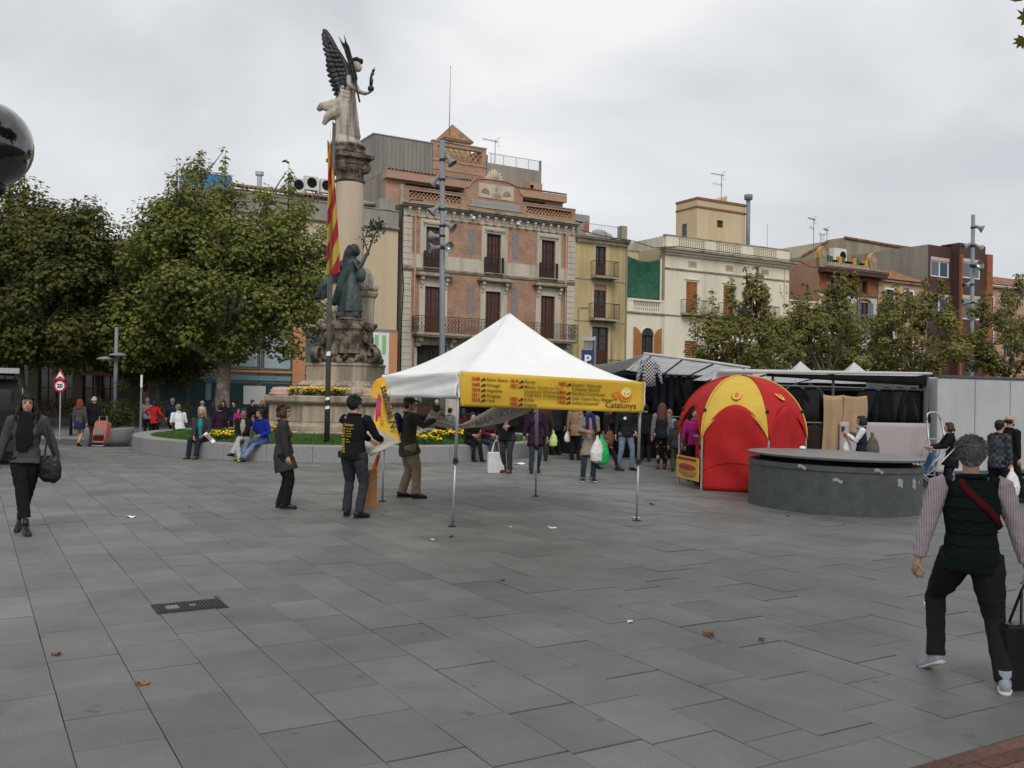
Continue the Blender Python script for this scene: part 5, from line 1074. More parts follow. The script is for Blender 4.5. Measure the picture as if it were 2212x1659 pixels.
for x in (.45, 6.35):
    b = MB(); poly = [(x - .45, 12.2), (x + .45, 12.2)] + [(x + .45 * math.cos(PI * k / 10), 13.35 + .45 * math.sin(PI * k / 10)) for k in range(11)]; b.prism(poly, -.05, .3); b.build('pylon', W_OLIVE, hm)
    b = MB(); b.tube([(x - .45, .12, 12.9)] + [(x + .47 * math.cos(PI - PI * k / 10), .12, 13.35 + .47 * math.sin(PI - PI * k / 10)) for k in range(11)], [(.2, .05)] * 12, 6, side=(0, 1, 0)); b.build('pylon_rim', W_OCHREC, hm)
    b = MB(); b.lathe([(.26, 0), (.28, .02), (0, .04)], 14); o = b.build('medallion', W_SALMON, hm); o.rotation_euler = (PI / 2, 0, 0); o.location = (x, -.06, 13.25)
a = thing('air_conditioner', 'large white air conditioner on the roof behind the ceramic crest', 'air conditioner', tuple(FP(39.2, 1.2, 12.95)), RZ, 'rooftop air conditioners'); part(a, 'casing', C_ACW, (-.75, .75, 0, .5, 0, 1.2)); part(a, 'foot', W_METAL, (-.7, -.55, .05, .45, -.06, 0), (.55, .7, .05, .45, -.06, 0)); b = MB(); b.lathe([(.34, 0), (.36, .02), (.3, .03), (0, .02)], 20); o = b.build('fan_grille', W_INT, a); o.rotation_euler = (PI / 2, 0, 0); o.location = (.3, 0, .62)
hp = house('peach_house', 'peach house with tiled roof half hidden behind the trees', 42.4)
ops = [(.9, 1.9, 9.1, 11.0), (3.4, 4.4, 9.1, 11.0), (.9, 1.9, 5.2, 7.4), (3.4, 4.4, 5.2, 7.4)]
wall(hp, 0, 6.3, 0, 11.7, ops, W_PEACH); shell(hp, 0, 6.3, 0, 9, 0, 11.7, W_GREY)
for o in ops: french(hp, *o, .1, W_WOOD, W_GLASSD, 3, 2, .2); part(hp, 'window_surround', W_WHITE, (o[0] - .14, o[0], -.03, .02, o[2], o[3] + .14), (o[1], o[1] + .14, -.03, .02, o[2], o[3] + .14), (o[0], o[1], -.03, .02, o[3], o[3] + .14))
part(hp, 'cornice', W_DIRT, (-.05, 6.3, -.25, .02, 11.62, 11.75)); tiles(hp, -.05, 6.3, -.3, 11.78, .36, field=4.5)
hg = house('gabled_house', 'tall olive grey gable wall with tiled roof edge behind the modernist house', 42.0)
b = MB(); b.prism([(.2, 0), (17.5, 0), (17.5, 16.6), (15.6, 16.55), (5.7, 16.75), (3.4, 16.2), (.3, 14.6)], 8, 16); b.build('wall', W_OLIVE, hg)
b = MB(); b.tube([(5.7, 7.95, 16.8), (10, 7.95, 16.75), (15.6, 7.95, 16.6)], .14, 6); b.tube([(.2, 7.95, 14.6), (3.4, 7.95, 16.25)], .12, 6); b.build('tile_verge', W_TILE, hg, True)
tiles(hg, 5.7, 15.8, 7.9, 16.72, .02, field=2.2)
b = MB(); b.lathe([(.2, 16.3), (.2, 17.0), (.28, 17.02), (.28, 17.2), (0, 17.22)], 10, (3.9, 9)); b.build('chimney', W_WHITE, hg)
antenna('aerial with reflector on the roof left of the gable', FP(41.4, 6, 13.2), 4.4, 1, .3); antenna('small aerial at the ridge of the olive gable', FP(45.6, 8.2, 16.2), 1.2, 0, .5)
hk = house('brown_flats', 'brown clad block of flats with white framed windows and orange brick pier', 48.75)
def B_(t): return t - 48.75
bo = [(B_(49.12), B_(51.66), 12.55, 13.95), (B_(49.12), B_(51.66), 9.0, 10.8)]
wall(hk, 0, B_(51.9), 0, 15.25, bo, W_BROWN); shell(hk, 0, B_(56.3), 0, 14, 0, 15.25, W_GREY); wall(hk, B_(51.9), B_(55.6), 0, 15.5, [(B_(52.3), B_(54.9), 12.6, 14.0), (B_(52.3), B_(54.9), 9.0, 10.8)], W_BROWN, y=-.8)
part(hk, 'bay_side', W_BROWN, (B_(51.9), B_(52.0), -.79, 0, 0, 15.5)); part(hk, 'bay_roof', W_BROWN, (B_(51.9), B_(55.6), -.8, 1, 15.5, 15.6))
for (x0_, x1_, z0_, z1_, y_) in ((B_(49.12), B_(51.66), 12.55, 13.95, .1), (B_(49.12), B_(51.66), 9.0, 10.8, .1), (B_(52.3), B_(54.9), 12.6, 14.0, -.7), (B_(52.3), B_(54.9), 9.0, 10.8, -.7)):
    f = part(hk, 'window', W_WHITE, (x0_, x1_, y_ - .04, y_ + .04, z0_, z0_ + .1), (x0_, x1_, y_ - .04, y_ + .04, z1_ - .1, z1_), *[(x - .07, x + .07, y_ - .04, y_ + .04, z0_ + .1, z1_ - .1) for x in (x0_ + .07, (x0_ + x1_) / 2, x1_ - .07)])
    for a, c in ((x0_ + .14, (x0_ + x1_) / 2 - .07), ((x0_ + x1_) / 2 + .07, x1_ - .14)): part(f, 'pane', glass_mat('blueish_glass', (.07, .1, .13)), (a, c, y_ - .01, y_ + .01, z0_ + .1, z1_ - .1))
    part(hk, 'blind_box', W_STONE, (x0_, x1_, y_ - .12, y_ - .02, z1_, z1_ + .3))
part(hk, 'brick_pier', W_BRICKO, (B_(55.6), B_(56.4), -1.0, 0, 0, 14.9), (B_(51.86), B_(52.14), -1.0, -.8, 0, 14.6))
hr = house('tiled_row_house', 'long house with broad tiled roof and round medallions at far right', 56.4)
ops = [(.7 + k * 3.0, 1.7 + k * 3.0, 9.9, 11.3) for k in range(7)] + [(.7 + k * 3.0, 1.7 + k * 3.0, 6, 8.2) for k in range(7)]
wall(hr, 0, 24, 0, 12.3, ops, W_SALMON); shell(hr, 0, 24, 0, 9, 0, 12.3, W_GREY)
for o in ops: french(hr, *o, .1, W_WOOD, W_GLASSD, 2, 2, .1); part(hr, 'window_surround', W_WHITE, (o[0] - .1, o[0], -.03, .02, o[2], o[3] + .1), (o[1], o[1] + .1, -.03, .02, o[2], o[3] + .1), (o[0], o[1], -.03, .02, o[3], o[3] + .1))
for k in range(7): b = MB(); b.lathe([(.36, 0), (.4, .03), (.3, .05), (.28, .02), (0, .03)], 16); o = b.build('medallion', W_STONE, hr); o.rotation_euler = (PI / 2, 0, 0); o.location = (2.75 + k * 3.0, -.03, 11.3)
part(hr, 'cornice', W_DIRT, (0, 24, -.3, .02, 12.2, 12.35), (0, 24, -.2, .02, 10.4 - 1.2, 10.5 - 1.2)); tiles(hr, 0, 24, -.4, 12.4, .33, field=5.5)
# ================================================================== trees
C_BARK = mat('plane_bark', (0.13, 0.115, 0.09), rough=0.95, var=0.25, scale=5, bump=0.4, alt=(0.24, 0.22, 0.18), altpos=(0.5, 0.6), detail=7)
def leaf_mat(name, base, warm, amt):
    m = bpy.data.materials.new(name); m.use_nodes = True; N, L = m.node_tree.nodes, m.node_tree.links; b = N['Principled BSDF']; b.inputs['Roughness'].default_value = 0.75; b.inputs['Specular IOR Level'].default_value = 0.1
    g_ = N.new('ShaderNodeNewGeometry'); rp = N.new('ShaderNodeValToRGB'); e = rp.color_ramp.elements
    e[0].position = 0.0; e[0].color = tuple(c * .72 for c in base) + (1,); e[1].position = 1.0; e[1].color = tuple(warm) + (1,)
    k = e.new(0.45); k.color = tuple(base) + (1,); k2 = e.new(1 - amt); k2.color = tuple(c * 1.25 for c in base) + (1,)
    L.new(g_.outputs['Random Per Island'], rp.inputs[0])
    tcn = N.new('ShaderNodeTexCoord'); nz = N.new('ShaderNodeTexNoise'); nz.inputs['Scale'].default_value = 0.55; nz.inputs['Detail'].default_value = 3; L.new(tcn.outputs['Object'], nz.inputs['Vector'])
    mr = N.new('ShaderNodeMapRange'); mr.inputs['From Min'].default_value = .3; mr.inputs['From Max'].default_value = .7; mr.inputs['To Min'].default_value = .75; mr.inputs['To Max'].default_value = 1.3; L.new(nz.outputs['Fac'], mr.inputs['Value'])
    hs = N.new('ShaderNodeHueSaturation'); L.new(rp.outputs[0], hs.inputs['Color']); L.new(mr.outputs[0], hs.inputs['Value'])
    L.new(hs.outputs[0], b.inputs['Base Color']); tr = N.new('ShaderNodeBsdfTranslucent'); L.new(hs.outputs[0], tr.inputs[0]); ms = N.new('ShaderNodeMixShader'); ms.inputs[0].default_value = .36
    L.new(b.outputs[0], ms.inputs[1]); L.new(tr.outputs[0], ms.inputs[2]); L.new(ms.outputs[0], N['Material Output'].inputs[0]); return m
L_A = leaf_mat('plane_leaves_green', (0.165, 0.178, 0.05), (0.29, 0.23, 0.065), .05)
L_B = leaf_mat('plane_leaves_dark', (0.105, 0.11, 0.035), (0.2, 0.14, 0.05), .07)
L_C = leaf_mat('plane_leaves_ochre', (0.18, 0.175, 0.056), (0.27, 0.19, 0.06), .06)
LEAF2 = [(0, -.1), (.28, -.02), (.5, .18), (.27, .3), (.34, .62), (.1, .52), (0, .9), (-.1, .52), (-.34, .62), (-.27, .3), (-.5, .18), (-.28, -.02)]
def add_leaves(centres, n, size, rng, spread, full=True):
    """numpy cloud of lobed leaves round clump centres -> (verts, faces)"""
    g_ = np.random.default_rng(rng.randrange(1 << 30)); shape = np.array(LEAF2 if full else [(0, -.1), (.45, .2), (.3, .6), (0, .9), (-.3, .6), (-.45, .2)]); m = len(shape)
    cs = np.array([[c[0], c[1], c[2]] for c in centres]); rad = np.array([c[3] for c in centres]); w = rad ** 2; idx = g_.choice(len(cs), n, p=w / w.sum())
    d = g_.normal(size=(n, 3)); d /= np.linalg.norm(d, axis=1)[:, None]; r = g_.random(n) ** 0.42
    pos = cs[idx] + d * (r * rad[idx])[:, None] * np.array([1, 1, .8])
    nrm = d * .7 + np.array([0, -.15, .7]) + g_.normal(size=(n, 3)) * .24; nrm /= np.linalg.norm(nrm, axis=1)[:, None]
    t = np.cross(nrm, g_.normal(size=(n, 3))); t /= np.linalg.norm(t, axis=1)[:, None]; bt = np.cross(nrm, t)
    s = size * g_.uniform(.65, 1.25, n)
    P = pos[:, None, :] + t[:, None, :] * (shape[None, :, 0] * s[:, None])[..., None] + bt[:, None, :] * (shape[None, :, 1] * s[:, None])[..., None]
    cup = (np.abs(shape[:, 0]) * .35)[None, :] * s[:, None]; P = P + nrm[:, None, :] * cup[..., None]
    return P.reshape(-1, 3), m
def tree(name, label, base, crown, trunk_h, trunk_r, nclump, nleaf, lsize, seed, lm, spikes=6, full=True, group='plane trees of the square', clump_r=(.55, .95), hollow=.45):
    """crown = list of (centre rel. to base, radii)"""
    rg = random.Random(seed); t_ = thing(name, label, 'tree', tuple(base), 0, group)
    tr_ = MB(); top = Vector((rg.gauss(0, .1), rg.gauss(0, .1), trunk_h))
    tr_.tube([(0, 0, -.05), (0.02, 0, .25), (top.x * .4, top.y * .4, trunk_h * .5), top], [trunk_r * 1.45, trunk_r * 1.08, trunk_r * .92, trunk_r * .85], 12)
    cl = []
    tot = sum(r[0] * r[1] * r[2] for _, r in crown)
    for c, r in crown:
        for k in range(int(nclump * r[0] * r[1] * r[2] / tot) + 1):
            d = Vector((rg.gauss(0, 1), rg.gauss(0, 1), rg.gauss(0, 1))).normalized(); q = (hollow + (1 - hollow) * rg.random()) ** .6; nz_ = 1 + .22 * noise.noise(Vector((d.x * 2 + seed, d.y * 2, d.z * 2)))
            cl.append((c[0] + d.x * r[0] * q * nz_, c[1] + d.y * r[1] * q * nz_, c[2] + d.z * r[2] * q * nz_, rg.uniform(*clump_r)))
    # upright leafy shoots that break the outline
    for k in range(spikes):
        c, r = rg.choice(crown); a = rg.uniform(0, 2 * PI); q = rg.uniform(.1, .75); x, y = c[0] + r[0] * q * math.cos(a), c[1] + r[1] * q * math.sin(a); z = c[2] + r[2] * math.sqrt(max(0, 1 - q * q)); h = rg.uniform(.5, 1.3)
        for j in range(4): cl.append((x + rg.gauss(0, .08), y + rg.gauss(0, .08), z + h * j / 3, .34 - .05 * j))
        tr_.tube([(x, y, z - 1.0), (x, y, z + h)], [.03, .01], 4)
    # limbs
    mains = []
    for k in range(7):
        a = 2 * PI * k / 7 + rg.gauss(0, .2); c, r = crown[k % len(crown)]; e = Vector((c[0] + r[0] * .45 * math.cos(a), c[1] + r[1] * .45 * math.sin(a), c[2] + r[2] * rg.uniform(-.1, .5)))
        mid = top.lerp(e, .5) + Vector((rg.gauss(0, .2), rg.gauss(0, .2), rg.gauss(.1, .2))); tr_.tube([top - Vector((0, 0, .15)), top.lerp(mid, .5), mid, e], [trunk_r * .6, trunk_r * .48, trunk_r * .34, trunk_r * .14], 7); mains += [mid, e]
    for c in cl[::3]:
        e = Vector(c[:3]); m_ = min(mains, key=lambda p: (p - e).length); tr_.tube([m_, m_.lerp(e, .55) + Vector((rg.gauss(0, .12), rg.gauss(0, .12), rg.gauss(0, .1))), e], [.05, .03, .012], 4)
    tr_.build('trunk', C_BARK, t_, True)
    P, m = add_leaves(cl, nleaf, lsize, rg, 1, full)
    me = bpy.data.meshes.new('crown'); nv = len(P); me.vertices.add(nv); me.vertices.foreach_set('co', P.astype(np.float32).ravel()); nf = nv // m
    me.loops.add(nv); me.loops.foreach_set('vertex_index', np.arange(nv, dtype=np.int32)); me.polygons.add(nf); me.polygons.foreach_set('loop_start', np.arange(0, nv, m, dtype=np.int32)); me.polygons.foreach_set('loop_total', np.full(nf, m, dtype=np.int32))
    me.materials.append(lm); me.update(); me.validate(); link('crown', me, t_); return t_
b0 = AT(478, 860, 41.0); bx0 = Vector((b0.x, 41.0, 0.1))
tree('plane_tree', 'broad green plane tree in front of the corner shop, left of the flagpole', bx0, [((-.6, 0, 6.4), (4.6, 3.6, 2.8)), ((-.9, .2, 8.8), (2.4, 2.4, 2.5)), ((-2.6, 0, 7.6), (1.9, 2.2, 2.2)), ((-1.3, 0, 10.3), (1.3, 1.3, 1.7)), ((2.5, 0, 9.4), (1.3, 1.3, 1.3)), ((2.5, 0, 7.7), (2.2, 2.3, 2.7)), ((-4.0, 0, 5.0), (2.0, 2.4, 2.2)), ((3.0, 0, 4.9), (1.9, 2.2, 1.6)), ((-1.6, -.6, 4.0), (2.6, 2.2, 1.0))], 2.9, .34, 400, 52000, .18, 21, L_A, 18)
b1 = Vector((-21.2, 40.0, 0.1))
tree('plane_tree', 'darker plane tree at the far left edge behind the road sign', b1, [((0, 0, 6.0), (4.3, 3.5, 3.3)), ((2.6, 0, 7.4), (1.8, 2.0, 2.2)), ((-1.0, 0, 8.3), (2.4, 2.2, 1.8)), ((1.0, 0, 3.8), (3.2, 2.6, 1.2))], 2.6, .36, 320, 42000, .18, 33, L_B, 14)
b2 = Vector((-17.6, 46.0, 0.1))
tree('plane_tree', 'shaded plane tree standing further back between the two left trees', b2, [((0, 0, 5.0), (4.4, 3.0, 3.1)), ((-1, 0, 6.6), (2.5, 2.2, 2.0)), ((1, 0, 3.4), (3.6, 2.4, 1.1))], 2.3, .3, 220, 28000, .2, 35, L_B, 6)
b2 = Vector((-26.5, 44.0, 0.1))
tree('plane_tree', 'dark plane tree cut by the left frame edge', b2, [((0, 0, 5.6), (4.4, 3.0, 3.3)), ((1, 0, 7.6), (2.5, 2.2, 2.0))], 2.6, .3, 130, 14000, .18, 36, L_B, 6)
# right hand row, beyond the stalls
for (px, Y, zc, rx, rz_, lab, sd, lm, tp_) in ((1592, 44, 4.45, 2.3, 1.8, 'small plane tree in front of the cream house, first of the right row', 41, L_C, 8.2), (1790, 46, 4.7, 2.3, 2.0, 'sparse plane tree before the low link house, second of the right row', 42, L_C, 8.0), (1985, 48, 4.8, 2.5, 2.1, 'plane tree in front of the peach house, third of the right row', 43, L_C, 9.0), (2175, 50, 5.0, 2.8, 2.2, 'plane tree at the right frame edge beyond the lamp mast', 44, L_C, 8.6), (1880, 52, 4.4, 2.6, 1.9, 'plane tree set behind the gap between the second and third of the row', 45, L_C, 7), (1690, 52, 3.8, 2.4, 1.6, 'low plane tree set behind the first two of the right row', 46, L_C, 6.5)):
    p = AT(px, 860, Y); b_ = Vector((p.x, Y, 0))
    tree('plane_tree', lab, b_, [((0, 0, zc), (rx, rx * .9, rz_)), ((rx * .3, 0, zc + rz_ * .65), (rx * .4, rx * .4, rz_ * .7)), ((-rx * .55, 0, zc + .1), (rx * .6, rx * .6, rz_ * .65))], 2.4, .15, 66, 9000, .155, sd, lm, 12, clump_r=(.35, .65), hollow=.3)
# tree overhanging from the near right, out of frame but for a few leaves
tn = tree('plane_tree', 'near plane tree outside the right edge, only leaf tips in view at the top corner', Vector((6.9, 5.2, 0)), [((-.6, -.6, 6.6), (3.6, 3.2, 1.8)), ((-2.6, -2.4, 6.4), (3.0, 2.8, 1.6)), ((-5.4, -3.6, 6.6), (3.0, 2.6, 1.6))], 3.6, .2, 230, 15000, .22, 51, L_A, 0, clump_r=(.4, .7))
lf2 = MB(); 
for (px, py, Y, s_, rot) in ((2206, -2, 6.2, .2, .3), (2214, 86, 6.2, .17, 1.9), (2226, 40, 6.2, .2, 1.0), (2236, 96, 6.2, .18, 2.6), (2220, 10, 6.25, .18, 4.0)):
    p = AT(px, py, Y) - Vector((6.9, 5.2, 0)); ca, sa = math.cos(rot), math.sin(rot); s_ *= .62; lf2.add([(p.x + s_ * (a * ca - b_ * sa), p.y + .05 * abs(a), p.z + s_ * (a * sa + b_ * ca)) for a, b_ in LEAF2], [tuple(range(12))])
pt = AT(2240, 50, 6.2) - Vector((6.9, 5.2, 0)); lf2.tube([pt + Vector((1.6, -.2, .6)), pt + Vector((.5, 0, .2)), pt], [.03, .015, .006], 4); lf2.build('outer_twig', L_C, tn)

# ================================================================== street furniture
C_LAMPG = mat('lamp_grey', (0.2, 0.205, 0.2), rough=0.5, var=0.1, scale=6, bump=0.03)
C_REFL = mat('lamp_reflector', (0.75, 0.76, 0.76), rough=0.25, var=0.05, scale=6, bump=0, metal=0.7)
def floodmast(label, p, H, heads, tilt=(0, 0), arm=None):
    t_ = thing('floodlight_mast', label, 'lamp post', tuple(p), 0, 'floodlight masts'); t_.rotation_euler = (tilt[0], tilt[1], 0)
    b = MB(); b.tube([(0, 0, 0), (0, 0, 3), (0, 0, H)], [.135, .13, .112], 16); b.build('pole', C_STEELP, t_, True); b = MB(); b.lathe([(.22, 0), (.22, .03), (.15, .05), (.14, .3)], 16); b.build('base_plate', C_STEELP, t_)
    for (z, az, el) in heads:
        d = Vector((math.cos(el) * math.cos(az), math.cos(el) * math.sin(az), math.sin(el))); out = Vector((math.cos(az), math.sin(az), 0)); c = Vector((0, 0, z)) + out * .34
        b = MB(); b.tube([Vector((0, 0, z + .05)) + out * .11, Vector((0, 0, z + .05)) + out * .24, c - d * .16], .028, 6); b.lathe([(.14, -.05), (.145, .05)], 14, cap=False); b.build('clamp', C_BLKP, t_)
        # head: cylinder housing, flared reflector bowl
        q = d.to_track_quat('Z', 'Y'); b = MB(); b.lathe([(0, -.28), (.085, -.27), (.1, -.22), (.1, .0), (.13, .05), (.24, .22), (.25, .25), (.235, .25), (.12, .06)], 18, cap=False); o = b.build('floodlight', C_LAMPG, t_, True, tuple(c)); o.rotation_mode = 'QUATERNION'; o.rotation_quaternion = q
        b = MB(); b.lathe([(.232, .235), (.15, .10), (0, .04)], 18, cap=False); b.build('reflector', C_REFL, o, True); 
    # clamp rings belong at their heights
    for ch, (z, az, el) in zip([c for c in t_.children if c.name.startswith('clamp')], heads):
        for v in ch.data.vertices:
            if v.co.z < 1.0: v.co.z += z
    if arm:
        b = MB(); b.tube([(0, 0, arm), (1.3, 0, arm - .05)], .03, 6); b.build('arm', C_STEELP, t_)
    return t_
pm = AT(956, 880, 42); floodmast('tall grey floodlight mast standing before the brick house', Vector((pm.x, 42, 0)), 13.25, [(12.35, -.2, -.95), (11.45, PI * .95, -.75), (10.1, PI * 1.05, -.7), (9.35, -.3, -.55), (8.4, -.9, -.3), (8.9, PI * .9, .1), (8.35, PI * 1.1, -.1)], (0, math.radians(-1.0)), 11.55)
pm = AT(2097, 880, 57); floodmast('tall grey floodlight mast among the trees at far right', Vector((pm.x, 57, 0)), 13.3, [(12.5, -.3, -.45), (11.4, PI, -.5), (11.35, .1, -.5), (10.2, -1.3, -.15), (10.1, .0, -.2), (9.0, PI * 1.1, -.6), (7.9, PI, -.1), (7.9, 0, -.1)])
# double mushroom lamp at the left
pm = AT(215, 880, 36.0)
t_ = thing('street_lamp', 'grey street lamp with two flat mushroom heads before the left trees', 'street lamp', (pm.x, 37.4, -.18))
b = MB(); b.tube([(0, 0, 0), (0, 0, 2.2), (0, 0, 2.25), (0, 0, 4.4)], [.065, .06, .08, .07], 12); b.build('post', C_STEELP, t_, True); b = MB(); b.lathe([(.16, 0), (.16, .25), (.09, .3)], 12); b.build('base', C_STEELP, t_)
for sx, z in ((-.36, 3.12), (.12, 3.28)):
    b = MB(); b.lathe([(0, .1), (.12, .09), (.3, .03), (.36, -.02), (.34, -.04), (.1, -.03), (.06, -.08), (0, -.1)], 18); b.build('lamp_head', C_LAMPG, t_, True, (sx, -.12, z)); b = MB(); b.tube([(0, 0, z - .05), (sx, -.12, z - .05)], .025, 6); b.build('lamp_arm', C_STEELP, t_)
# road sign post
C_SIGNR = mat('sign_red', (.42, .02, .03), rough=.45, var=.05, scale=4, bump=0); C_SIGNW = mat('sign_white', (.75, .75, .74), rough=.45, var=.04, scale=4, bump=0)
pm = AT(130, 880, 36.2); t_ = thing('road_sign', 'post with speed hump triangle above a round 20 limit sign', 'road sign', (pm.x, 36.2, -.3))
b = MB(); b.tube([(0, 0, 0), (0, 0, 2.75)], .025, 8); b.build('post', C_ALU, t_)
def tri(r, y0, y1, zc): b = MB(); b.prism([(r * math.cos(-PI / 2 - PI / 3 + k * 2 * PI / 3 + 0), zc + r * math.sin(-PI / 2 - PI / 3 + k * 2 * PI / 3)) for k in range(3)], y0, y1); return b
tri(.28, -.06, -.035, 2.5).build('triangle_plate', C_SIGNR, t_); tri(.175, -.068, -.06, 2.5).build('triangle_face', C_SIGNW, t_)
b = MB(); b.prism([(-.11, 2.425), (.11, 2.425), (.11, 2.445), (.065, 2.45), (.045, 2.485), (-.045, 2.485), (-.065, 2.45), (-.11, 2.445)], -.074, -.068); b.build('hump_symbol', W_INK, t_)
def disc(r, y0, y1, zc): b = MB(); b.prism([(r * math.cos(2 * PI * k / 28), zc + r * math.sin(2 * PI * k / 28)) for k in range(28)], y0, y1); return b
disc(.235, -.06, -.035, 2.12).build('round_plate', C_SIGNR, t_); disc(.17, -.068, -.06, 2.12).build('round_face', C_SIGNW, t_)
text('20', .22, W_INK, t_, frame_mat((0, -.07, 2.045), (1, 0, 0), (0, 0, 1)), align='CENTER', bold=.011)
# parking sign by the ochre house
pm = AT(1283, 880, 50); t_ = thing('parking_sign', 'blue parking sign with a P under a small lamp box', 'sign', (pm.x, 50, 0))
b = MB(); b.tube([(0, 0, 0), (0, 0, 5.0)], .07, 8); b.build('post', C_STEELP, t_); b = MB(); b.box(-.72, -.1, -.08, 0, 3.5, 4.25); b.build('sign_plate', mat('sign_blue', (.02, .045, .16), rough=.5, var=.08, scale=4, bump=0), t_)
text('P', .75, C_SIGNW, t_, frame_mat((-.58, -.085, 3.45), (1, 0, 0), (0, 0, 1)), bold=.02); b = MB(); b.box(-.75, 0, -.12, .12, 4.75, 4.95); b.build('lamp_box', C_ALU, t_); b = MB(); b.box(-.6, -.12, -.03, .03, 4.3, 4.72); b.build('bracket_grille', W_METAL, t_)
# planter tub with shrub, bollards, hedge, thin posts
pm = G(258, 948); t_ = thing('planter_tub', 'round grey concrete tub planter with a brownish shrub beside the road', 'planter', (pm.x - .5, 32.9, -.27)); b = MB(); b.lathe([(.62, 0), (.8, .25), (.84, .62), (.84, .66), (.76, .66), (.7, .5), (0, .5)], 26); b.build('tub', C_PLWALL, t_, True)
C_SHR = leaf_mat('shrub_leaves', (.045, .055, .02), (.16, .08, .03), .2)
def foliage_blob(parent, name, cl, n, size, seed, lm):
    P, m = add_leaves(cl, n, size, random.Random(seed), 1, False); b = MB(); b.v = [tuple(p) for p in P]; b.f = [tuple(range(i, i + m)) for i in range(0, len(P), m)]; b.mi = [0] * len(b.f); return b.build(name, lm, parent)
rg = random.Random(8); foliage_blob(t_, 'shrub', [(rg.gauss(0, .35), rg.gauss(0, .3), .85 + abs(rg.gauss(0, .35)), rg.uniform(.22, .4)) for k in range(26)], 3200, .07, 4, C_SHR)
b = MB()
for k in range(9): a = rg.uniform(0, 6.28); b.tube([(0, 0, .5), (.2 * math.cos(a), .2 * math.sin(a), .9), (.45 * math.cos(a), .4 * math.sin(a), 1.35)], [.03, .02, .008], 5)
b.build('stems', C_BARK, t_)
t_ = thing('hedge', 'low clipped dark hedge behind the street bollards', 'hedge', (-21.5, 42.5, .1)); rg = random.Random(12); foliage_blob(t_, 'foliage', [(x * .35, rg.gauss(0, .2), .75 + rg.gauss(0, .2), .42) for x in range(-12, 20)], 4500, .08, 5, L_B); b = MB()
for k in range(-12, 20, 2): b.tube([(k * .35, 0, 0), (k * .35, 0, .7)], .03, 5)
b.build('stems', C_BARK, t_)
bo = thing('bollard', 'slim black steel bollard by the kerb', 'bollard', (0, 0, 0), 0, 'street bollards'); b = MB(); b.lathe([(.055, 0), (.055, .78), (.065, .8), (.065, .86), (.05, .9), (0, .92)], 10); b.build('post', C_BLKP, bo, True); b = MB(); b.lathe([(.09, 0), (.09, .03), (.06, .05)], 10); b.build('foot', C_BLKP, bo)
first = True
for (px, lab) in ((165, 'slim black bollard, leftmost beside the walking couple'), (178, 'slim black bollard just left of the red haired woman'), (195, 'slim black bollard at the red haired woman, left leg'), (237, 'slim black bollard between the couple and the tub planter'), (327, 'slim black bollard next to the white topped post'), (148, 'slim black bollard nearest the sign post'), (205, 'slim black bollard hidden by the couple')):
    p = AT(px, 930, 37.4)
    if first: o = bo; first = False
    else:
        o = bo.copy(); col.objects.link(o)
        for ch in bo.children: c = ch.copy(); col.objects.link(c); c.parent = o
    o.location = (p.x, 37.6, -.18); o['label'] = lab
t_ = thing('marker_post', 'thin grey post with white top near the woman in red', 'post', (AT(297, 930, 37.2).x, 37.5, -.18)); b = MB(); b.tube([(0, 0, 0), (0, 0, 2.0)], .04, 8); b.build('post', C_STEELP, t_); b = MB(); b.tube([(0, 0, 2.0), (0, 0, 2.5)], .045, 8); b.build('white_top', C_SIGNW, t_)
# glossy black globe of a lamp at the upper left, close to the camera
gp = AT(-30, 312, 5.0); t_ = thing('globe_lamp', 'large glossy black glass globe cut by the left edge', 'street lamp', (gp.x, 5.0, 0))
b = MB(); b.ell((0, 0, gp.z), (.234, .234, .234), 40, 26); gm = mat('black_globe_glass', (.008, .008, .009), rough=.04, var=.05, scale=3, bump=0, spec=.8, coat=1.0); b.build('globe', gm, t_, True); b = MB(); b.tube([(0, .02, 0), (0, .02, gp.z - .27)], [.05, .035], 10); b.lathe([(.035, gp.z - .3), (.1, gp.z - .25), (.1, gp.z - .21), (.06, gp.z - .2)], 16); b.tube([(0, 0, gp.z - .27), (.1, 0, gp.z - .262)], .008, 5); b.build('post', C_BLKP, t_, True)
# ================================================================== white canopy tent with banners
T_WHITE = mat('tent_fabric_white', (0.86, 0.87, 0.86), rough=0.7, var=0.04, scale=2.5, bump=0.7, bscale=3.5, trans=0.14)
T_YEL = mat('banner_yellow', (0.62, 0.385, 0.035), rough=0.6, var=0.12, scale=2, bump=0.15, bscale=4)
T_ORY = mat('banner_yellow_back', (0.62, 0.33, 0.02), rough=0.65, var=0.06, scale=2, bump=0.1)
T_BACK = mat('banner_reverse_beige', (0.50, 0.45, 0.39), rough=0.75, var=0.06, scale=3, bump=0.2, bscale=6, trans=0.1)
P_RED = mat('print_red', (0.42, 0.04, 0.02), rough=0.6, var=0.05, scale=5, bump=0)
P_BRN = mat('print_brown', (0.15, 0.085, 0.02), rough=0.6, var=0.05, scale=5, bump=0)
P_BLK = mat('print_black', (0.03, 0.025, 0.02), rough=0.6, var=0.05, scale=5, bump=0)
P_GREY = mat('show_through_grey', (0.3, 0.27, 0.25), rough=0.8, var=0.1, scale=5, bump=0)
cF, cR, cB, cL = [Vector((G(*p).x, G(*p).y, 0)) for p in ((977, 1138), (1375, 1125), (1157, 1072), (826, 1083))]
tc0 = (cF + cR + cB + cL) / 4; tc0.z = 0
tent = thing('canopy_tent', 'white pop-up canopy tent with yellow banner standing on four thin legs', 'tent', tuple(tc0))
peak = Vector((-.06, 14.62, 3.1)) - tc0
tops = []
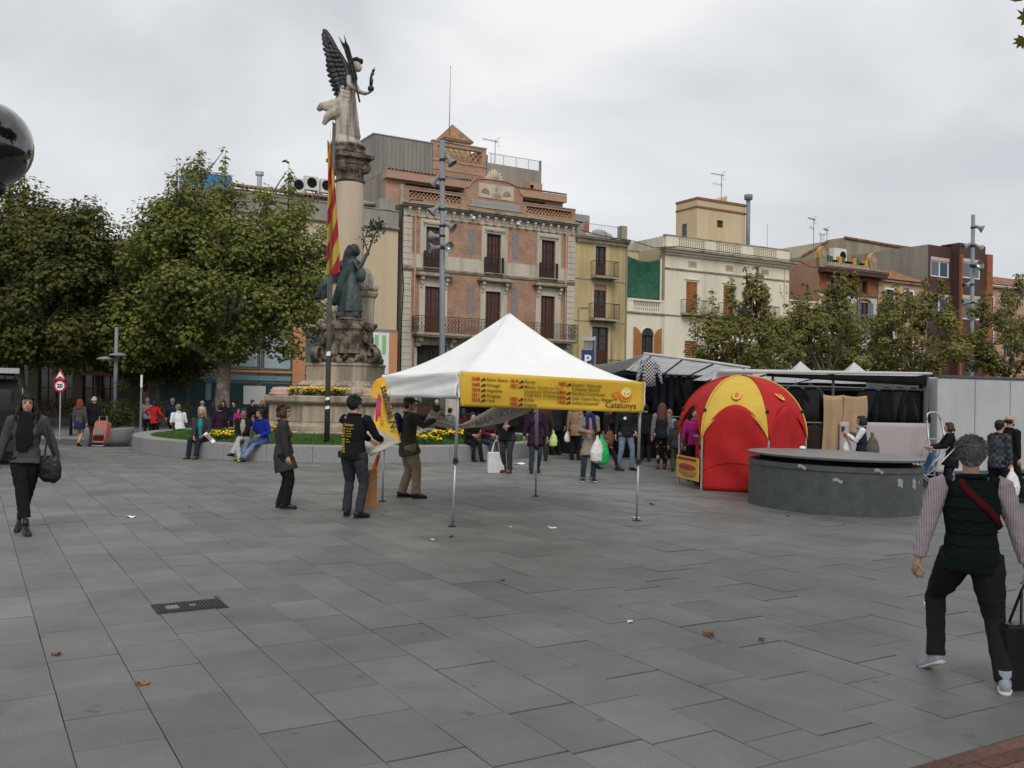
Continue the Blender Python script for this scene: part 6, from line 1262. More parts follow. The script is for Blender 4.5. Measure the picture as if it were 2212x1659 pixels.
for c, tx, z in ((cF, (993, 803), 2.1), (cR, (1384, 826), 2.02), (cB, None, 2.04), (cL, (833, 810), 2.1)):
    if tx: q = AT(tx[0], tx[1], c.y); q = Vector((q.x, c.y, q.z))
    else: q = Vector((c.x, c.y, z))
    tops.append(q - tc0)
for c, q in zip((cF, cR, cB, cL), tops):
    c = c - tc0; d = (q - c); k = c + d * .42
    b = MB(); b.box(-.017, .017, -.017, .017, 0, 1); lo = MB(); lo.tube([c + Vector((0, 0, .01)), k], .017, 8); lg = lo.build('leg', C_ALU, tent, True)
    hi = MB(); hi.tube([k - d * .02, q], .023, 8); hi.build('upper_leg', C_ALU, lg, True); cl = MB(); cl.tube([k - d * .012, k + d * .02], .034, 8); cl.tube([k, k + Vector((.05, 0, 0))], .012, 6); cl.build('clamp', C_BLKP, lg)
    ft = MB(); ft.box(c.x - .055, c.x + .055, c.y - .055, c.y + .055, 0, .012); ft.build('foot', C_BLKP, lg)
NAMES = [(0, 1), (1, 2), (2, 3), (3, 0)]
for (i, j) in NAMES:
    A, B = tops[i], tops[j]; ctr = sum(tops, Vector()) / 4
    A2, B2 = A + (A - ctr).normalized() * .06, B + (B - ctr).normalized() * .06
    def pan(a, s, A2=A2, B2=B2):
        e = A2.lerp(B2, a); p = 1.48 + .3 * math.sin(PI * a); x = e.lerp(peak, s); z = e.z + (peak.z - e.z) * (s ** p) - .03 * math.sin(PI * a) * (1 - s) ** 3
        z += .006 * math.sin(a * 31 + s * 9) * (1 - s) * s * 3 + .012 * math.sin(s * 23 + a * 4) * a * (1 - a) * 2
        return (x.x, x.y, z)
    b = MB(); b.grid(pan, 28, 24, .004); b.build('canopy_panel', T_WHITE, tent, True)
    outn = ((A2 + B2) / 2 - ctr); outn.z = 0; outn.normalize()
    def val(a, s, A2=A2, B2=B2, outn=outn):
        e = A2.lerp(B2, a); w = .02 * math.sin(a * 9 + s * 7) * s + .03 * math.sin(PI * s * 2.2 + a * 2.5) * (.5 + a * (1 - a)) + .012 * math.sin(s * 17 + a * 11); z = e.z + .002 - s * .36 + .012 * math.sin(PI * a) * (1 - s) - .03 * math.sin(PI * a) * (1 - s); q = e + outn * (w * .7 + .004); return (q.x, q.y, z)
    b = MB(); b.grid(val, 30, 8, .003); b.build('valance', T_WHITE, tent, True)
    # scissor truss under the eave
    tr_ = MB(); n_ = 4
    for k in range(n_):
        p, q = A.lerp(B, k / n_), A.lerp(B, (k + 1) / n_); tr_.tube([p - Vector((0, 0, .08)), q - Vector((0, 0, .3))], .011, 5); tr_.tube([p - Vector((0, 0, .3)), q - Vector((0, 0, .08))], .011, 5)
    tr_.build('truss', C_ALU, tent)
b = MB(); b.tube([peak - Vector((0, 0, .9)), peak - Vector((0, 0, .02))], .022, 8)
for (i, j) in ((0, 2), (1, 3)): m_ = (tops[i] + tops[j]) / 2; b.tube([(tops[i] + tops[(i + 1) % 4]) / 2 - Vector((0, 0, .2)), peak - Vector((0, 0, .85)), (tops[j] + tops[(j + 1) % 4]) / 2 - Vector((0, 0, .2))], .012, 5)
b.build('centre_post', C_ALU, tent)
# --- front banner
F_, R_ = tops[0] + tc0, tops[1] + tc0; xd = (R_ - F_); BW = xd.length + .04; xd.normalize(); nd = Vector((xd.y, -xd.x, 0)).normalized(); upd = nd.cross(xd) * -1
if upd.z < 0: upd = -upd
BH = .475; org = F_ + nd * .10 - xd * .03 + Vector((0, 0, .005))
ban = thing('front_banner', 'long yellow printed banner hung along the front edge of the white tent', 'banner', tuple(org))
def bsurf(a, s): q = xd * (BW * a + .035 * s * (1 - a)) - upd * (BH * s * (1 - .06 * a)) + nd * (.018 * math.sin(a * 7) * math.sin(PI * s) + .012 * math.sin(a * 3 + s * 4)); return q
b = MB(); b.grid(lambda a, s: bsurf(a, s), 40, 10, .003); b.build('sheet', T_YEL, ban, True)
def bm(fx_, fy_): return frame_mat(bsurf(fx_, fy_) + nd * .02, xd, upd)
rows = [(.0533, .23, '1648', 'Països Baixos'), (.0533, .39, '1665', 'Portugal'), (.0533, .545, '1810', 'Argentina'), (.0533, .695, '1811', 'Paraguay'), (.0533, .835, '1818', 'Chile'),
        (.251, .237, '1819', 'Florida'), (.251, .385, '1821', 'Mèxico, Honduras, Perú,'), (.251, .52, '', 'Guatemala, Nicaragua,'), (.251, .63, '', 'Costa Rica, El Salvador'), (.251, .763, '1825', 'Bolívia'), (.251, .91, '1828', 'Uruguay'),
        (.512, .243, '1830', 'Ecuador, Veneçuela,'), (.512, .377, '', 'Colòmbia, Panamà'), (.512, .508, '1844', 'República Dominicana'), (.512, .66, '1898', 'Cuba, Puerto Rico, Filipines'), (.512, .80, '1968', 'Guinea Equatorial')]
ic = MB(); ic.prism([(0, 0), (.055, 0), (.055, .02), (.045, .034), (.03, .036), (.022, .02), (0, .016)], -.001, .001); ic.prism([(.0 + .012 * math.cos(k), .0 + .012 * math.sin(k)) for k in (0, 1, 2, 3, 4, 5, 6)], -.0015, .0015)
icm = ic.mesh('car_icon', P_BLK)
for (fx_, fy_, yr, nm) in rows:
    if yr:
        text(yr, .062, P_RED, ban, bm(fx_, fy_), 'year_lettering', bold=.0022); o = link('car_icon', icm, ban); o.matrix_local = bm(fx_ + .053, fy_) @ Matrix.Rotation(-PI / 2, 4, 'X') @ Matrix.Scale(-1, 4, (0, 1, 0))
    text(nm, .058, P_BRN, ban, bm(fx_ + .078, fy_), 'country_lettering', bold=.0004)
text('Catalunya', .125, P_BLK, ban, bm(.778, .87), 'title_lettering')
# printed smiling face, waving
fm = bm(.893, .43); E_OR = mat('print_orange', (.68, .2, .02), rough=.5, var=.2, scale=6, bump=0); E_YL = mat('print_lemon', (.78, .58, .1), rough=.5, var=.05, scale=4, bump=0)
def pdisc(cx, cy, rx, ry, z, m, nm): b = MB(); b.add([(cx + rx * math.cos(2 * PI * k / 24), cy + ry * math.sin(2 * PI * k / 24), z) for k in range(24)], [tuple(range(24))]); o = b.build(nm, m, ban); o.matrix_local = fm; return o
pdisc(0, 0, .105, .108, .0, E_OR, 'smiley_face'); pdisc(.006, .03, .085, .072, .002, E_YL, 'smiley_highlight')
for ex in (-.03, .035): pdisc(ex, .02, .025, .034, .004, C_SIGNW, 'smiley_eye'); pdisc(ex + .004, .012, .009, .014, .006, P_BLK, 'smiley_pupil')
b = MB(); b.tube([(.055 * math.cos(a), -.025 + .04 * math.sin(a), .005) for a in [PI + PI * k / 8 for k in range(9)]], .004, 4); o = b.build('smiley_mouth', P_RED, ban); o.matrix_local = fm
b = MB(); b.ell((-.155, -.04, .002), (.035, .04, .004))
for k in range(4): a = 1.2 + k * .45; b.ell((-.155 + .06 * math.cos(a), -.04 + .065 * math.sin(a), .002), (.012, .03, .003), 6, 5, Matrix.Rotation(a - PI / 2, 3, 'Z'))
o = b.build('smiley_hand', E_OR, ban); o.matrix_local = fm
for fx_ in (.012, .985):
    for fy_ in (.06, .93): b = MB(); b.lathe([(.008, 0), (.012, .002), (.012, -.002)], 8); o = b.build('eyelet', C_ALU, ban); o.matrix_local = bm(fx_, fy_)
# --- banner hanging from the left corner
def lerp2(pts, t):
    n = len(pts) - 1; k = min(int(t * n), n - 1); f = t * n - k; return pts[k].lerp(pts[k + 1], f)
lo_ = AT(829, 814, 15.35)
lb = thing('corner_banner', 'yellow banner dangling twisted from the left tent corner, half its back showing', 'banner', tuple(lo_))
def ribbon(nm, L, R, m, parent, o0, nu=14, nv=20, thick=.003, wob=.02):
    L = [AT(*p) - o0 for p in L]; R = [AT(*p) - o0 for p in R]
    def fn(a, s): q = lerp2(L, s).lerp(lerp2(R, s), a); return q + Vector((0, wob * math.sin(a * 7 + s * 5) * math.sin(PI * a), 0))
    b = MB(); b.grid(fn, nu, nv, thick); return b.build(nm, m, parent, True)
ribbon('front_face', [(828, 815, 15.35), (819, 845, 15.2), (812, 880, 15.0), (808, 905, 14.8), (808, 927, 14.65)], [(831, 815, 15.35), (839, 848, 15.25), (848, 885, 15.1), (857, 922, 14.9), (866, 954, 14.75)], T_YEL, lb, lo_)
ribbon('curled_edge', [(826, 814, 15.4), (812, 820, 15.45), (804, 833, 15.5), (799, 850, 15.45), (800, 855, 15.4)], [(829, 815, 15.36), (827, 828, 15.3), (823, 842, 15.25), (818, 858, 15.2), (815, 862, 15.2)], T_ORY, lb, lo_)
ribbon('reverse_face', [(796, 912, 14.5), (793, 930, 14.3), (789, 950, 14.1), (787, 965, 13.95), (786, 976, 13.9)], [(809, 922, 14.6), (868, 955, 14.73), (850, 962, 14.5), (828, 973, 14.25), (801, 985, 14.0)], T_BACK, lb, lo_, wob=.05)
ld = (AT(866, 954, 14.75) - AT(831, 815, 15.35)).normalized(); ln = Vector((0, -1, 0)); lup = Vector((1, 0, .18))
def lbm_(x, y, Y): return frame_mat(AT(x, y, Y) - lo_ + Vector((0, -.06, 0)), ld, lup)
text('ssemblea N', .17, P_BLK, lb, lbm_(823, 836, 15.15), bold=.006); text('cap a la', .11, P_RED, lb, lbm_(815, 880, 14.95))
b = MB(); b.add([AT(x, y, Y) - lo_ + Vector((0, -.05, 0)) for x, y, Y in ((820, 848, 15.2), (825, 862, 15.15), (824, 885, 15.05), (823, 905, 14.9), (812, 912, 14.8), (812, 890, 14.95), (815, 865, 15.1))], [tuple(range(7))]); b.build('printed_shape', mat('print_magenta', (.4, .03, .1), rough=.5, var=.3, scale=3, bump=0), lb)
# --- second banner still being tied on, seen from behind
o2 = AT(926, 890, 16.0)
sb = thing('untied_banner', 'pale banner seen from behind, sagging under the tent from the capped man', 'banner', tuple(o2))
ribbon('sheet', [(932, 884, 16.05), (955, 900, 16.1), (978, 913, 16.2), (998, 916, 16.25), (1030, 899, 16.3), (1060, 882, 16.35), (1090, 866, 16.4)], [(915, 912, 15.95), (940, 920, 16.05), (970, 925, 16.15), (998, 925, 16.2), (1045, 922, 16.1), (1092, 912, 16.05), (1152, 886, 16.0)], T_BACK, sb, o2, 10, 40, wob=.03)
def mir(x, y, Y, ang): return frame_mat(AT(x, y, Y) - o2 + Vector((0, -.05, 0)), (math.cos(ang), 0, math.sin(ang)), (-math.sin(ang), 0, math.cos(ang))) @ Matrix.Scale(-1, 4, (1, 0, 0))
text('CATALANA', .17, P_GREY, sb, mir(1132, 884, 15.95, .38), bold=.004); text('tots', .12, P_GREY, sb, mir(1052, 912, 16.0, .38), bold=.004); text('CIA', .12, P_GREY, sb, mir(1098, 876, 16.1, .38))

# ================================================================== red and yellow dome tent
D_RED = mat('tent_red', (0.43, 0.014, 0.015), rough=0.75, var=0.12, scale=2.5, bump=0.7, bscale=4, trans=0.12)
D_YEL = mat('tent_yellow', (0.62, 0.42, 0.07), rough=0.75, var=0.08, scale=2.5, bump=0.6, bscale=4, trans=0.12)
DC = Vector((4.70, 19.0, 0)); DR = 1.28; ZT, ZB = 2.27, 1.02
dome = thing('dome_tent', 'red and yellow six sided dome tent of a snack stand', 'tent', tuple(DC))
AN = [math.radians(a) for a in (160, 220, 280, 340, 400, 460)]
def rib(k, th): a = AN[k % 6]; r = DR * math.sin(th) ** .92; return Vector((r * math.cos(a), r * math.sin(a), ZB + (ZT - ZB) * math.cos(th) ** .95 if th < PI / 2 else ZB))
for k in range(6):
    def pan(a, s, k=k):
        th = s * (PI / 2 - .5 * math.sin(PI * a) ** .85); th = max(th, .0001); p, q = rib(k, th), rib(k + 1, th); m_ = p.lerp(q, a); out = Vector((m_.x, m_.y, 0)); out = out.normalized() if out.length > 1e-4 else out
        return m_ + out * (.05 * math.sin(PI * a) * math.sin(th)) - Vector((0, 0, .012 * math.sin(a * 9 + s * 6) * s))
    b = MB(); b.grid(pan, 18, 18, -.003); pn = b.build('dome_panel', D_RED if k % 2 == 0 else D_YEL, dome, True)
    hem = MB(); hem.tube([pan(j / 20, 1.0) for j in range(21)], .012, 5); hem.build('hem', D_YEL if k % 2 else D_RED, pn)
    rb = MB(); rb.tube([rib(k, max(.001, PI / 2 * j / 14)) * 1.004 for j in range(15)], .018, 6); rb.build('rib', D_YEL if k in (1, 3) else D_RED, dome, True)
    a = AN[k]; ps = MB(); ps.tube([(DR * math.cos(a) * .985, DR * math.sin(a) * .985, 0), (DR * math.cos(a) * .985, DR * math.sin(a) * .985, ZB + .05)], .02, 7); pst = ps.build('post', C_ALU, dome); 
    cp = MB(); q = rib(k, 1.15); cp.ell(q * 1.01, (.035, .035, .045), 8, 6); cp.build('rib_joint', C_BLKP, dome)
for k in (1, 2, 3, 4):
    a0_, a1_ = AN[k], AN[(k + 1) % 6] if k < 5 else AN[0]; p, q = Vector((math.cos(a0_), math.sin(a0_), 0)) * DR * .975, Vector((math.cos(a1_), math.sin(a1_), 0)) * DR * .975; mid = (p + q) / 2; on = mid.normalized()
    def wl2(a, s, p=p, q=q, on=on): e = p.lerp(q, a); z = s * (ZB + .02 + .64 * math.sin(PI * a) ** .75); w = .035 * math.sin(a * 9 + s * 5 + 1.5 * math.sin(s * 3)) * math.sin(PI * s) + .022 * math.sin(s * 13 + a * 6) * (a * (1 - a) * 3) + .012 * math.sin(a * 23 - s * 9); return e + on * (w * .8 + .012 * math.sin(PI * s) * math.sin(PI * a)) + Vector((0, 0, z + .01))
    b = MB(); b.grid(wl2, 18, 18, .003); wp = b.build('side_wall', D_RED, dome, True); sm_ = MB(); sm_.tube([Vector(wl2(j / 16, .33)) + on * .006 for j in range(17)], .006, 4); sm_.build('seam', mat('dark_red_seam', (.16, .01, .01), rough=.8, var=.1, scale=4, bump=0), wp)
for k in (1, 2):
    a, s = .5, .78; th = s * (PI / 2 - .5); c = rib(k, th).lerp(rib(k + 1, th), .5); out = Vector((c.x, c.y, 0)).normalized(); c += out * (.05 * math.sin(th) + .008); n_ = (out * .62 + Vector((0, 0, .78))).normalized(); right = Vector((-out.y, out.x, 0)); upv = n_.cross(right)
    if upv.z < 0: upv = -upv
    fmx = frame_mat(c, right, upv)
    for (rx, ry, z, m_, nm) in ((.1, .15, .0, D_RED, 'badge_rim'), (.092, .14, .002, D_YEL, 'badge'), (.04, .085, .004, mat('badge_print', (.5, .12, .05), rough=.7, var=.5, scale=30, bump=0), 'badge_print')):
        b = MB(); b.add([(rx * math.cos(2 * PI * j / 24), ry * math.sin(2 * PI * j / 24), z) for j in range(24)], [tuple(range(24))]); o = b.build(nm, m_, dome); o.matrix_local = fmx
# hot dog sign, price strip and cart at the open side
pA, pB = DC + Vector((math.cos(AN[0]), math.sin(AN[0]), 0)) * DR, DC + Vector((math.cos(AN[1]), math.sin(AN[1]), 0)) * DR
xd2 = (pB - pA).normalized(); hs_ = thing('hot_dog_sign', 'yellow board with a printed hot dog hung low on the dome tent', 'sign', tuple(pA + Vector((0, 0, .16))), math.atan2(xd2.y, xd2.x)); L_ = (pB - pA).length
part(hs_, 'board', D_YEL, (.02, L_ - .04, -.04, -.025, 0, .46))
b = MB(); b.ell((L_ * .5, -.045, .17), (.5, .012, .12), 20, 8); b.build('printed_bun', mat('bun_print', (.45, .2, .05), rough=.6, var=.2, scale=8, bump=0), hs_, True); b = MB(); b.ell((L_ * .5, -.05, .25), (.48, .012, .07), 20, 8); b.build('printed_sausage', mat('sausage_print', (.3, .05, .02), rough=.6, var=.3, scale=14, bump=0), hs_, True); part(hs_, 'header_stripe', D_RED, (.1, L_ - .15, -.046, -.04, .38, .43))
ct = thing('food_cart', 'small red snack cart with black wheel inside the dome tent', 'cart', (4.05, 18.95, 0)); part(ct, 'body', D_RED, (-.2, .7, -.25, .45, .35, 1.0)); part(ct, 'counter', C_ALU, (-.25, .75, -.3, .5, 1.0, 1.04)); part(ct, 'price_strip', D_RED, (-.3, -.14, -.34, -.32, .55, 1.35))
for k in range(3): part(ct, 'price_square', D_YEL, (-.285, -.155, -.35, -.34, .62 + k * .25, .78 + k * .25))
for y_ in (-.3, .5):
    b = MB(); b.lathe([(.06, -.03), (.17, -.04), (.18, 0), (.17, .04), (.06, .03)], 18); o = b.build('wheel', C_BLKP, ct, True); o.rotation_euler = (PI / 2, 0, 0); o.location = (-.12, y_, .18)
part(ct, 'leg', C_ALU, (.6, .64, -.2, -.16, 0, .35), (.6, .64, .36, .4, 0, .35), (-.14, -.1, -.2, .4, .17, .35))

# ================================================================== round fountain drum with lid
F_MET = mat('fountain_metal', (0.085, 0.094, 0.098), rough=0.5, var=0.22, scale=5, bump=0.08, alt=(0.075, 0.08, 0.082), altpos=(0.5, 0.7), metal=0.15, detail=8)
F_LID = mat('fountain_lid', (0.17, 0.168, 0.155), rough=0.4, var=0.12, scale=3, bump=0.05, alt=(0.15, 0.15, 0.14), spec=.5)
fd = thing('round_fountain', 'large round dark metal drum with a flat overhanging lid', 'fountain', (5.58, 16.1, 0)); fd.location.z = -.03; fd.rotation_euler = (0, math.radians(1.2), 0)
b = MB(); b.lathe([(1.42, 0), (1.42, .70)], 72, cap=False); b.build('drum', F_MET, fd, True); b = MB(); b.lathe([(1.44, .70), (1.44, .775), (1.40, .785), (1.25, .78)], 72, cap=False); b.build('rim', F_MET, fd); b = MB(); b.lathe([(1.25, .70), (1.25, .86)], 60, cap=False); b.build('recess', W_INT, fd)
b = MB(); b.lathe([(1.24, .86), (1.42, .868), (1.455, .878), (1.455, .905), (1.445, .915), (1.38, .919), (0, .925)], 72); b.build('lid', F_LID, fd); b = MB(); b.lathe([(1.456, .874), (1.461, .878), (1.461, .904), (1.456, .908)], 72, cap=False); b.build('lid_band', F_MET, fd)
for (a, z, w, h) in ((-1.86, .56, .13, .05), (-1.12, .55, .1, .12), (-.86, .53, .1, .15), (-2.25, .74, .12, .05), (-.72, .55, .05, .05), (-1.42, .74, .14, .05)):
    b = MB(); r_ = 1.424 if z < .7 else 1.444; b.grid(lambda i, j: (r_ * math.cos(a + (i - .5) * w / 1.42 * (1 + .2 * j)), r_ * math.sin(a + (i - .5) * w / 1.42 * (1 + .2 * j)), z + (j - .5) * h + .02 * math.sin(i * 5)), 5, 3, -.001); b.build('paper_residue', mat('paper_residue', (.3, .32, .31), rough=.9, var=.4, scale=25, bump=0), fd)
pc = MB(); pc.ell((0, 0, .03), (.06, .05, .035)); o = pc.build('paper_scrap', C_PAPER, None, True, (5.3, 16.9, .905)); tag(o, 'crumpled white tissue on the fountain lid', 'paper', 'litter on the paving')

# ================================================================== market stalls
S_TARP = mat('grey_tarpaulin', (0.78, 0.785, 0.79), rough=0.7, var=0.1, scale=3, bump=0.2, trans=0.72)
S_WTARP = mat('white_tarpaulin', (0.7, 0.7, 0.68), rough=0.7, var=0.06, scale=3, bump=0.25, bscale=4, trans=0.4)
S_BLK = mat('black_tarpaulin', (0.010, 0.010, 0.011), rough=0.95, var=0.3, scale=3, bump=0.2)
S_POLE = mat('stall_pole', (0.10, 0.105, 0.11), rough=0.5, var=0.15, scale=6, bump=0.05, metal=0.4)
S_BEI = mat('beige_cloth', (0.35, 0.245, 0.145), rough=0.95, var=0.08, scale=3, bump=0.3, bscale=6)
S_PRINT = mat('fine_print_cloth', (0.5, 0.47, 0.46), rough=0.9, var=0.1, scale=3, bump=0.1)
def grid_cloth(name, c1, c2, sx, sz):
    m = bpy.data.materials.new(name); m.use_nodes = True; N, L = m.node_tree.nodes, m.node_tree.links; b = N['Principled BSDF']; b.inputs['Roughness'].default_value = .9
    tcn = N.new('ShaderNodeTexCoord'); mp_ = N.new('ShaderNodeMapping'); mp_.inputs['Scale'].default_value = (sx, sx, sz); ck = N.new('ShaderNodeTexChecker'); ck.inputs['Scale'].default_value = 1.0; ck.inputs[1].default_value = c1 + (1,); ck.inputs[2].default_value = c2 + (1,)
    L.new(tcn.outputs['Object'], mp_.inputs[0]); L.new(mp_.outputs[0], ck.inputs[0]); L.new(ck.outputs[0], b.inputs['Base Color']); return m
S_SKIRT = grid_cloth('printed_skirt_cloth', (.40, .37, .365), (.30, .26, .26), 30, 36); S_CHECK = grid_cloth('gingham_cloth', (.45, .45, .45), (.015, .015, .017), 21, 21); S_PLAID = grid_cloth('plaid_cloth', (.045, .055, .075), (.012, .014, .02), 16, 16)
DK = [mat('dark_cloth_%d' % k, tuple(v * .75 for v in c), rough=.95, var=.15, scale=6, bump=.3, bscale=12) for k, c in enumerate(((.014, .015, .019), (.02, .022, .03), (.012, .012, .013), (.03, .03, .033), (.055, .012, .016), (.02, .026, .042), (.03, .026, .024)))]
def garment(name, label, p, kind, m, yaw=0.0, scale=1.0, group='clothes hanging on the market stall', rg=random.Random(2)):
    """hanging shirt/jacket/trousers on a hanger: shaped flat body with sleeves or legs, folds"""
    t_ = thing(name, label, 'garment', tuple(p), yaw, group); b = MB(); s = scale
    if kind == 'jacket':
        b.tube([(0, 0, .0), (0, 0, -.03 * s), (0, 0, -.09 * s), (0, 0, -.16 * s), (0, 0, -.42 * s), (0, 0, -.74 * s)], [(.05 * s, .045 * s), (.1 * s, .06 * s), (.19 * s, .075 * s), (.195 * s, .08 * s), (.18 * s, .085 * s), (.2 * s, .08 * s)], 16, side=(1, 0, 0))
        for sg in (-1, 1): b.tube([(sg * .165 * s, 0, -.075 * s), (sg * .23 * s, -.02, -.2 * s), (sg * .3 * s, -.03, -.45 * s), (sg * .34 * s, -.05, -.66 * s)], [.06 * s, .062 * s, .05 * s, .042 * s], 8)
        b.tube([(.05 * s * math.cos(j * PI / 4), .045 * s * math.sin(j * PI / 4), .005 * s) for j in range(9)], .014 * s, 5)
    else:
        for sg in (-1, 1): b.tube([(sg * .09 * s, 0, 0), (sg * .1 * s, 0, -.3 * s), (sg * .105 * s, .01, -.7 * s), (sg * .1 * s, 0, -1.0 * s)], [(.1 * s, .05), (.1 * s, .05), (.085 * s, .04), (.08 * s, .035)], 8, side=(1, 0, 0))
        b.box(-.19 * s, .19 * s, -.04, .04, -.16 * s, .01)
    b.build('cloth', m, t_, True)
    h = MB(); h.tube([(-.18 * s, 0, -.05 * s), (0, 0, .05 * s), (.18 * s, 0, -.05 * s)], .008, 4); h.tube([(0, 0, .05 * s), (0, 0, .12 * s), (.02, 0, .14 * s)], .005, 4); h.build('hanger', C_ALU, t_); return t_
# stall A, further back: clothes of jeans and shirts
sa = thing('market_stall', 'clothes stall with raised grey awning hung with dark jeans behind the crowd', 'market stall', (3.7, 26.6, 0))
b = MB(); b.grid(lambda a, c: (-.1 + a * 2.9, -1.2 + c * 3.4, 2.98 - c * .38 * (1 - .5 * a) - .03 * math.sin(PI * ((a * 3) % 1)) - a * .34), 18, 8, .004); b.build('awning', S_TARP, sa, True)
b = MB(); b.grid(lambda a, c: (-.1 - c * 1.45, -1.2 + a * 3.2, 2.98 - a * .3 - c * .34 - .06 * math.sin(PI * c)), 8, 8, .004); b.build('side_awning', S_WTARP, sa, True)
b = MB(); b.tube([(-.12, -1.2, 2.99), (1.4, -1.2, 2.83), (2.8, -1.2, 2.65)], .035, 8); b.build('front_tube', S_WTARP, sa, True)
for k in range(4):
    b = MB(); b.tube([(.1 + k * .85, -1.15, 2.93 - k * .1), (.1 + k * .85, 2.0, 2.5)], .025, 5); b.tube([(.1 + k * 1.7, 1.0, 2.45), (.1 + k * 1.7, 1.0, 0)], .028, 6); b.build('frame_pole', S_POLE, sa)
b = MB(); b.tube([(-1.0, .0, 2.45), (5.2, .0, 2.4)], .02, 6); b.tube([(-.6, -.2, 1.25), (5.2, -.2, 1.25)], .018, 6); b.build('hanging_rail', S_POLE, sa)
part(sa, 'back_sheet', S_BLK, (-2.6, 5.4, 2.2, 2.25, 0, 2.62)); part(sa, 'trestle_table', S_BLK, (-.4, 5.0, .9, 1.8, 0, .8))
rg = random.Random(14); LBL = ['black', 'charcoal', 'near-black', 'dark grey', 'dark red', 'navy', 'brownish black']
ORD = ['first', 'second', 'third', 'fourth', 'fifth', 'sixth', 'seventh', 'eighth', 'ninth', 'tenth', 'eleventh', 'twelfth', 'thirteenth', 'fourteenth', 'fifteenth', 'sixteenth', 'seventeenth', 'eighteenth']
for k in range(15):
    c = rg.randrange(7) if k not in (7,) else 4; garment('hanging_jeans' if k % 3 else 'hanging_shirt', '%s garment hanging %s from the left on the far stall upper rail' % (LBL[c], ORD[k]), (3.95 + k * .24, 26.55 + rg.uniform(-.1, .1), 2.36), 'trousers' if k % 3 else 'jacket', DK[c], rg.uniform(-.5, .5), rg.uniform(.85, 1.05), 'clothes hanging on the far stall')
for k in range(9):
    c = rg.randrange(7); garment('hanging_jacket', '%s jacket hanging %s from the left on the far stall low rail' % (LBL[c], ORD[k]), (3.3 + k * .42, 26.3, 1.16), 'jacket', DK[c] if k != 3 else mat('brown_jacket', (.1, .07, .045), rough=.9, var=.2, scale=6, bump=.3), rg.uniform(.6, 1.2), 1.0, 'clothes hanging on the far stall')
garment('checked_shirt', 'black and white gingham shirt hung outside at the awning corner', (3.72, 25.3, 2.84), 'jacket', S_CHECK, .15, 1.02)
# stall B, nearer, right of the dome tent
sb_ = thing('market_stall', 'dark open coat stall with beige cloth behind the round fountain', 'market stall', (4.55, 20.75, -.05)); W_ = 4.75
b = MB(); b.grid(lambda a, c: (a * W_, -.15 + c * 3.0, 2.50 - c * .22 - .02 * math.sin(PI * ((a * 3) % 1))), 14, 6, .004); b.build('awning', S_TARP, sb_, True)
b = MB(); b.grid(lambda a, c: (a * W_, -.17 - .02 * math.sin(a * 9), 2.51 - c * (.1 - .05 * a)), 20, 2, .004); b.build('white_edge', S_WTARP, sb_, True)
b = MB(); b.grid(lambda a, c: (a * (W_ - 1.2) + 1.1, -.12, 2.42 - c * (.06 + .16 * a)), 14, 2, .004); b.build('black_valance', S_BLK, sb_, True)
for x in (.35, 1.27, 2.62, W_ - .06):
    b = MB(); b.tube([(x, 0, 0), (x, 0, 2.48)], .03 if x < 4 else .06, 7); b.tube([(x, 2.6, 0), (x, 2.6, 2.3)], .03, 6); b.tube([(x, 0, 2.45), (x, 2.6, 2.28)], .022, 5); b.build('frame_pole', S_POLE, sb_)
b = MB(); b.tube([(0, -.02, 2.18), (W_, -.02, 2.12)], .022, 6); b.tube([(0, -.02, 1.36), (3.2, -.02, 1.34)], .02, 6); b.tube([(0, 1.2, 2.1), (W_, 1.2, 2.1)], .02, 6); b.build('hanging_rail', S_POLE, sb_)
part(sb_, 'back_sheet', S_BLK, (-.2, W_, 2.65, 2.7, 0, 2.3), (W_ - .02, W_ + .02, .1, 2.65, 0, 2.3)); part(sb_, 'table', S_BLK, (2.7, W_ - .1, .5, 1.6, 0, .8))
b = MB(); b.grid(lambda a, c: (-.05 + a * .85 - .12 * c, -.1 + .05 * math.sin(a * 6), 2.42 - c * (.28 + .14 * a)), 8, 4, .004); b.build('white_flap', S_WTARP, sb_, True)
def drape(nm, x0, x1, z1, z0, m, y=-.12, amp=.05, n=9):
    b = MB(); b.grid(lambda a, c: (x0 + (x1 - x0) * a + .02 * math.sin(c * 5), y + amp * math.sin(a * n + .6 * math.sin(c * 3)) * (.4 + .6 * c), z1 + (z0 - z1) * c - .03 * math.sin(PI * a)), 24, 14, .004); return b.build(nm, m, sb_, True)
drape('beige_cloth', 2.36, 2.82, 1.98, .3, S_BEI); drape('beige_cloth', 2.80, 3.32, 1.97, 1.15, S_BEI, -.15); b = MB(); b.grid(lambda a, c: (2.72 + a * 2.0, -.16 + .03 * math.sin(a * 7), 1.38 - .14 * a * a * c - c * .98), 20, 10, .004); b.build('printed_skirt', S_SKIRT, sb_, True)
xs_ = [(.5, 0), (.95, 5), (1.35, 1), (1.8, 2), (2.15, 3), (3.5, 1), (3.85, 2), (4.15, 3), (4.45, 2)]
for k, (x, c) in enumerate(xs_): garment('hanging_coat', '%s coat hanging %s from the left on the near stall top rail' % (LBL[c], ORD[k]), (4.55 + x, 20.85, 2.1), 'jacket', DK[c], rg.uniform(-.25, .25), 1.12, 'coats hanging on the near stall')
for k, (x, c) in enumerate([(1.5, 2), (1.9, 3), (2.2, 6), (.9, 0)]): garment('hanging_coat', '%s coat on the near stall lower rail, %s from the left' % (LBL[c], ORD[k]), (4.55 + x, 20.8, 1.28), 'jacket', DK[c], rg.uniform(-.4, .4), 1.15, 'coats hanging on the near stall')
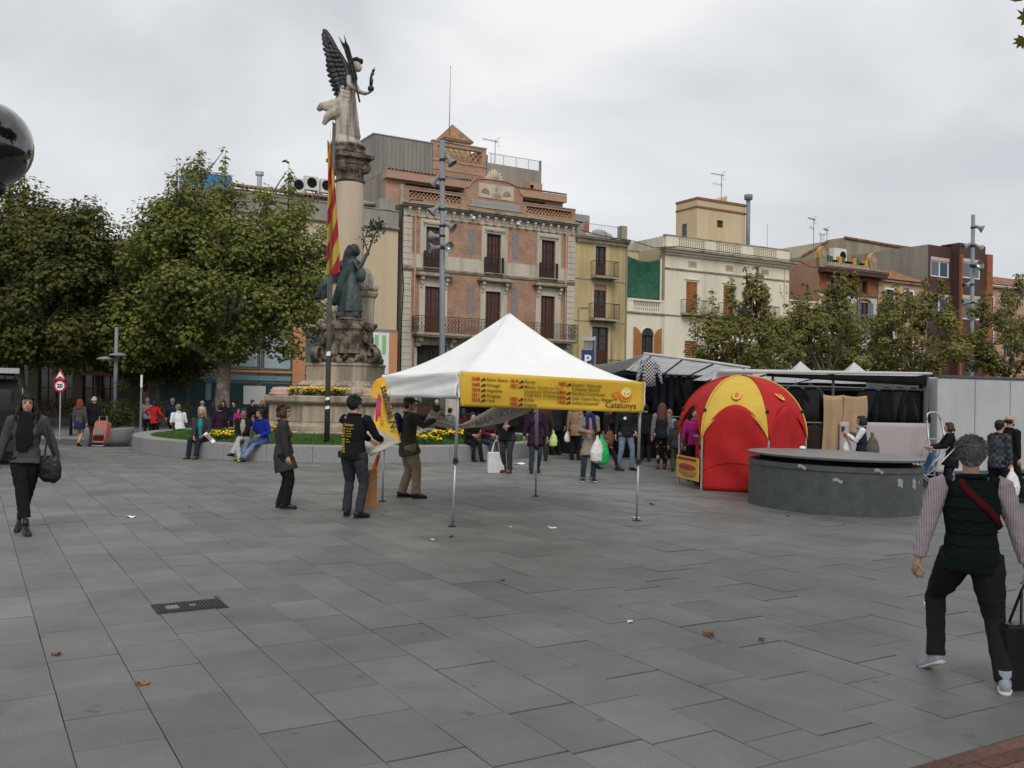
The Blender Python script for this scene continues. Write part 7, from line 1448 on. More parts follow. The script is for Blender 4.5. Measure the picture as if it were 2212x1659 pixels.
# stalls deep in the background between planter and far stall, and two white peaks
for (x0_, x1_, Y, lab) in ((-2.2, 1.2, 37.5, 'dim background stall with black sheeting seen under the tent on the left'), (1.0, 4.4, 35.0, 'dim background stall with black sheeting seen under the tent on the right')):
    t_ = thing('market_stall', lab, 'market stall', (x0_, Y, 0)); part(t_, 'back_sheet', S_BLK, (0, x1_ - x0_, 1.6, 1.65, 0, 2.3)); part(t_, 'roof', S_TARP, (-.1, x1_ - x0_ + .1, -.3, 1.8, 2.4, 2.45)); part(t_, 'table', S_BLK, (.1, x1_ - x0_ - .1, .2, 1.2, 0, .85))
    for x in (0, x1_ - x0_): b = MB(); b.tube([(x, 0, 0), (x, 0, 2.4)], .03, 6); b.build('pole', S_POLE, t_)
    b = MB(); rr = random.Random(int(Y))
    for k in range(16): b.ell((.3 + rr.random() * (x1_ - x0_ - .6), .5 + rr.random() * .5, .9), (.18, .15, .1), 7, 5)
    b.build('folded_goods', DK[3], t_)
for (px, lab) in ((1729, 'white pointed stall roof peeping over the awning, left one'), (1845, 'white pointed stall roof peeping over the awning, right one')):
    p = AT(px, 783, 36); t_ = thing('peaked_canopy', lab, 'tent', (p.x, 36, 0)); b = MB(); b.grid(lambda a, c: ((math.cos(2 * PI * a + PI / 4) * 1.9) * (1 - c), (math.sin(2 * PI * a + PI / 4) * 1.9) * (1 - c), 2.2 + 1.08 * c ** 1.5), 4, 8); b.build('canopy', S_WTARP, t_)
    for k in range(4): a = PI / 4 + k * PI / 2; b = MB(); b.tube([(1.85 * math.cos(a), 1.85 * math.sin(a), 0), (1.85 * math.cos(a), 1.85 * math.sin(a), 2.2)], .025, 6); b.build('leg', C_ALU, t_)
# ================================================================== white trailer at the right
tr_p = Vector((9.5, 20.7, 0)); tr_e = Vector((14.6, 22.9, 0)); ta = math.atan2(tr_e.y - tr_p.y, tr_e.x - tr_p.x)
tr_p.z = -.12; tl = thing('market_trailer', 'plain off-white market trailer body at the right edge', 'trailer', tuple(tr_p), ta)
T_PAN = mat('trailer_panel', (.40, .41, .415), rough=.5, var=.05, scale=1.6, bump=.03, alt=(.35, .355, .355)); b = MB(); b.bbox(0, 5.6, 0, 2.2, .38, 2.48, .03); b.build('body', T_PAN, tl)
for k in range(1, 5): part(tl, 'panel_seam', W_METAL, (k * 1.13 - .008, k * 1.13 + .008, -.008, 0, .42, 2.44))
part(tl, 'top_rail', S_POLE, (0, 5.6, -.03, .05, 2.48, 2.53)); part(tl, 'bottom_rail', S_POLE, (0, 5.6, -.02, .05, .3, .38)); part(tl, 'chassis', S_BLK, (.1, 5.5, .2, 2.0, .2, .3)); part(tl, 'locker', W_METAL, (1.75, 2.2, -.06, .1, .35, .8))
for x in (1.2, 4.4):
    for y_ in (.12, 2.05): b = MB(); b.lathe([(.1, -.08), (.27, -.1), (.3, -.06), (.3, .06), (.27, .1), (.1, .08)], 20); o = b.build('wheel', C_BLKP, tl, True); o.rotation_euler = (PI / 2, 0, 0); o.location = (x, y_, .3)
# step ladder
lp = G(2008, 1047); la = thing('step_ladder', 'aluminium step ladder leaning open beside the trailer', 'ladder', (lp.x + .05, 20.1, -.1), .2)
for sx in (-1, 1):
    b = MB(); b.tube([(sx * .24, -.38, 0), (sx * .2, 0, 1.15), (sx * .17, .1, 1.5)], .022, 6); b.build('stile', C_ALU, la, True); b = MB(); b.tube([(sx * .24, .5, 0), (sx * .2, .05, 1.2)], .018, 6); b.build('rear_leg', C_ALU, la, True)
b = MB(); b.tube([(-.17, .1, 1.5), (-.14, .13, 1.64), (-.07, .14, 1.68), (.07, .14, 1.68), (.14, .13, 1.64), (.17, .1, 1.5)], .02, 6); b.build('hoop', C_ALU, la, True)
for k in range(5): z = .22 + k * .22; f = z / 1.15; part(la, 'tread', C_ALU, (-.23 + .03 * f, .23 - .03 * f, -.38 + .36 * f - .03, -.38 + .36 * f + .07, z, z + .025))
b = MB(); b.tube([(-.23, .38, .3), (.23, .38, .3)], .012, 5); b.tube([(-.22, .22, .75), (.22, .22, .75)], .012, 5); b.build('rear_brace', C_ALU, la)
# dark van at the left edge
V_BLK = mat('van_paint', (.008, .008, .009), rough=.6, var=.1, scale=3, bump=0, spec=.15)
vn = thing('van', 'dark van with roof load cut by the left edge behind the walking woman', 'van', (-11.95, 20.75, 0), .49)
b = MB(); prof = [(-2.3, .32), (-2.32, .75), (-2.25, 1.25), (-2.05, 1.75), (-1.8, 1.95), (1.2, 1.98), (1.6, 1.8), (2.2, 1.2), (3.0, .98), (3.1, .6), (3.05, .32)]
nv_ = len(prof); vs = []
for sx, ins in ((-1, .0), (1, .0)):
    for (y_, z) in prof: vs.append((sx * (.95 - (.14 * max(0, z - 1.05) / .95)), y_ + 2.3, z))
fs = [tuple(range(nv_)), tuple(range(2 * nv_ - 1, nv_ - 1, -1))] + [((k + 1) % nv_, k, nv_ + k, nv_ + (k + 1) % nv_) for k in range(nv_)]
b.add(vs, fs); b.build('body', V_BLK, vn)
part(vn, 'rear_window', W_GLASSD, (-.7, .7, .09, .16, 1.12, 1.72)); part(vn, 'bumper', C_BLKP, (-.9, .9, -.12, .1, .32, .58)); part(vn, 'number_plate', C_SIGNW, (-.26, .26, -.03, .0, .72, .84))
for sx in (-1, 1):
    part(vn, 'tail_light', mat('tail_light_red', (.25, .012, .012), rough=.2, var=.1, scale=6, bump=0), (sx * .86 - .08, sx * .86 + .08, .0, .12, .85, 1.3)); part(vn, 'side_window', W_GLASSD, (sx * .9 - .012, sx * .9 + .012, .6, 1.9, 1.15, 1.7), (sx * .9 - .012, sx * .9 + .012, 2.05, 3.2, 1.15, 1.7)); part(vn, 'window_pillar', C_ALU, (sx * .915 - .012, sx * .915 + .012, .48, .56, 1.1, 1.75)); part(vn, 'mirror', V_BLK, (sx * 1.08 - .1, sx * 1.08 + .1, 3.35, 3.45, 1.1, 1.35))
    for y_ in (.9, 4.3): b = MB(); b.lathe([(.12, -.09), (.28, -.11), (.33, -.06), (.33, .06), (.28, .11), (.12, .09)], 20); o = b.build('wheel', C_BLKP, vn, True); o.rotation_euler = (0, PI / 2, 0); o.location = (sx * .84, y_, .33)
b = MB(); b.tube([(-.75, .7, 1.98), (-.75, .7, 2.08), (.75, .7, 2.08), (.75, .7, 1.98)], .02, 6); b.tube([(-.75, 2.6, 1.98), (-.75, 2.6, 2.08), (.75, 2.6, 2.08), (.75, 2.6, 1.98)], .02, 6); b.build('roof_bar', C_BLKP, vn)
ro = thing('roof_load', 'flat white board carried on the van roof', 'board', (-11.95, 20.75, 2.1), .49); part(ro, 'board', W_WHITE, (-.8, .82, .2, 3.0, .0, .1)); part(ro, 'edge_strip', C_ALU, (-.82, .84, .17, .2, -.01, .11))
# shopping trolley pulled by the couple
tp0 = G(215, 960); tq = AT(216, 900, 30.8); ty = thing('shopping_trolley', 'salmon pink wheeled shopping trolley pulled by the man in black', 'trolley', (tq.x, 30.8, gz(tq.x, 30.8)), -.15)
b = MB(); bag = [(-.2, .14), (.2, .14), (.24, .5), (.22, .82), (.15, .88), (-.15, .88), (-.22, .82), (-.24, .5)]; b.prism(bag, -.13, .13); Mt = Matrix.Rotation(-.25, 3, 'X'); b.v = [tuple(Mt @ Vector(p)) for p in b.v]; b.build('bag', mat('trolley_salmon', (.34, .13, .1), rough=.8, var=.1, scale=8, bump=.2), ty)
b = MB(); b.box(-.17, .17, -.155, -.13, .42, .56); b.v = [tuple(Mt @ Vector(p)) for p in b.v]; b.build('pocket', mat('trolley_grey', (.16, .17, .19), rough=.8, var=.1, scale=8, bump=.2), ty); b = MB(); b.box(-.19, .19, -.15, -.128, .2, .38); b.v = [tuple(Mt @ Vector(p)) for p in b.v]; b.build('base_panel', DK[4], ty)
b = MB(); b.tube([(-.17, .02, .12), (-.17, .12, .6), (-.13, .2, 1.02), (.13, .2, 1.02), (.17, .12, .6), (.17, .02, .12), (.2, -.12, .06), (-.2, -.12, .06), (-.17, .02, .12)], .014, 6); b.build('frame', C_ALU, ty, True)
for sx in (-1, 1): b = MB(); b.lathe([(.03, -.015), (.075, -.02), (.08, 0), (.075, .02), (.03, .015)], 16); o = b.build('wheel', C_BLKP, ty, True); o.rotation_euler = (0, PI / 2, 0); o.location = (sx * .23, .03, .08)
# cardboard box with orange rolls
bp_ = G(793, 1097); bx = thing('cardboard_box', 'tall narrow cardboard box holding an orange roll beside the man in black', 'box', (bp_.x, bp_.y + .1, 0), .3); C_CARD = mat('cardboard', (.30, .155, .06), rough=.95, var=.12, scale=5, bump=.1); part(bx, 'carton', C_CARD, (-.12, .12, -.1, -.09, 0, .58), (-.12, .12, .09, .1, 0, .58), (-.12, -.11, -.09, .09, 0, .58), (.11, .12, -.09, .09, 0, .58), (-.11, .11, -.09, .09, 0, .012)); part(bx, 'packing_tape', C_STEELP, (-.123, .123, -.103, -.1, .38, .395), (.12, .123, -.1, .1, .38, .395)); part(bx, 'corner_edge', mat('cardboard_dark', (.2, .1, .04), rough=.95, var=.1, scale=5, bump=.1), (-.004, .004, -.102, -.1, 0, .58))
ro = thing('orange_roll', 'orange and red rolled flag sticking out of the cardboard box', 'flag', (bp_.x + .03, bp_.y + .1, .16)); b = MB(); b.tube([(0, 0, 0), (.04, 0, .4), (.12, .01, .66)], [.035, .04, .03], 8); b.build('rolled_cloth', mat('orange_cloth', (.6, .16, .02), rough=.8, var=.3, scale=12, bump=.2, alt=(.45, .04, .02)), ro, True); b = MB(); b.tube([(.12, .01, .66), (.14, .01, .72)], .012, 6); b.build('stick', C_CARD, ro)
# ================================================================== people
SKIN = mat('skin', (0.42, 0.24, 0.165), rough=0.55, var=0.08, scale=9, bump=0.05); SKIN2 = mat('skin_tan', (0.32, 0.175, 0.115), rough=0.55, var=0.08, scale=9, bump=0.05)
H_BLK = mat('hair_black', (0.008, 0.007, 0.007), rough=0.5, var=0.3, scale=30, bump=0.4, bscale=60); H_BRN = mat('hair_brown', (0.045, 0.02, 0.011), rough=0.55, var=0.3, scale=30, bump=0.4, bscale=60); H_GRY = mat('hair_grey', (0.15, 0.15, 0.155), rough=0.7, var=0.5, scale=26, bump=0.6, bscale=60); H_WHT = mat('hair_white', (0.42, 0.41, 0.4), rough=0.7, var=0.2, scale=30, bump=0.4); H_RED = mat('hair_red', (0.15, 0.03, 0.014), rough=0.55, var=0.3, scale=30, bump=0.4); H_BLD = mat('hair_blond', (0.25, 0.14, 0.06), rough=0.55, var=0.3, scale=30, bump=0.4)
CL = {}
def cloth(name, c, rough=.92, var=.12, **k):
    if name not in CL: CL[name] = mat('cloth_' + name, c, rough=rough, var=var, scale=k.get('scale', 7), bump=k.get('bump', .35), bscale=k.get('bscale', 9), alt=k.get('alt'))
    return CL[name]
def stripe_mat(name, c1, c2, f):
    m = bpy.data.materials.new(name); m.use_nodes = True; N, L = m.node_tree.nodes, m.node_tree.links; b = N['Principled BSDF']; b.inputs['Roughness'].default_value = .9
    tcn = N.new('ShaderNodeTexCoord'); w = N.new('ShaderNodeTexWave'); w.inputs['Scale'].default_value = f; w.inputs['Distortion'].default_value = .6; rp = N.new('ShaderNodeValToRGB'); rp.color_ramp.elements[0].color = c1 + (1,); rp.color_ramp.elements[0].position = .35; rp.color_ramp.elements[1].color = c2 + (1,); rp.color_ramp.elements[1].position = .6
    L.new(tcn.outputs['Object'], w.inputs['Vector']); L.new(w.outputs['Fac'], rp.inputs[0]); L.new(rp.outputs[0], b.inputs['Base Color']); return m
BLACK = cloth('black', (.011, .011, .012)); BLACK2 = cloth('soft_black', (.017, .017, .019)); CHAR = cloth('charcoal', (.036, .035, .036)); DGREY = cloth('dark_grey', (.055, .056, .062)); NAVY = cloth('navy', (.016, .02, .034)); JEAN = cloth('denim_dark', (.028, .036, .055), alt=(.045, .06, .085)); JEANL = cloth('denim_light', (.12, .17, .25), alt=(.2, .25, .32)); JEANG = cloth('grey_jeans', (.36, .36, .37)); BEIGE = cloth('beige', (.25, .19, .135)); OLIVE = cloth('olive_brown', (.05, .045, .034)); REDC = cloth('red_coat', (.42, .015, .02)); BLUE = cloth('royal_blue', (.012, .025, .22)); TEAL = cloth('teal', (.02, .22, .2)); PURP = cloth('purple', (.03, .014, .028)); PINK = cloth('magenta', (.34, .02, .14)); WHITEC = cloth('white_cloth', (.6, .6, .62)); TAN = cloth('tan', (.26, .17, .1)); TAUPE = cloth('taupe_knit', (.22, .175, .145)); GREENV = cloth('dark_green_quilt', (.006, .012, .011), bump=.6, bscale=5); BRNJ = cloth('brown_coat', (.05, .03, .022)); GREYC = cloth('mid_grey', (.16, .16, .17)); SCB = cloth('blue_scarf', (.012, .025, .09)); LEATH = mat('brown_leather', (.12, .045, .02), rough=.5, var=.2, scale=9, bump=.2); BLEATH = mat('black_leather', (.010, .010, .011), rough=.35, var=.2, scale=9, bump=.15); SOLE = mat('white_rubber', (.6, .6, .58), rough=.7, var=.08, scale=9, bump=0); PINKST = stripe_mat('pink_striped_shirt', (.38, .345, .36), (.28, .21, .225), 22); CARDG = cloth('cardigan_grey', (.07, .065, .075))

def ik(a, b, l1, l2, pole):
    d = b - a; L = d.length
    if L > (l1 + l2) * .999: b = a + d * ((l1 + l2) * .999 / L); d = b - a; L = d.length
    x = (l1 * l1 - l2 * l2 + L * L) / (2 * L); h = math.sqrt(max(0, l1 * l1 - x * x)); u = d / L; p = Vector(pole); p = p - u * p.dot(u); p = p.normalized() if p.length > 1e-5 else u.orthogonal().normalized()
    return a + u * x + p * h, b
def hand_geo(mb, w, d, n, s, side, curl):
    """palm, four unequal fingers bent at two knuckles and a thumb leaving the side of the palm"""
    d = d.normalized(); n = (n - d * n.dot(d)).normalized(); t = d.cross(n) * side
    mb.tube([w - d * .02 * s, w + d * .03 * s, w + d * .09 * s], [(.026 * s, .02 * s), (.036 * s, .018 * s), (.040 * s, .014 * s)], 8, side=t)
    for k, (off, ln) in enumerate(((-.03, .066), (-.01, .076), (.011, .070), (.031, .055))):
        p = w + d * .085 * s + t * off * s; a1, a2 = curl * .8, curl * 1.9; d1 = d * math.cos(a1) + n * math.sin(a1); d2 = d * math.cos(a2) + n * math.sin(a2); q = p + d1 * ln * .55 * s; mb.tube([p - d * .01 * s, q, q + d2 * ln * .5 * s], [.0105 * s, .0095 * s, .007 * s], 6)
    p = w + d * .03 * s - t * .034 * s; dt = (d * .75 - t * .6 + n * (.25 + curl * .5)).normalized(); mb.tube([p, p + dt * .04 * s, p + (dt + d * .3).normalized() * .075 * s], [.013 * s, .0115 * s, .008 * s], 6)
def person(label, p, h, H=1.7, build=1.0, feet=None, hands=None, pelvis=None, lean=0.0, hyaw=0.0, hpitch=0.0, top=BLACK, hem=-.04, sleeve=True, bottom=CHAR, leg='trousers', shoes=BLEATH, hair=(H_BRN, 'short'), skin=SKIN, vox=.02, face=False, female=False, flare=0.0, z0=None, arm_mat=None, twist=0.0, curl=.5, shoe_kind='flat', hint=None, sloppy=.02, sit=False, open_front=None, palm=None, strands=0):
    if z0 is None: z0 = gz(p[0], p[1])
    t_ = thing('person', label, 'person', (p[0], p[1], z0), -math.radians(h), None)
    V = Vector; pel = V(pelvis) if pelvis else V((0, 0, .525 * H)); ph = math.radians(lean); sd = V((0, math.sin(ph), math.cos(ph)))
    k = build * (1.0 if not female else .92)
    sh_c = pel + sd * (.288 * H); nb = pel + sd * (.31 * H); tw = math.radians(twist); sx = V((math.cos(tw), math.sin(tw), 0))
    sh = [sh_c - sx * (.105 * H * k), sh_c + sx * (.105 * H * k)]; hp = [pel + V((-.052 * H, 0, -.01)), pel + V((.052 * H, 0, -.01))]
    feet = feet or [(-.065 * H, 0, 0, -8), (.065 * H, 0, 0, 8)]; ank = [V((f[0], f[1], f[2] + .05 * H)) for f in feet]
    kn = []
    for i in (0, 1):
        yaw = math.radians(feet[i][3]); pole = V((math.sin(yaw) * .6, 1, .25 if sit else 0)); q, a2 = ik(hp[i], ank[i], .245 * H, .238 * H, pole); kn.append(q); ank[i] = a2 if (ank[i] - a2).length < .03 else ank[i]
    hands = hands or [None, None]; wr = [V(hd) if hd else V((s_ * .165 * H * k, .03 * H, pel.z - .06 * H)) for hd, s_ in zip(hands, (-1, 1))]
    el = []
    for i, s_ in ((0, -1), (1, 1)): q, w2 = ik(sh[i], wr[i], .168 * H, .150 * H, V((s_ * .55, -1, -.35))); el.append(q); wr[i] = w2
    hy, hpz = math.radians(hyaw), math.radians(hpitch); HM = (Matrix.Rotation(-hy, 3, 'Z') @ Matrix.Rotation(-hpz, 3, 'X')); hc = nb + sd * (.045 * H) + V((0, .012 * H, .05 * H))
    def hd(x, y, z): return hc + HM @ V((x * H, y * H, z * H))
    # ---- body, one continuous skin
    b = MB()
    b.tube([pel - sd * .05 * H, pel, pel + sd * .09 * H, pel + sd * .19 * H, pel + sd * .26 * H, nb], [(.055 * H * k, .038 * H), (.068 * H * k, .045 * H * k), (.06 * H * k, .042 * H * k), (.08 * H * k, .052 * H * k), (.076 * H * k, .042 * H), (.034 * H, .034 * H)], 14, side=(1, 0, 0))
    for i in (0, 1):
        b.tube([hp[i], hp[i].lerp(kn[i], .5), kn[i], kn[i].lerp(ank[i], .35), ank[i], ank[i] - V((0, 0, .03 * H))], [.05 * H * k, .042 * H * k, .03 * H, .031 * H, .019 * H, .02 * H], 9)
        b.tube([sh[i], sh[i].lerp(el[i], .5), el[i], el[i].lerp(wr[i], .3), wr[i], wr[i] + (wr[i] - el[i]).normalized() * .03], [.03 * H, .026 * H, .021 * H, .022 * H, .0155 * H, .016 * H], 8)
    b.tube([nb - sd * .03 * H, nb, hd(0, -.008, -.02)], [.038 * H, .033 * H, .032 * H], 10)
    b.ell(hd(0, -.008, .012), (.044 * H, .055 * H, .052 * H), 14, 10, HM); b.ell(hd(0, .014, -.022), (.035 * H, .036 * H, .042 * H), 12, 8, HM); b.ell(hd(0, .028, -.05), (.018 * H, .014 * H, .013 * H), 8, 6, HM)
    b.tube([hd(0, .047, .004), hd(0, .056, -.012), hd(0, .052, -.02)], [.006 * H, .0095 * H, .006 * H], 6)
    for s_ in (-1, 1): b.ell(hd(s_ * .045, -.006, -.008), (.006 * H, .013 * H, .02 * H), 8, 6, HM)
    hg = MB()
    for i, s_ in ((0, -1), (1, 1)):
        d = (wr[i] - el[i]).normalized(); n_ = V(palm) if palm else V((-s_, .3, 0)); hand_geo(hg, wr[i] + d * .01, d, n_, H / 1.72, s_, curl)
    sculpt(b, 'body', skin, t_, min(vox, .018), 3, 0, extra=hg)
    # ---- clothes
    if leg in ('trousers', 'jeans', 'wide', 'crop', 'leggings'):
        c = MB(); e = {'trousers': 1.0, 'jeans': .92, 'wide': 1.22, 'crop': 1.15, 'leggings': .82}[leg]; endf = .98 if leg != 'crop' else .72
        c.tube([pel + sd * .07 * H, pel, pel - V((0, 0, .045 * H)) if not sit else pel + V((0, .03, -.02))], [(.083 * H * k, .062 * H * k), (.094 * H * k, .07 * H * k), (.088 * H * k, .066 * H * k)], 14, side=(1, 0, 0))
        for i in (0, 1):
            ft = kn[i].lerp(ank[i], endf) - V((0, 0, .012 * H if endf > .9 else 0)); m1 = kn[i].lerp(ft, .5)
            c.tube([hp[i] + V((0, 0, .02)), hp[i].lerp(kn[i], .25), hp[i].lerp(kn[i], .7), kn[i], m1, ft], [.062 * H * k * min(1.05, e), .06 * H * k * min(1.1, e), .047 * H * e * k, .042 * H * e, .038 * H * e, .037 * H * e * (1.05 if leg != 'leggings' else .75)], 10)
        sculpt(c, 'trousers', bottom, t_, vox, 2, sloppy * 1.1, .075)
    elif leg in ('shorts', 'skirt'):
        c = MB(); c.tube([pel + sd * .07 * H, pel, pel - V((0, 0, .1 * H)), pel - V((0, 0, .15 * H))], [(.08 * H * k, .06 * H), (.1 * H * k, .075 * H), (.115 * H, .09 * H), (.12 * H, .095 * H)], 16, side=(1, 0, 0)); sculpt(c, leg, bottom, t_, vox, 2, sloppy, .08)
    for i in (0, 1):
        yaw = math.radians(feet[i][3]); fd_ = V((math.sin(yaw), math.cos(yaw), 0)); a0 = V((ank[i].x, ank[i].y, feet[i][2] if len(feet[i]) < 5 else feet[i][2])); tilt = math.radians(feet[i][4]) if len(feet[i]) > 4 else 0.0; up_ = V((0, 0, 1))
        f2 = (fd_ * math.cos(tilt) + up_ * math.sin(tilt)); u2 = (up_ * math.cos(tilt) - fd_ * math.sin(tilt)); sc_ = H / 1.7; hl = .05 if shoe_kind == 'heel' else 0
        s_m = MB(); pts = [(-.075, .05 + hl), (-.05, .055 + hl), (0, .055 + hl * .8), (.06, .042 + hl * .4), (.12, .034), (.165, .028), (.185, .022)]; rad = [(.02, .03), (.036, .048), (.04, .052), (.042, .040), (.045, .032), (.036, .025), (.014, .012)]
        s_m.tube([a0 + f2 * x * sc_ + u2 * z * sc_ for x, z in pts], [(r[0] * sc_, r[1] * sc_) for r in rad], 10, side=(fd_.y, -fd_.x, 0)); s_m.tube([a0 + u2 * (.05 + hl) * sc_, a0 + u2 * (.15 + hl if shoe_kind != 'flat' else .095) * sc_ - f2 * .012], [.042 * sc_, .040 * sc_], 9)
        shoe = s_m.build('shoe', shoes, t_, True); sl = MB()
        if shoe_kind == 'heel': sl.tube([a0 - f2 * .055 * sc_ + u2 * .05, a0 - f2 * .06 * sc_ + u2 * .002], [.024, .018], 7)
        sl.tube([a0 + f2 * x * sc_ + u2 * (.012 + (hl * .6 if x < 0.03 and shoe_kind == 'heel' else 0)) * sc_ for x in (-.08, -.03, .05, .12, .17, .19)], [(.03 * sc_, .012), (.042 * sc_, .012), (.044 * sc_, .012), (.046 * sc_, .012), (.036 * sc_, .012), (.012 * sc_, .01)], 8, side=(fd_.y, -fd_.x, 0)); sl.build('sole', SOLE if shoe_kind == 'sneaker' else BLEATH, shoe, True)
    c = MB(); hz = hem * H; drop = V((0, 0, hz))
    hem = min(hem, -.035); hz = hem * H; drop = V((0, 0, hz))
    f_ = min(.9, -hem / .245); q0, q1 = hp[0].lerp(kn[0], f_), hp[1].lerp(kn[1], f_); cx = (q0 + q1) / 2; cx = V((cx.x, cx.y, pel.z + hz)); exx, exy = abs(q0.x - q1.x) / 2 / H, abs(q0.y - q1.y) / 2 / H
    low = [cx, pel.lerp(cx, .5)]; wd_ = 1.18 if leg == 'wide' else 1.05
    rl = [(max((.104 + flare) * k, exx + .064 * k * wd_) * H, max((.086 + flare) * k, exy + .066 * k * wd_) * H), ((.104 + flare * .5) * H * k, max((.086 + flare * .5) * k, exy * .5 + .07 * k) * H)]
    if sit: low, rl = [pel - sd * .04 * H], [(.1 * H * k, .08 * H * k)]
    c.tube(low + [pel, pel + sd * .09 * H, pel + sd * .19 * H, pel + sd * .265 * H, nb + sd * .005 * H], rl + [(.1 * H * k, .084 * H * k), (.086 * H * k, .066 * H * k), (.1 * H * k, .074 * H * k), (.09 * H * k, .056 * H * k), (.05 * H, .048 * H)], 16, side=(sx.x, sx.y, 0))
    if female: 
        for s_ in (-1, 1): c.ell(pel + sd * .19 * H + sx * (s_ * .042 * H) + V((0, .055 * H, 0)), (.042 * H, .032 * H, .04 * H), 10, 7)
    if not sleeve:
        for i, s_ in ((0, -1), (1, 1)): c.ell(sh[i] + sx * (-s_ * .012 * H), (.032 * H, .038 * H, .03 * H), 10, 7)
    sm_ = None if (arm_mat or not sleeve) else c
    for i in (0, 1):
        if arm_mat or not sleeve: sm_ = MB()
        endw = el[i].lerp(wr[i], .96); sm_.tube([sh[i] - sx * ((-1, 1)[i] * .02 * H), sh[i] + V((0, 0, -.004 * H)), sh[i].lerp(el[i], .5), el[i], el[i].lerp(endw, .5), endw], [.04 * H, .044 * H, .039 * H, .035 * H, .031 * H, .027 * H], 10)
        if sm_ is not c: sculpt(sm_, 'sleeve', arm_mat or skin, t_, vox * .8, 2, sloppy, .06)
    sculpt(c, 'jacket' if sleeve else 'vest', top, t_, vox, 2, sloppy, .07)
    cm = MB(); cm.tube([nb + V((.05 * H * math.cos(a), .045 * H * math.sin(a) - .004, .012 * H * (1 - math.sin(a)) * .5)) for a in [2 * PI * j / 14 for j in range(15)]], .013 * H, 6); cm.build('collar', top, t_, True)
    if open_front:
        o_ = MB(); o_.tube([pel + V((0, .058 * H * k, .0)), pel + sd * .1 * H + V((0, .054 * H * k, 0)), pel + sd * .2 * H + V((0, .062 * H * k, 0)), nb + V((0, .035 * H, -.005 * H))], [(.03 * H, .02 * H), (.03 * H, .018 * H), (.045 * H, .02 * H), (.03 * H, .02 * H)], 10, side=(1, 0, 0)); sculpt(o_, 'inner_shirt', open_front, t_, vox * .8, 2, .008, .05)
    # ---- hair
    hm, style = hair
    if style != 'none':
        g_ = MB()
        if style == 'bald':
            for a in range(-5, 6): an = a * .3; g_.ell(hd(.043 * math.sin(an), -.012 - .047 * math.cos(an), -.005), (.012 * H, .012 * H, .026 * H), 7, 5, HM)
        else:
            g_.ell(hd(0, -.016, .022), (.0485 * H, .055 * H, .052 * H), 14, 10, HM); g_.ell(hd(0, -.03, -.008), (.045 * H, .036 * H, .045 * H), 12, 8, HM); g_.ell(hd(0, .018, .045), (.038 * H, .03 * H, .022 * H), 10, 7, HM)
            for s_ in (-1, 1): g_.ell(hd(s_ * .04, -.002, .012), (.012 * H, .026 * H, .032 * H), 8, 6, HM)
        if style in ('bob', 'long', 'vlong'):
            L = {'bob': -.055, 'long': -.14, 'vlong': -.19}[style]
            for j in range(-6, 7):
                an = j * .33; x, y = .052 * math.sin(an), -.01 - .05 * math.cos(an); xe = x * (1.25 if style != 'bob' else 1.05); g_.tube([hd(x * .8, y * .8, .04), hd(x, y, -.005), hd(xe, y * 1.12, L * .55), V(hd(xe * 1.05, y * 1.1 - .01, L))], [.014 * H, .017 * H, .017 * H, .009 * H], 7)
        sculpt(g_, 'hair', hm, t_, min(vox, .014), 1, .026, .028)
    if strands:
        rs = random.Random(int(H * 1000)); q_ = MB()
        for j in range(strands):
            d = V((rs.gauss(0, 1), rs.gauss(-.5, 1), rs.gauss(.35, .8))).normalized()
            if d.y > .35 and d.z < .45: continue
            r_ = V((d.x * .05, d.y * .056 - .014, d.z * .054 + .018)); tg = V((rs.gauss(0, .5), -.5 + rs.gauss(0, .5), -.55)); tg = (tg - d * tg.dot(d)).normalized(); e = r_ + tg * .02 + d * .004; e2 = r_ + tg * .034 + d * rs.uniform(-.001, .008); q_.tube([hd(*r_), hd(*e), hd(*e2)], [.0035 * H, .003 * H, .0008 * H], 3)
        q_.build('hair_strands', hm, t_)
    if face:
        ey = MB(); [ey.ell(hd(s_ * .0175, .0435, .004), (.0075 * H, .005 * H, .0042 * H), 8, 6, HM) for s_ in (-1, 1)]; ey.build('eyes', P_BLK, t_, True)
        eb = MB(); [eb.tube([hd(s_ * .008, .048, .0135), hd(s_ * .0185, .0475, .0165), hd(s_ * .028, .042, .013)], .0022 * H, 5) for s_ in (-1, 1)]; eb.build('eyebrows', H_BRN if hm is not H_BLK else H_BLK, t_)
        mo_ = MB(); mo_.tube([hd(-.012, .0475, -.0345), hd(0, .0505, -.034), hd(.012, .0475, -.0345)], [.0018 * H, .004 * H, .0018 * H], 6); mo_.build('lips', mat('lips', (.3, .1, .085), rough=.5, var=.1, scale=9, bump=0), t_)
    Rm = Matrix.Rotation(-math.radians(h), 3, 'Z')
    J = {'root': t_, 'world': lambda q: Rm @ Vector(q) + Vector((p[0], p[1], z0)), 'wr': wr, 'el': el, 'sh': sh, 'hd': hd, 'pel': pel, 'nb': nb, 'kn': kn, 'ank': ank, 'sd': sd, 'H': H, 'k': k, 'HM': HM}
    return J
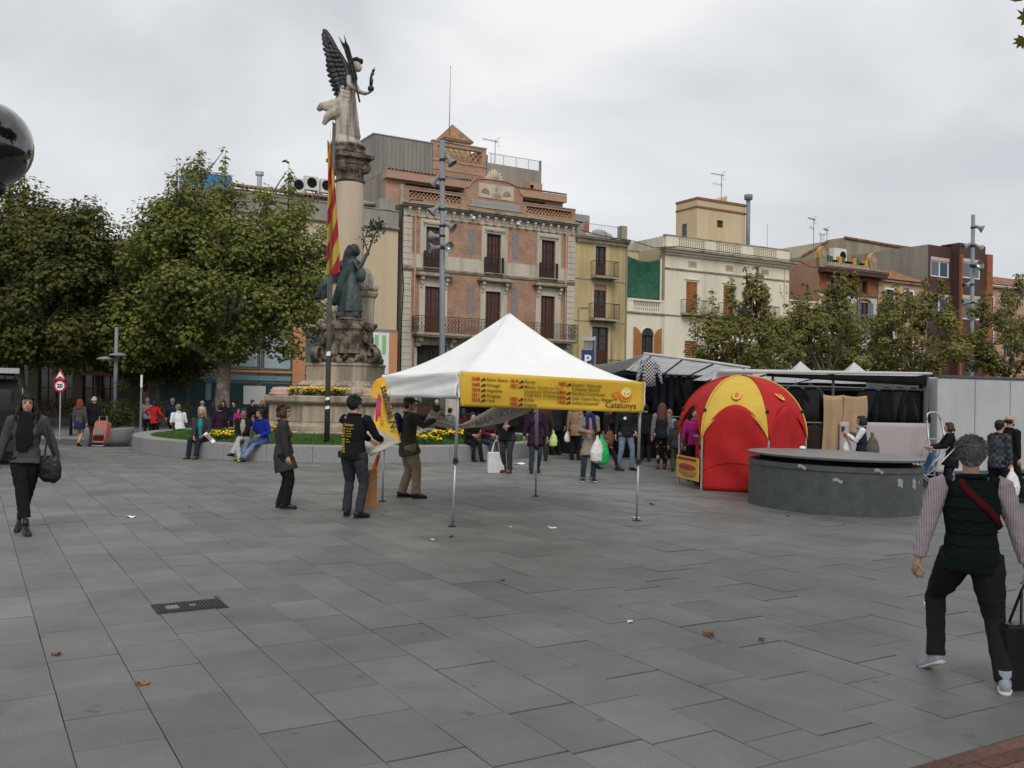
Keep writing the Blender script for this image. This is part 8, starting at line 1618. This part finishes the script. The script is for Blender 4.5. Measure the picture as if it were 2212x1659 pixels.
def bag(name, label, w, size, m, handle=None, kind='carrier', group='bags carried by shoppers'):
    """bag hanging from point w; carrier = soft plastic, tote = flat with straps, purse"""
    t_ = thing(name, label, 'bag', tuple(w), RND.uniform(-.5, .5), group); s = size
    if kind == 'carrier':
        b = MB(); b.tube([(0, 0, .02), (0, 0, -.1 * s), (.01, 0, -.3 * s), (0, 0, -.62 * s), (0, 0, -.92 * s), (0, 0, -1.0 * s)], [(.012, .012), (.07 * s, .05 * s), (.2 * s, .13 * s), (.3 * s, .2 * s), (.26 * s, .18 * s), (.1 * s, .08 * s)], 14); sculpt(b, 'sack', m, t_, .012, 2, .03 * s, .06); h_ = MB(); h_.tube([(-.03, 0, -.06 * s), (-.02, 0, .03), (.02, 0, .03), (.03, 0, -.06 * s)], .008, 5); h_.build('handle', m, t_)
    elif kind == 'tote':
        b = MB(); b.bbox(-.19 * s, .19 * s, -.06 * s, .06 * s, -.75 * s, -.28 * s, .02); b.build('sack', m, t_); h_ = MB()
        for y_ in (-.05, .05): h_.tube([(-.1 * s, y_ * s, -.3 * s), (-.05 * s, 0, -.08 * s), (0, 0, 0), (.05 * s, 0, -.08 * s), (.1 * s, y_ * s, -.3 * s)], .009, 5)
        h_.build('handle', m, t_)
    else:
        b = MB(); b.tube([(0, 0, .02 * s), (0, 0, -.05 * s), (.01, 0, -.2 * s), (.01, 0, -.36 * s), (0, 0, -.44 * s)], [(.15 * s, .025 * s), (.18 * s, .06 * s), (.2 * s, .09 * s), (.19 * s, .085 * s), (.1 * s, .04 * s)], 14, side=(1, 0, 0)); sculpt(b, 'pouch', m, t_, .012, 2, .025, .07)
        if handle: h_ = MB(); h_.tube([Vector(q) - Vector(w) for q in handle], .012, 5); h_.build('strap', m, t_); t_.rotation_euler = (0, 0, 0)
        else: h_ = MB(); h_.tube([(-.15 * s, 0, 0), (0, 0, .2 * s), (.15 * s, 0, 0)], .01, 5); h_.build('strap', m, t_)
    return t_
def FT(px, py): q = G(px, py); z = gz(q.x, q.y); q = G(px, py, z); return (q.x, q.y)
def XY(px, Y): return (AT(px, 900, Y).x, Y)

# ---- hero 1: woman walking in at the left
pw = FT(58, 1152)
J = person('woman in loose grey sweater and black scarf striding in at left with handbag', pw, 158, 1.66, 1.06, feet=[(.09, -.2, .05, 12, -16), (.0, .16, .0, -18)], hands=[(-.36, -.03, .80), (.36, .02, .80)], top=DGREY, hem=-.01, flare=.02, bottom=BLACK, leg='crop', shoes=BLEATH, shoe_kind='heel', hair=(H_BLK, 'long'), female=True, vox=.013, face=True, hyaw=-6, lean=2, curl=.6, pelvis=(0.02, 0, .93), strands=500)
JW = J
sc_ = MB(); nb, H_ = J['nb'], 1.66
sc_.tube([nb + Vector((.07 * math.cos(a), .065 * math.sin(a) + .01, .02 + .015 * math.sin(2 * a))) for a in [2 * PI * j / 12 for j in range(13)]], .04, 8); sc_.tube([nb + Vector((.03, .08, 0)), nb + Vector((.05, .13, -.2)), nb + Vector((.04, .125, -.42))], [(.05, .03), (.075, .025), (.07, .02)], 8); sc_.tube([nb + Vector((-.03, .08, 0)), nb + Vector((-.03, .12, -.2)), nb + Vector((-.02, .12, -.36))], [(.05, .03), (.06, .025), (.06, .02)], 8); sculpt(sc_, 'scarf', BLACK, J['root'], .013, 2, .015, .05)
hl = MB()
for s_ in (-1, 1): hl.tube([J['hd'](s_ * .03, .03, .052), J['hd'](s_ * .048, .01, .01), J['hd'](s_ * .054, .006, -.05), J['hd'](s_ * .058, .02, -.13), J['hd'](s_ * .052, .035, -.19)], [.014, .016, .019, .024, .012], 7)
hl.tube([J['hd'](-.03, .045, .03), J['hd'](0, .053, .036), J['hd'](.03, .045, .03)], [.008, .01, .008], 6); sculpt(hl, 'hair_locks', H_BLK, J['root'], .012, 1, .012, .02)
bag('handbag', 'soft black leather handbag on the left hip of the striding woman', J['world']((-.24, .1, .95)), .72, BLEATH, [J['world']((-.3, .1, .96)), J['world']((-.24, .12, 1.15)), J['world']((-.17, .05, 1.43)), J['world']((-.2, -.08, 1.2)), J['world']((-.18, .06, .97))], 'purse')
# ---- hero 2: man walking away at the right
J = person('grey haired man in dark quilted vest and pink striped sleeves walking away at right', (3.01, 6.05), 16, 1.63, 1.1, feet=[(-.18, .20, .045, -30, -26), (.17, -.14, 0, 12)], hands=[(-.35, .0, .70), (.34, .02, .72)], pelvis=(0, .03, .82), lean=5, top=GREENV, sleeve=False, arm_mat=PINKST, hem=-.03, bottom=BLACK2, leg='trousers', shoes=mat('sneaker_grey_blue', (.3, .33, .37), rough=.7, var=.2, scale=14, bump=.1), shoe_kind='sneaker', hair=(H_GRY, 'short'), vox=.0105, hpitch=8, curl=.95, sloppy=.016, strands=900)
st = MB(); H_ = 1.63; pl_, nb = J['pel'], J['nb']
def tors(f, x):
    fs_, rx_, ry_ = (0, .09, .19, .265, .31), (.1, .086, .1, .09, .05), (.08, .066, .074, .056, .046)
    kx = 1.63 * 1.1; R1, R2_ = np.interp(f, fs_, rx_) * kx, np.interp(f, fs_, ry_) * kx; return J['pel'] + J['sd'] * (f * 1.63) + Vector((x, -R2_ * math.sqrt(max(.02, 1 - (x / R1) ** 2)) - .016, 0))
st.tube([tors(.31, -.075) + Vector((0, .03, .02)), tors(.28, -.06), tors(.24, 0.0), tors(.20, .07), tors(.16, .13), tors(.12, .165)], [(.024, .008)] * 6, 6, side=(.6, 0, 1)); st.build('shoulder_strap', cloth('strap_red', (.075, .008, .01)), J['root'], True)
ql = MB()
for f in (.05, .1, .15, .2, .245): ql.tube([tors(f + .004 * math.sin(k * 1.7), -.15 + .3 * k / 12) + Vector((0, .009, 0)) for k in range(13)], .005, 4)
ql.build('quilting_seams', BLACK, J['root'])
bag('shopping_bag', 'black shopping bag with white panel held by the man in the vest', J['world'](J['wr'][1] + Vector((.02, .02, -.08))), 1.05, BLEATH, kind='tote'); 
# ---- woman with sunglasses
p = FT(608, 1098)
J = person('woman in charcoal coat and sunglasses standing in profile left of the tent', p, 78, 1.60, 1.14, feet=[(-.07, -.02, 0, 4), (.08, .06, 0, 6)], hands=[(-.17, .16, .72), (.2, .1, .70)], top=CHAR, hem=-.16, flare=.022, bottom=BLACK, leg='wide', hair=(H_BRN, 'bob'), female=True, vox=.014, face=True, hyaw=4, curl=.7, strands=350)
g_ = MB(); [g_.ell(J['hd'](s_ * .019, .047, .004), (.018 * 1.6 * .62, .006, .0135), 10, 6, J['HM']) for s_ in (-1, 1)]; [g_.tube([J['hd'](s_ * .03, .045, .006), J['hd'](s_ * .045, .0, .004)], .0035, 4) for s_ in (-1, 1)]; g_.build('sunglasses', BLEATH, J['root'], True)
# ---- man in printed black sweatshirt
p = FT(762, 1117)
J = person('man in black sweatshirt with yellow print on the back holding banner end', p, 22, 1.76, 1.08, feet=[(-.14, .05, 0, -22), (.13, -.05, 0, 24)], hands=[(.05, .42, 1.08), (.24, .36, 1.12)], top=BLACK, hem=-.03, bottom=cloth('dark_trousers', (.032, .034, .042)), hair=(H_BLK, 'short'), vox=.014, hyaw=18, face=True, curl=1.0, strands=350)
H_ = 1.76; sd_ = J['sd']
P_YEL = mat('print_yellow', (.55, .38, .03), rough=.7, var=.1, scale=6, bump=0)
def bk(x, z): return frame_mat(J['pel'] + Vector((x, -.075 * H_ * 1.08 * math.sqrt(1 - (x / .19) ** 2) - .012, z)), (1, -.35 if x < -.06 else 0, 0), (0, .05, 1))
text('Catalunya', .055, P_YEL, J['root'], bk(-.1, .4), 'back_print', 'LEFT')
for k, ln in enumerate(('1648', '1665', '1810', '1811', '1818', '1819', '1821', '1825', '1828', '1830')): text(ln, .027, P_YEL, J['root'], bk(-.125, .355 - k * .036 - (.012 if k > 3 else 0)), 'back_print', bold=.001)
for k, ln in enumerate(('Països Baixos', 'Portugal', 'Argentina', 'Paraguay', 'Chile', 'Florida')): text(ln, .024, P_YEL, J['root'], bk(-.05, .355 - k * .036 - (.012 if k > 3 else 0)), 'back_print')
wp = MB(); wp.bbox(-.06, .06, -.03, .03, -.05, .05, .012); o = wp.build('belt_pouch', BLEATH, J['root'], loc=tuple(J['pel'] + Vector((-.2, .0, -.02)))); gl_ = MB(); [gl_.tube([J['hd'](s_ * .019 + .016 * math.cos(a), .05, .004 + .012 * math.sin(a)) for a in [2 * PI * j / 10 for j in range(11)]], .0025, 4) for s_ in (-1, 1)]; gl_.build('glasses', C_ALU, J['root'])
# ---- capped man tying the other banner
p = FT(880, 1075)
J = person('man in cap and olive jacket reaching right to tie a banner', p, 80, 1.74, 1.15, feet=[(-.1, -.1, 0, -6), (.1, .14, 0, 6)], hands=[(-.02, .50, 1.45), (.12, .44, 1.36)], top=OLIVE, hem=-.1, flare=.012, bottom=cloth('khaki', (.20, .155, .105)), leg='wide', hair=(H_BRN, 'short'), vox=.014, face=True, curl=1.0, shoes=BLEATH)
cp = MB(); cp.ell(J['hd'](0, -.012, .042), (.052 * 1.74, .06 * 1.74, .036 * 1.74), 14, 8); cp.tube([J['hd'](0, .03, .035), J['hd'](0, .07, .028), J['hd'](0, .098, .016)], [(.075, .02), (.07, .017), (.03, .014)], 10, side=(1, 0, 0)); sculpt(cp, 'cap', cloth('cap_brown', (.03, .022, .018)), J['root'], .012, 2)
bp2 = MB(); bp2.ell(J['pel'] + Vector((0, -.2, .36)), (.15, .1, .2), 12, 8); o = bp2.build('backpack', cloth('backpack_blue', (.015, .025, .07)), J['root'], True)
# ---- three seated on the planter wall, facing us
def rim(px, Y, r=6.3): q = AT(px, 950, Y); v = Vector((q.x - PC.x, q.y - PC.y)); v.normalize(); return (PC.x + v.x * r, PC.y + v.y * r)
p = rim(420, 24.2)
J = person('seated older man in dark blazer over teal sweater with newspaper on the planter wall', p, 182, 1.70, 1.08, feet=[(-.06, .52, 0, 6), (.17, .47, 0, 12)], hands=[(-.17, .30, .62), (.08, .33, .55)], pelvis=(0, .0, .53), top=CHAR, bottom=NAVY, shoes=LEATH, hair=(H_WHT, 'short'), face=True, sit=True, open_front=TEAL, vox=.016, lean=4, hyaw=-6)
np_ = thing('newspaper', 'rolled newspaper in the hand of the older seated man', 'newspaper', tuple(J['world'](J['wr'][0] + Vector((-.04, .03, -.02))))); b = MB(); b.tube([(0, 0, .06), (.14, -.05, -.05), (.27, -.1, -.17)], [(.05, .016)] * 3, 8); b.build('roll', C_PAPER, np_); b = MB(); b.tube([(.05, -.03, .035), (.2, -.085, -.09)], [(.045, .018)] * 2, 8); b.build('headline_band', W_METAL, np_)
wt = MB(); wt.ell(J['wr'][1], (.022, .022, .018), 8, 6); wt.build('watch', C_ALU, J['root'])
p = rim(505, 23.5)
J = person('seated youth in black jacket and pale grey jeans with crossed legs', p, 176, 1.70, .98, feet=[(.16, .52, .12, 25, 8), (-.02, .5, 0, 0)], hands=[(-.02, .30, .62), (.06, .31, .62)], pelvis=(0, .0, .53), top=BLACK, bottom=JEANG, leg='jeans', shoes=BLEATH, hair=(H_BLK, 'short'), skin=SKIN2, face=True, sit=True, open_front=cloth('grey_orange_tee', (.3, .27, .25), alt=(.55, .25, .03)), vox=.016, hyaw=-10)
p = rim(548, 23.3)
J = person('seated youth in bright blue track top smoking, leaning to the left', p, 202, 1.72, 1.0, feet=[(.12, .62, 0, 10), (.2, .58, 0.02, 20)], hands=[(-.14, .3, .66), (.06, .32, 1.02)], pelvis=(0, .0, .53), lean=14, top=BLUE, bottom=cloth('blue_jeans', (.05, .085, .17), alt=(.16, .2, .28)), leg='jeans', shoes=mat('neon_shoe', (.02, .03, .02), rough=.5, var=.2, scale=9, bump=0, alt=(.35, .7, .05), altpos=(.5, .55)), hair=(H_BLK, 'short'), skin=SKIN2, face=True, sit=True, vox=.016, hyaw=18)
# ---- others seated round the planter
J = person('man in white shirt seated on the left planter edge with his back turned', (-10.9, 30.6), 318, 1.7, 1.02, feet=[(-.12, .5, -.3, 0), (.12, .5, -.3, 0)], hands=[(-.15, .32, .62), (.15, .32, .62)], pelvis=(0, 0, .5), z0=0, lean=16, top=WHITEC, bottom=NAVY, hair=(H_GRY, 'short'), sit=True, vox=.02)
J = person('person in dark clothes seated at the planter, hidden behind the teal sweater man', (-9.9, 31.6), 330, 1.66, 1.0, pelvis=(0, 0, .5), feet=[(-.12, .5, 0, 0), (.12, .5, 0, 0)], z0=0, top=PURP, bottom=NAVY, hair=(H_BLK, 'short'), sit=True, vox=.024)
for (px, Y, hh, lab, tp_, hr_, fem) in ((1022, 25.1, 150, 'seated dark clad man with a drink can on the right of the planter', BLACK, (H_BLK, 'short'), False), (1048, 25.6, 140, 'seated young woman in jeans beside the dark clad man', cloth('wine', (.06, .02, .03)), (H_BRN, 'long'), True)):
    p = rim(px, Y); J = person(lab, p, hh, 1.66, 1.0, feet=[(-.1, .5, 0, 0), (.12, .46, 0, 0)], hands=[(-.1, .36, .72), (.1, .36, .7)], pelvis=(0, 0, .53), lean=12, top=tp_, bottom=BLACK if not fem else JEAN, leg='jeans', hair=hr_, female=fem, sit=True, vox=.02)
    if not fem:
        cn = thing('drink_can', 'red drink can held by the seated dark clad man', 'can', tuple(J['world'](J['wr'][0] + Vector((.03, .1, -.02))))); b = MB(); b.lathe([(.026, 0), (.032, .01), (.032, .1), (.026, .115), (0, .115)], 12); b.build('can', cloth('can_red', (.4, .015, .015), rough=.3), cn, True); b = MB(); b.lathe([(.027, .112), (.03, .116), (.02, .118)], 12); b.build('lid', C_ALU, cn)
for (px, Y, hh, lab, tp_, hr_) in ((972, 33.8, 40, 'person in grey hoodie seated at the back of the planter', GREYC, (H_BLK, 'short')), (955, 34.0, 20, 'dark haired person seated at the back of the planter', BLACK, (H_BRN, 'short')), (1000, 33.0, 60, 'person in dark red top seated at the back of the planter', cloth('dark_red', (.09, .015, .018)), (H_BLK, 'long'))):
    J = person(lab, XY(px, Y), hh, 1.62, 1.0, pelvis=(0, 0, .5), feet=[(-.1, .5, 0, 0), (.12, .46, 0, 0)], z0=0, top=tp_, bottom=NAVY, hair=hr_, sit=True, vox=.024)
# ---- street side at the left
J = person('red haired woman in grey cardigan and navy shorts walking away', XY(172, 31.0), 4, 1.60, 1.0, feet=[(-.06, .1, 0, 0), (.05, -.16, .06, 0, -30)], top=CARDG, hem=-.06, bottom=cloth('navy_shorts', (.015, .02, .06)), leg='shorts', hair=(H_RED, 'long'), female=True, vox=.018)
J = person('balding man in black jacket walking away pulling the trolley', XY(203, 31.2), 6, 1.72, 1.12, feet=[(-.1, -.05, 0, 0), (.1, .12, 0, 0)], hands=[None, (.22, -.16, .78)], top=BLACK, hem=-.06, bottom=cloth('brown_trousers', (.05, .038, .035)), hair=(H_WHT, 'bald'), vox=.018)
J = person('woman in bright red coat seen from behind gesturing to the right', XY(333, 37.0), 25, 1.60, 1.1, hands=[(-.28, -.02, 1.0), (.38, .2, .92)], top=REDC, hem=-.08, flare=.02, bottom=BLACK, hair=(H_BLK, 'bob'), female=True, vox=.02)
J = person('grey haired man in navy coat standing beside the woman in red', XY(372, 37.6), 10, 1.70, 1.15, top=NAVY, hem=-.08, flare=.01, bottom=BLACK, hair=(H_GRY, 'short'), vox=.02)
J = person('person in grey top half hidden behind the woman in red', XY(318, 39.0), 0, 1.68, 1.0, top=GREYC, bottom=BLACK, hair=(H_GRY, 'short'), vox=.024)
for (px, Y, hh, H_, lab, tp_, bt, hr_, fem, fc) in ((436, 38.6, 40, 1.62, 'man in beige jacket drinking near the shop window', TAN, BLACK, (H_GRY, 'bald'), False, False), (460, 38.0, 60, 1.62, 'dark coated figure left of the curly haired woman', BLACK2, JEAN, (H_BLK, 'long'), True, False), (482, 37.4, 185, 1.64, 'woman with curly black hair in black coat facing us before the shop', BLACK, BLACK, (H_BLK, 'long'), True, True), (514, 36.8, 130, 1.32, 'girl in magenta jacket before the shop window', PINK, NAVY, (H_BRN, 'short'), True, True), (545, 38.0, 120, 1.62, 'dark haired man in black between the girl and the blonde woman', BLACK, BLACK, (H_BLK, 'short'), False, True), (566, 38.6, 150, 1.58, 'blonde woman in dark coat left of the monument plinth', BLACK2, BLACK, (H_BLD, 'long'), True, True), (585, 37.2, 60, 1.66, 'broad man in dark grey coat at the left of the monument plinth', CHAR, BLACK, (H_BLK, 'short'), False, False), (505, 39.5, 200, 1.6, 'figure in dark clothes behind the girl in magenta', NAVY, BLACK, (H_BLK, 'short'), False, False), (602, 38.4, 240, 1.6, 'dark figure looking at papers beside the broad man', BLACK, BLACK, (H_BLK, 'bob'), True, False), (943, 37.0, 60, 1.56, 'white haired man in dark suit seen between capped man and tent leg', BLACK, BLACK, (H_WHT, 'bald'), False, False)):
    J = person(lab, XY(px, Y), hh, H_, 1.1 if not fem else 1.0, top=tp_, bottom=bt, hem=-.08, hair=hr_, female=fem, vox=.024, face=fc)
# ---- crowd seen under the tent
p = FT(1095, 1021); J = person('man in black jacket with tan scarf and white tote walking towards us under the tent', p, 196, 1.70, 1.08, feet=[(-.09, .06, 0, 0), (.1, -.1, 0, 8)], hands=[(-.1, .26, 1.08), (.24, .02, .80)], top=BLACK, hem=-.1, bottom=CHAR, shoes=LEATH, hair=(H_BRN, 'short'), open_front=TAN, vox=.018, face=True)
bag('tote_bag', 'white tote bag with dark print carried under the tent', J['world'](J['wr'][1] + Vector((.02, .02, -.08))), 1.05, mat('tote_white', (.55, .56, .56), rough=.8, var=.12, scale=6, bump=.2), kind='tote')
p = FT(1155, 1021); J = person('woman in dark purple coat and lilac scarf walking towards us under the tent', p, 172, 1.66, 1.1, feet=[(-.09, -.12, .05, 0, -20), (.1, .1, 0, 6)], top=PURP, hem=-.15, flare=.015, bottom=JEAN, leg='jeans', hair=(H_BRN, 'bob'), female=True, open_front=cloth('lilac', (.12, .05, .16)), vox=.018, face=True)
J = person('man in brown coat with pale green bag seen from behind under the tent', XY(1172, 25.5), 350, 1.72, 1.1, top=BRNJ, hem=-.12, flare=.01, bottom=cloth('dark_brown_trousers', (.03, .024, .02)), hair=(H_GRY, 'short'), vox=.02)
bag('carrier_bag', 'pale green carrier bag held by the man in brown coat', J['world'](J['wr'][1] + Vector((.02, 0, -.06))), .42, cloth('pale_green_plastic', (.45, .62, .22), rough=.45))
J = person('dark coated man stooping at the background stall under the tent', XY(1203, 28.0), 330, 1.74, 1.15, top=BLACK2, hem=-.1, bottom=BLACK, hair=(H_BLK, 'short'), vox=.022)
J = person('woman in tan coat half hidden by the phone woman', XY(1243, 26.0), 30, 1.64, 1.05, top=TAN, hem=-.1, bottom=BLACK, hair=(H_BRN, 'bob'), female=True, vox=.022)
bag('carrier_bag', 'small white carrier bag of the woman in tan coat', J['world']((-.26, .05, .84)), .36, cloth('white_plastic', (.62, .6, .6), rough=.45))
p = FT(1270, 1040); J = person('woman in long taupe cardigan and blue scarf reading her phone under the tent', p, 168, 1.66, 1.02, feet=[(-.1, .02, 0, -6), (.12, .0, 0, 12)], hands=[(-.06, .28, 1.08), (.1, .26, 1.06)], top=TAUPE, hem=-.2, flare=.012, bottom=JEAN, leg='jeans', shoes=BLEATH, shoe_kind='sneaker', hair=(H_BRN, 'short'), female=True, vox=.016, face=True, hpitch=-25, open_front=cloth('print_tee', (.3, .22, .22), alt=(.4, .1, .1)))
sc_ = MB(); nb = J['nb']; sc_.tube([nb + Vector((.075 * math.cos(a), .07 * math.sin(a) + .01, .015)) for a in [2 * PI * j / 12 for j in range(13)]], .045, 8); sc_.tube([nb + Vector((-.06, .09, 0)), nb + Vector((-.08, .13, -.2)), nb + Vector((-.09, .13, -.36))], [(.05, .025)] * 3, 8); sc_.tube([nb + Vector((.06, .09, 0)), nb + Vector((.07, .13, -.18)), nb + Vector((.07, .13, -.28))], [(.045, .025)] * 3, 8); sculpt(sc_, 'scarf', SCB, J['root'], .016, 2, .012, .05)
for i, (a, c) in enumerate(((-.115, 0), (.135, 0))):
    cu_ = MB(); q = J['ank'][i]; cu_.lathe([(.062, .03), (.066, .035), (.066, .09), (.062, .095)], 12, (q.x, q.y)); cu_.build('jean_cuff', cloth('denim_cuff', (.13, .15, .18)), J['root'], True)
ph_ = thing('mobile_phone', 'dark mobile phone held by the woman in taupe cardigan', 'phone', tuple(J['world'](Vector((-.02, .4, 1.12)))), 0); part(ph_, 'case', BLEATH, (-.035, .035, -.005, .005, -.06, .06)); part(ph_, 'screen', W_GLASSD, (-.03, .03, -.008, -.005, -.05, .05))
bag('carrier_bag', 'bright green plastic carrier bag on the phone woman arm', J['world'](Vector((-.23, .16, .98))), .62, cloth('green_plastic', (.02, .36, .09), rough=.4)); bag('carrier_bag', 'white plastic carrier bag beside the green one', J['world'](Vector((-.13, .2, .96))), .55, cloth('white_plastic', (.62, .6, .6), rough=.45))
J = person('woman in black with brown shoulder bag striding right behind the phone woman', XY(1315, 22.8), 120, 1.64, 1.0, feet=[(-.08, -.34, .02, 0, -20), (.08, .3, 0, 0)], hands=[(-.16, .3, 1.1), None], pelvis=(0, 0, .84), top=BLACK, hem=-.05, bottom=BLACK, leg='leggings', shoe_kind='boot', hair=(H_BRN, 'long'), female=True, vox=.02)
bag('shoulder_bag', 'brown leather shoulder bag of the woman in black', J['world'](Vector((.2, .06, .95))), .8, LEATH, [J['world'](Vector((.2, .0, .9))), J['world'](Vector((.16, .02, 1.3))), J['world'](Vector((.22, .12, .9)))], 'purse'); bag('carrier_bag', 'white plastic bag swinging low behind the brown shoulder bag', J['world'](Vector((.26, -.05, .72))), .5, cloth('white_plastic', (.62, .6, .6), rough=.45))
p = FT(1350, 1016); J = person('man in black jacket with white badge and faded blue jeans behind the banner end', p, 158, 1.74, 1.08, feet=[(-.16, .05, 0, -10), (.18, -.04, 0, 18)], hands=[(-.18, .16, .95), None], top=BLACK2, hem=-.06, bottom=JEANL, leg='jeans', hair=(H_BRN, 'short'), vox=.018, face=True, shoes=BLEATH)
bd_ = MB(); bd_.ell(J['pel'] + Vector((.1, .145, .36)), (.045, .008, .04), 10, 6); bd_.build('badge', C_SIGNW, J['root'], True)
J = person('woman with long auburn hair in dark padded jacket seen from behind', XY(1430, 23.2), 8, 1.66, 1.0, feet=[(-.08, 0, 0, 0), (.08, .08, 0, 0)], top=BLACK2, hem=-.04, bottom=BLACK, leg='leggings', shoes=LEATH, shoe_kind='boot', hair=(mat('hair_auburn', (.085, .032, .018), rough=.5, var=.3, scale=30, bump=.4), 'vlong'), female=True, vox=.018, arm_mat=GREYC)
J = person('child with brown hair in dark coat beside the auburn haired woman', XY(1462, 22.6), 20, 1.26, 1.0, top=CHAR, hem=-.06, bottom=cloth('camo', (.06, .055, .04)), hair=(H_BRN, 'bob'), vox=.02)
J = person('small child in pale blue carried coat next to the auburn haired woman', XY(1446, 23.6), 15, 1.5, .9, top=cloth('pale_blue', (.22, .32, .42)), bottom=cloth('camo', (.06, .055, .04)), hair=(H_BLD, 'short'), vox=.022)
J = person('vendor in magenta jacket inside the dome tent', (4.02, 20.35), 190, 1.58, 1.05, top=PINK, hem=-.05, bottom=BLACK, hair=(H_BRN, 'short'), vox=.02, face=True)
J = person('shopper crouched over the far stall low rail', XY(1395, 25.9), 10, 1.6, 1.0, top=BLACK, bottom=BLACK, hair=(H_BLK, 'short'), vox=.024)
# ---- right side
J = person('woman in navy vest over white sleeves with phone behind the fountain', XY(1862, 18.9), 285, 1.56, 1.0, hands=[(-.06, .28, 1.18), (.1, .25, 1.12)], top=NAVY, sleeve=False, arm_mat=WHITEC, hem=-.05, bottom=BLACK, hair=(H_BLK, 'bob'), female=True, vox=.018, face=True)
sc_ = MB(); nb = J['nb']; sc_.tube([nb + Vector((.065 * math.cos(a), .065 * math.sin(a) + .01, .01)) for a in [2 * PI * j / 12 for j in range(13)]], .035, 8); sc_.build('scarf', cloth('pale_blue_scarf', (.2, .32, .45)), J['root'], True)
bag('backpack', 'grey brown backpack worn by the woman in navy vest', J['world'](Vector((0, -.2, 1.2))), .5, cloth('backpack_taupe', (.1, .09, .075))); bag('carrier_bag', 'white carrier bag hanging from the arm of the woman in navy vest', J['world'](Vector((0, .28, 1.1))), .36, cloth('white_plastic', (.62, .6, .6), rough=.45)); ph_ = thing('mobile_phone', 'mobile phone raised by the woman in navy vest', 'phone', tuple(J['world'](Vector((0, .36, 1.27))))); part(ph_, 'case', BLEATH, (-.035, .035, -.005, .005, -.06, .06)); part(ph_, 'screen', W_GLASSD, (-.03, .03, -.008, -.005, -.05, .05))
J = person('elderly woman in black coat pushing a stroller at right', XY(2058, 18.9), 282, 1.50, 1.15, hands=[(-.14, .40, .98), (.14, .40, .98)], top=BLACK, hem=-.13, flare=.02, bottom=NAVY, hair=(H_BRN, 'bob'), female=True, vox=.018, face=True, lean=6)
sp_ = XY(2012, 18.7); stl = thing('stroller', 'folding baby stroller half hidden by the fountain', 'stroller', (sp_[0] - .15, sp_[1], gz(*sp_)), math.radians(80)); b = MB()
for sx in (-.2, .2): b.tube([(sx, -.55, 1.0), (sx, -.2, .6), (sx, .35, .1)], .014, 6); b.tube([(sx, -.35, .1), (sx, .1, .5), (sx, .2, .75)], .014, 6)
b.build('frame', C_ALU, stl, True); b = MB(); b.grid(lambda a, c: (-.19 + a * .38, -.15 + .35 * c - .0, .35 + .5 * (1 - c) ** 2 + .03 * math.sin(PI * a)), 6, 8, .02); b.build('seat', cloth('stroller_blue', (.02, .07, .16)), stl, True)
for sx in (-.2, .2):
    for (y_) in (.36, -.36): b = MB(); b.lathe([(.03, -.02), (.085, -.025), (.095, 0), (.085, .025), (.03, .02)], 16); o = b.build('wheel', C_BLKP, stl, True); o.rotation_euler = (0, PI / 2, 0); o.location = (sx, y_, .095)
b = MB(); b.tube([(-.2, -.55, 1.0), (-.2, -.62, 1.04), (-.16, -.64, 1.05)], .02, 6); b.tube([(.2, -.55, 1.0), (.2, -.62, 1.04), (.16, -.64, 1.05)], .02, 6); b.build('handle', C_BLKP, stl, True)
J = person('man in dark plaid shirt carrying a white bag at the right edge', XY(2155, 17.0), 72, 1.60, 1.08, feet=[(-.1, -.1, 0, 0), (.1, .14, 0, 0)], hands=[(-.2, .06, .74), (.2, .12, .76)], top=S_PLAID, hem=-.06, bottom=BLACK, hair=(H_BLK, 'short'), vox=.018, lean=5, face=True)
bag('carrier_bag', 'white carrier bag held by the man in plaid shirt', J['world'](J['wr'][1] + Vector((.02, 0, -.07))), .52, cloth('white_plastic', (.62, .6, .6), rough=.45))
J = person('balding bearded man in black walking right at the right edge', XY(2180, 18.0), 75, 1.70, 1.1, feet=[(-.1, -.2, .03, 0, -15), (.1, .25, 0, 0)], hands=[(-.2, .3, 1.0), (.2, .05, .82)], top=BLACK, hem=-.05, bottom=BLACK, hair=(H_BLK, 'bald'), vox=.018, face=True)
bb = MB(); bb.ell(J['hd'](0, .03, -.045), (.03 * 1.7, .022 * 1.7, .024 * 1.7), 10, 7); bb.build('beard', H_BLK, J['root'], True)

# ================================================================== finish: merge sculpted shells, turn lettering into mesh
bpy.context.view_layer.update()
dg = bpy.context.evaluated_depsgraph_get()
for o, extra in SCULPT:
    me = bpy.data.meshes.new_from_object(o.evaluated_get(dg), depsgraph=dg)
    if extra is not None and extra.v:
        bm = bmesh.new(); bm.from_mesh(me); vv = [bm.verts.new(q) for q in extra.v]
        for f in extra.f:
            try: bm.faces.new([vv[i] for i in f]).smooth = True
            except ValueError: pass
        bm.to_mesh(me); bm.free()
    if not me.materials: me.materials.append(o.data.materials[0])
    for pl_ in me.polygons: pl_.use_smooth = True
    o.modifiers.clear(); o.data = me; me.name = o.name.split('.')[0]
for o in FONTS:
    me = bpy.data.meshes.new_from_object(o.evaluated_get(dg), depsgraph=dg); nm = o.name; par, Ml = o.parent, o.matrix_local.copy()
    bpy.data.objects.remove(o); q = link(nm.split('.')[0], me, par); q.matrix_local = Ml
for me in [m for m in bpy.data.meshes if m.users == 0]: bpy.data.meshes.remove(me)
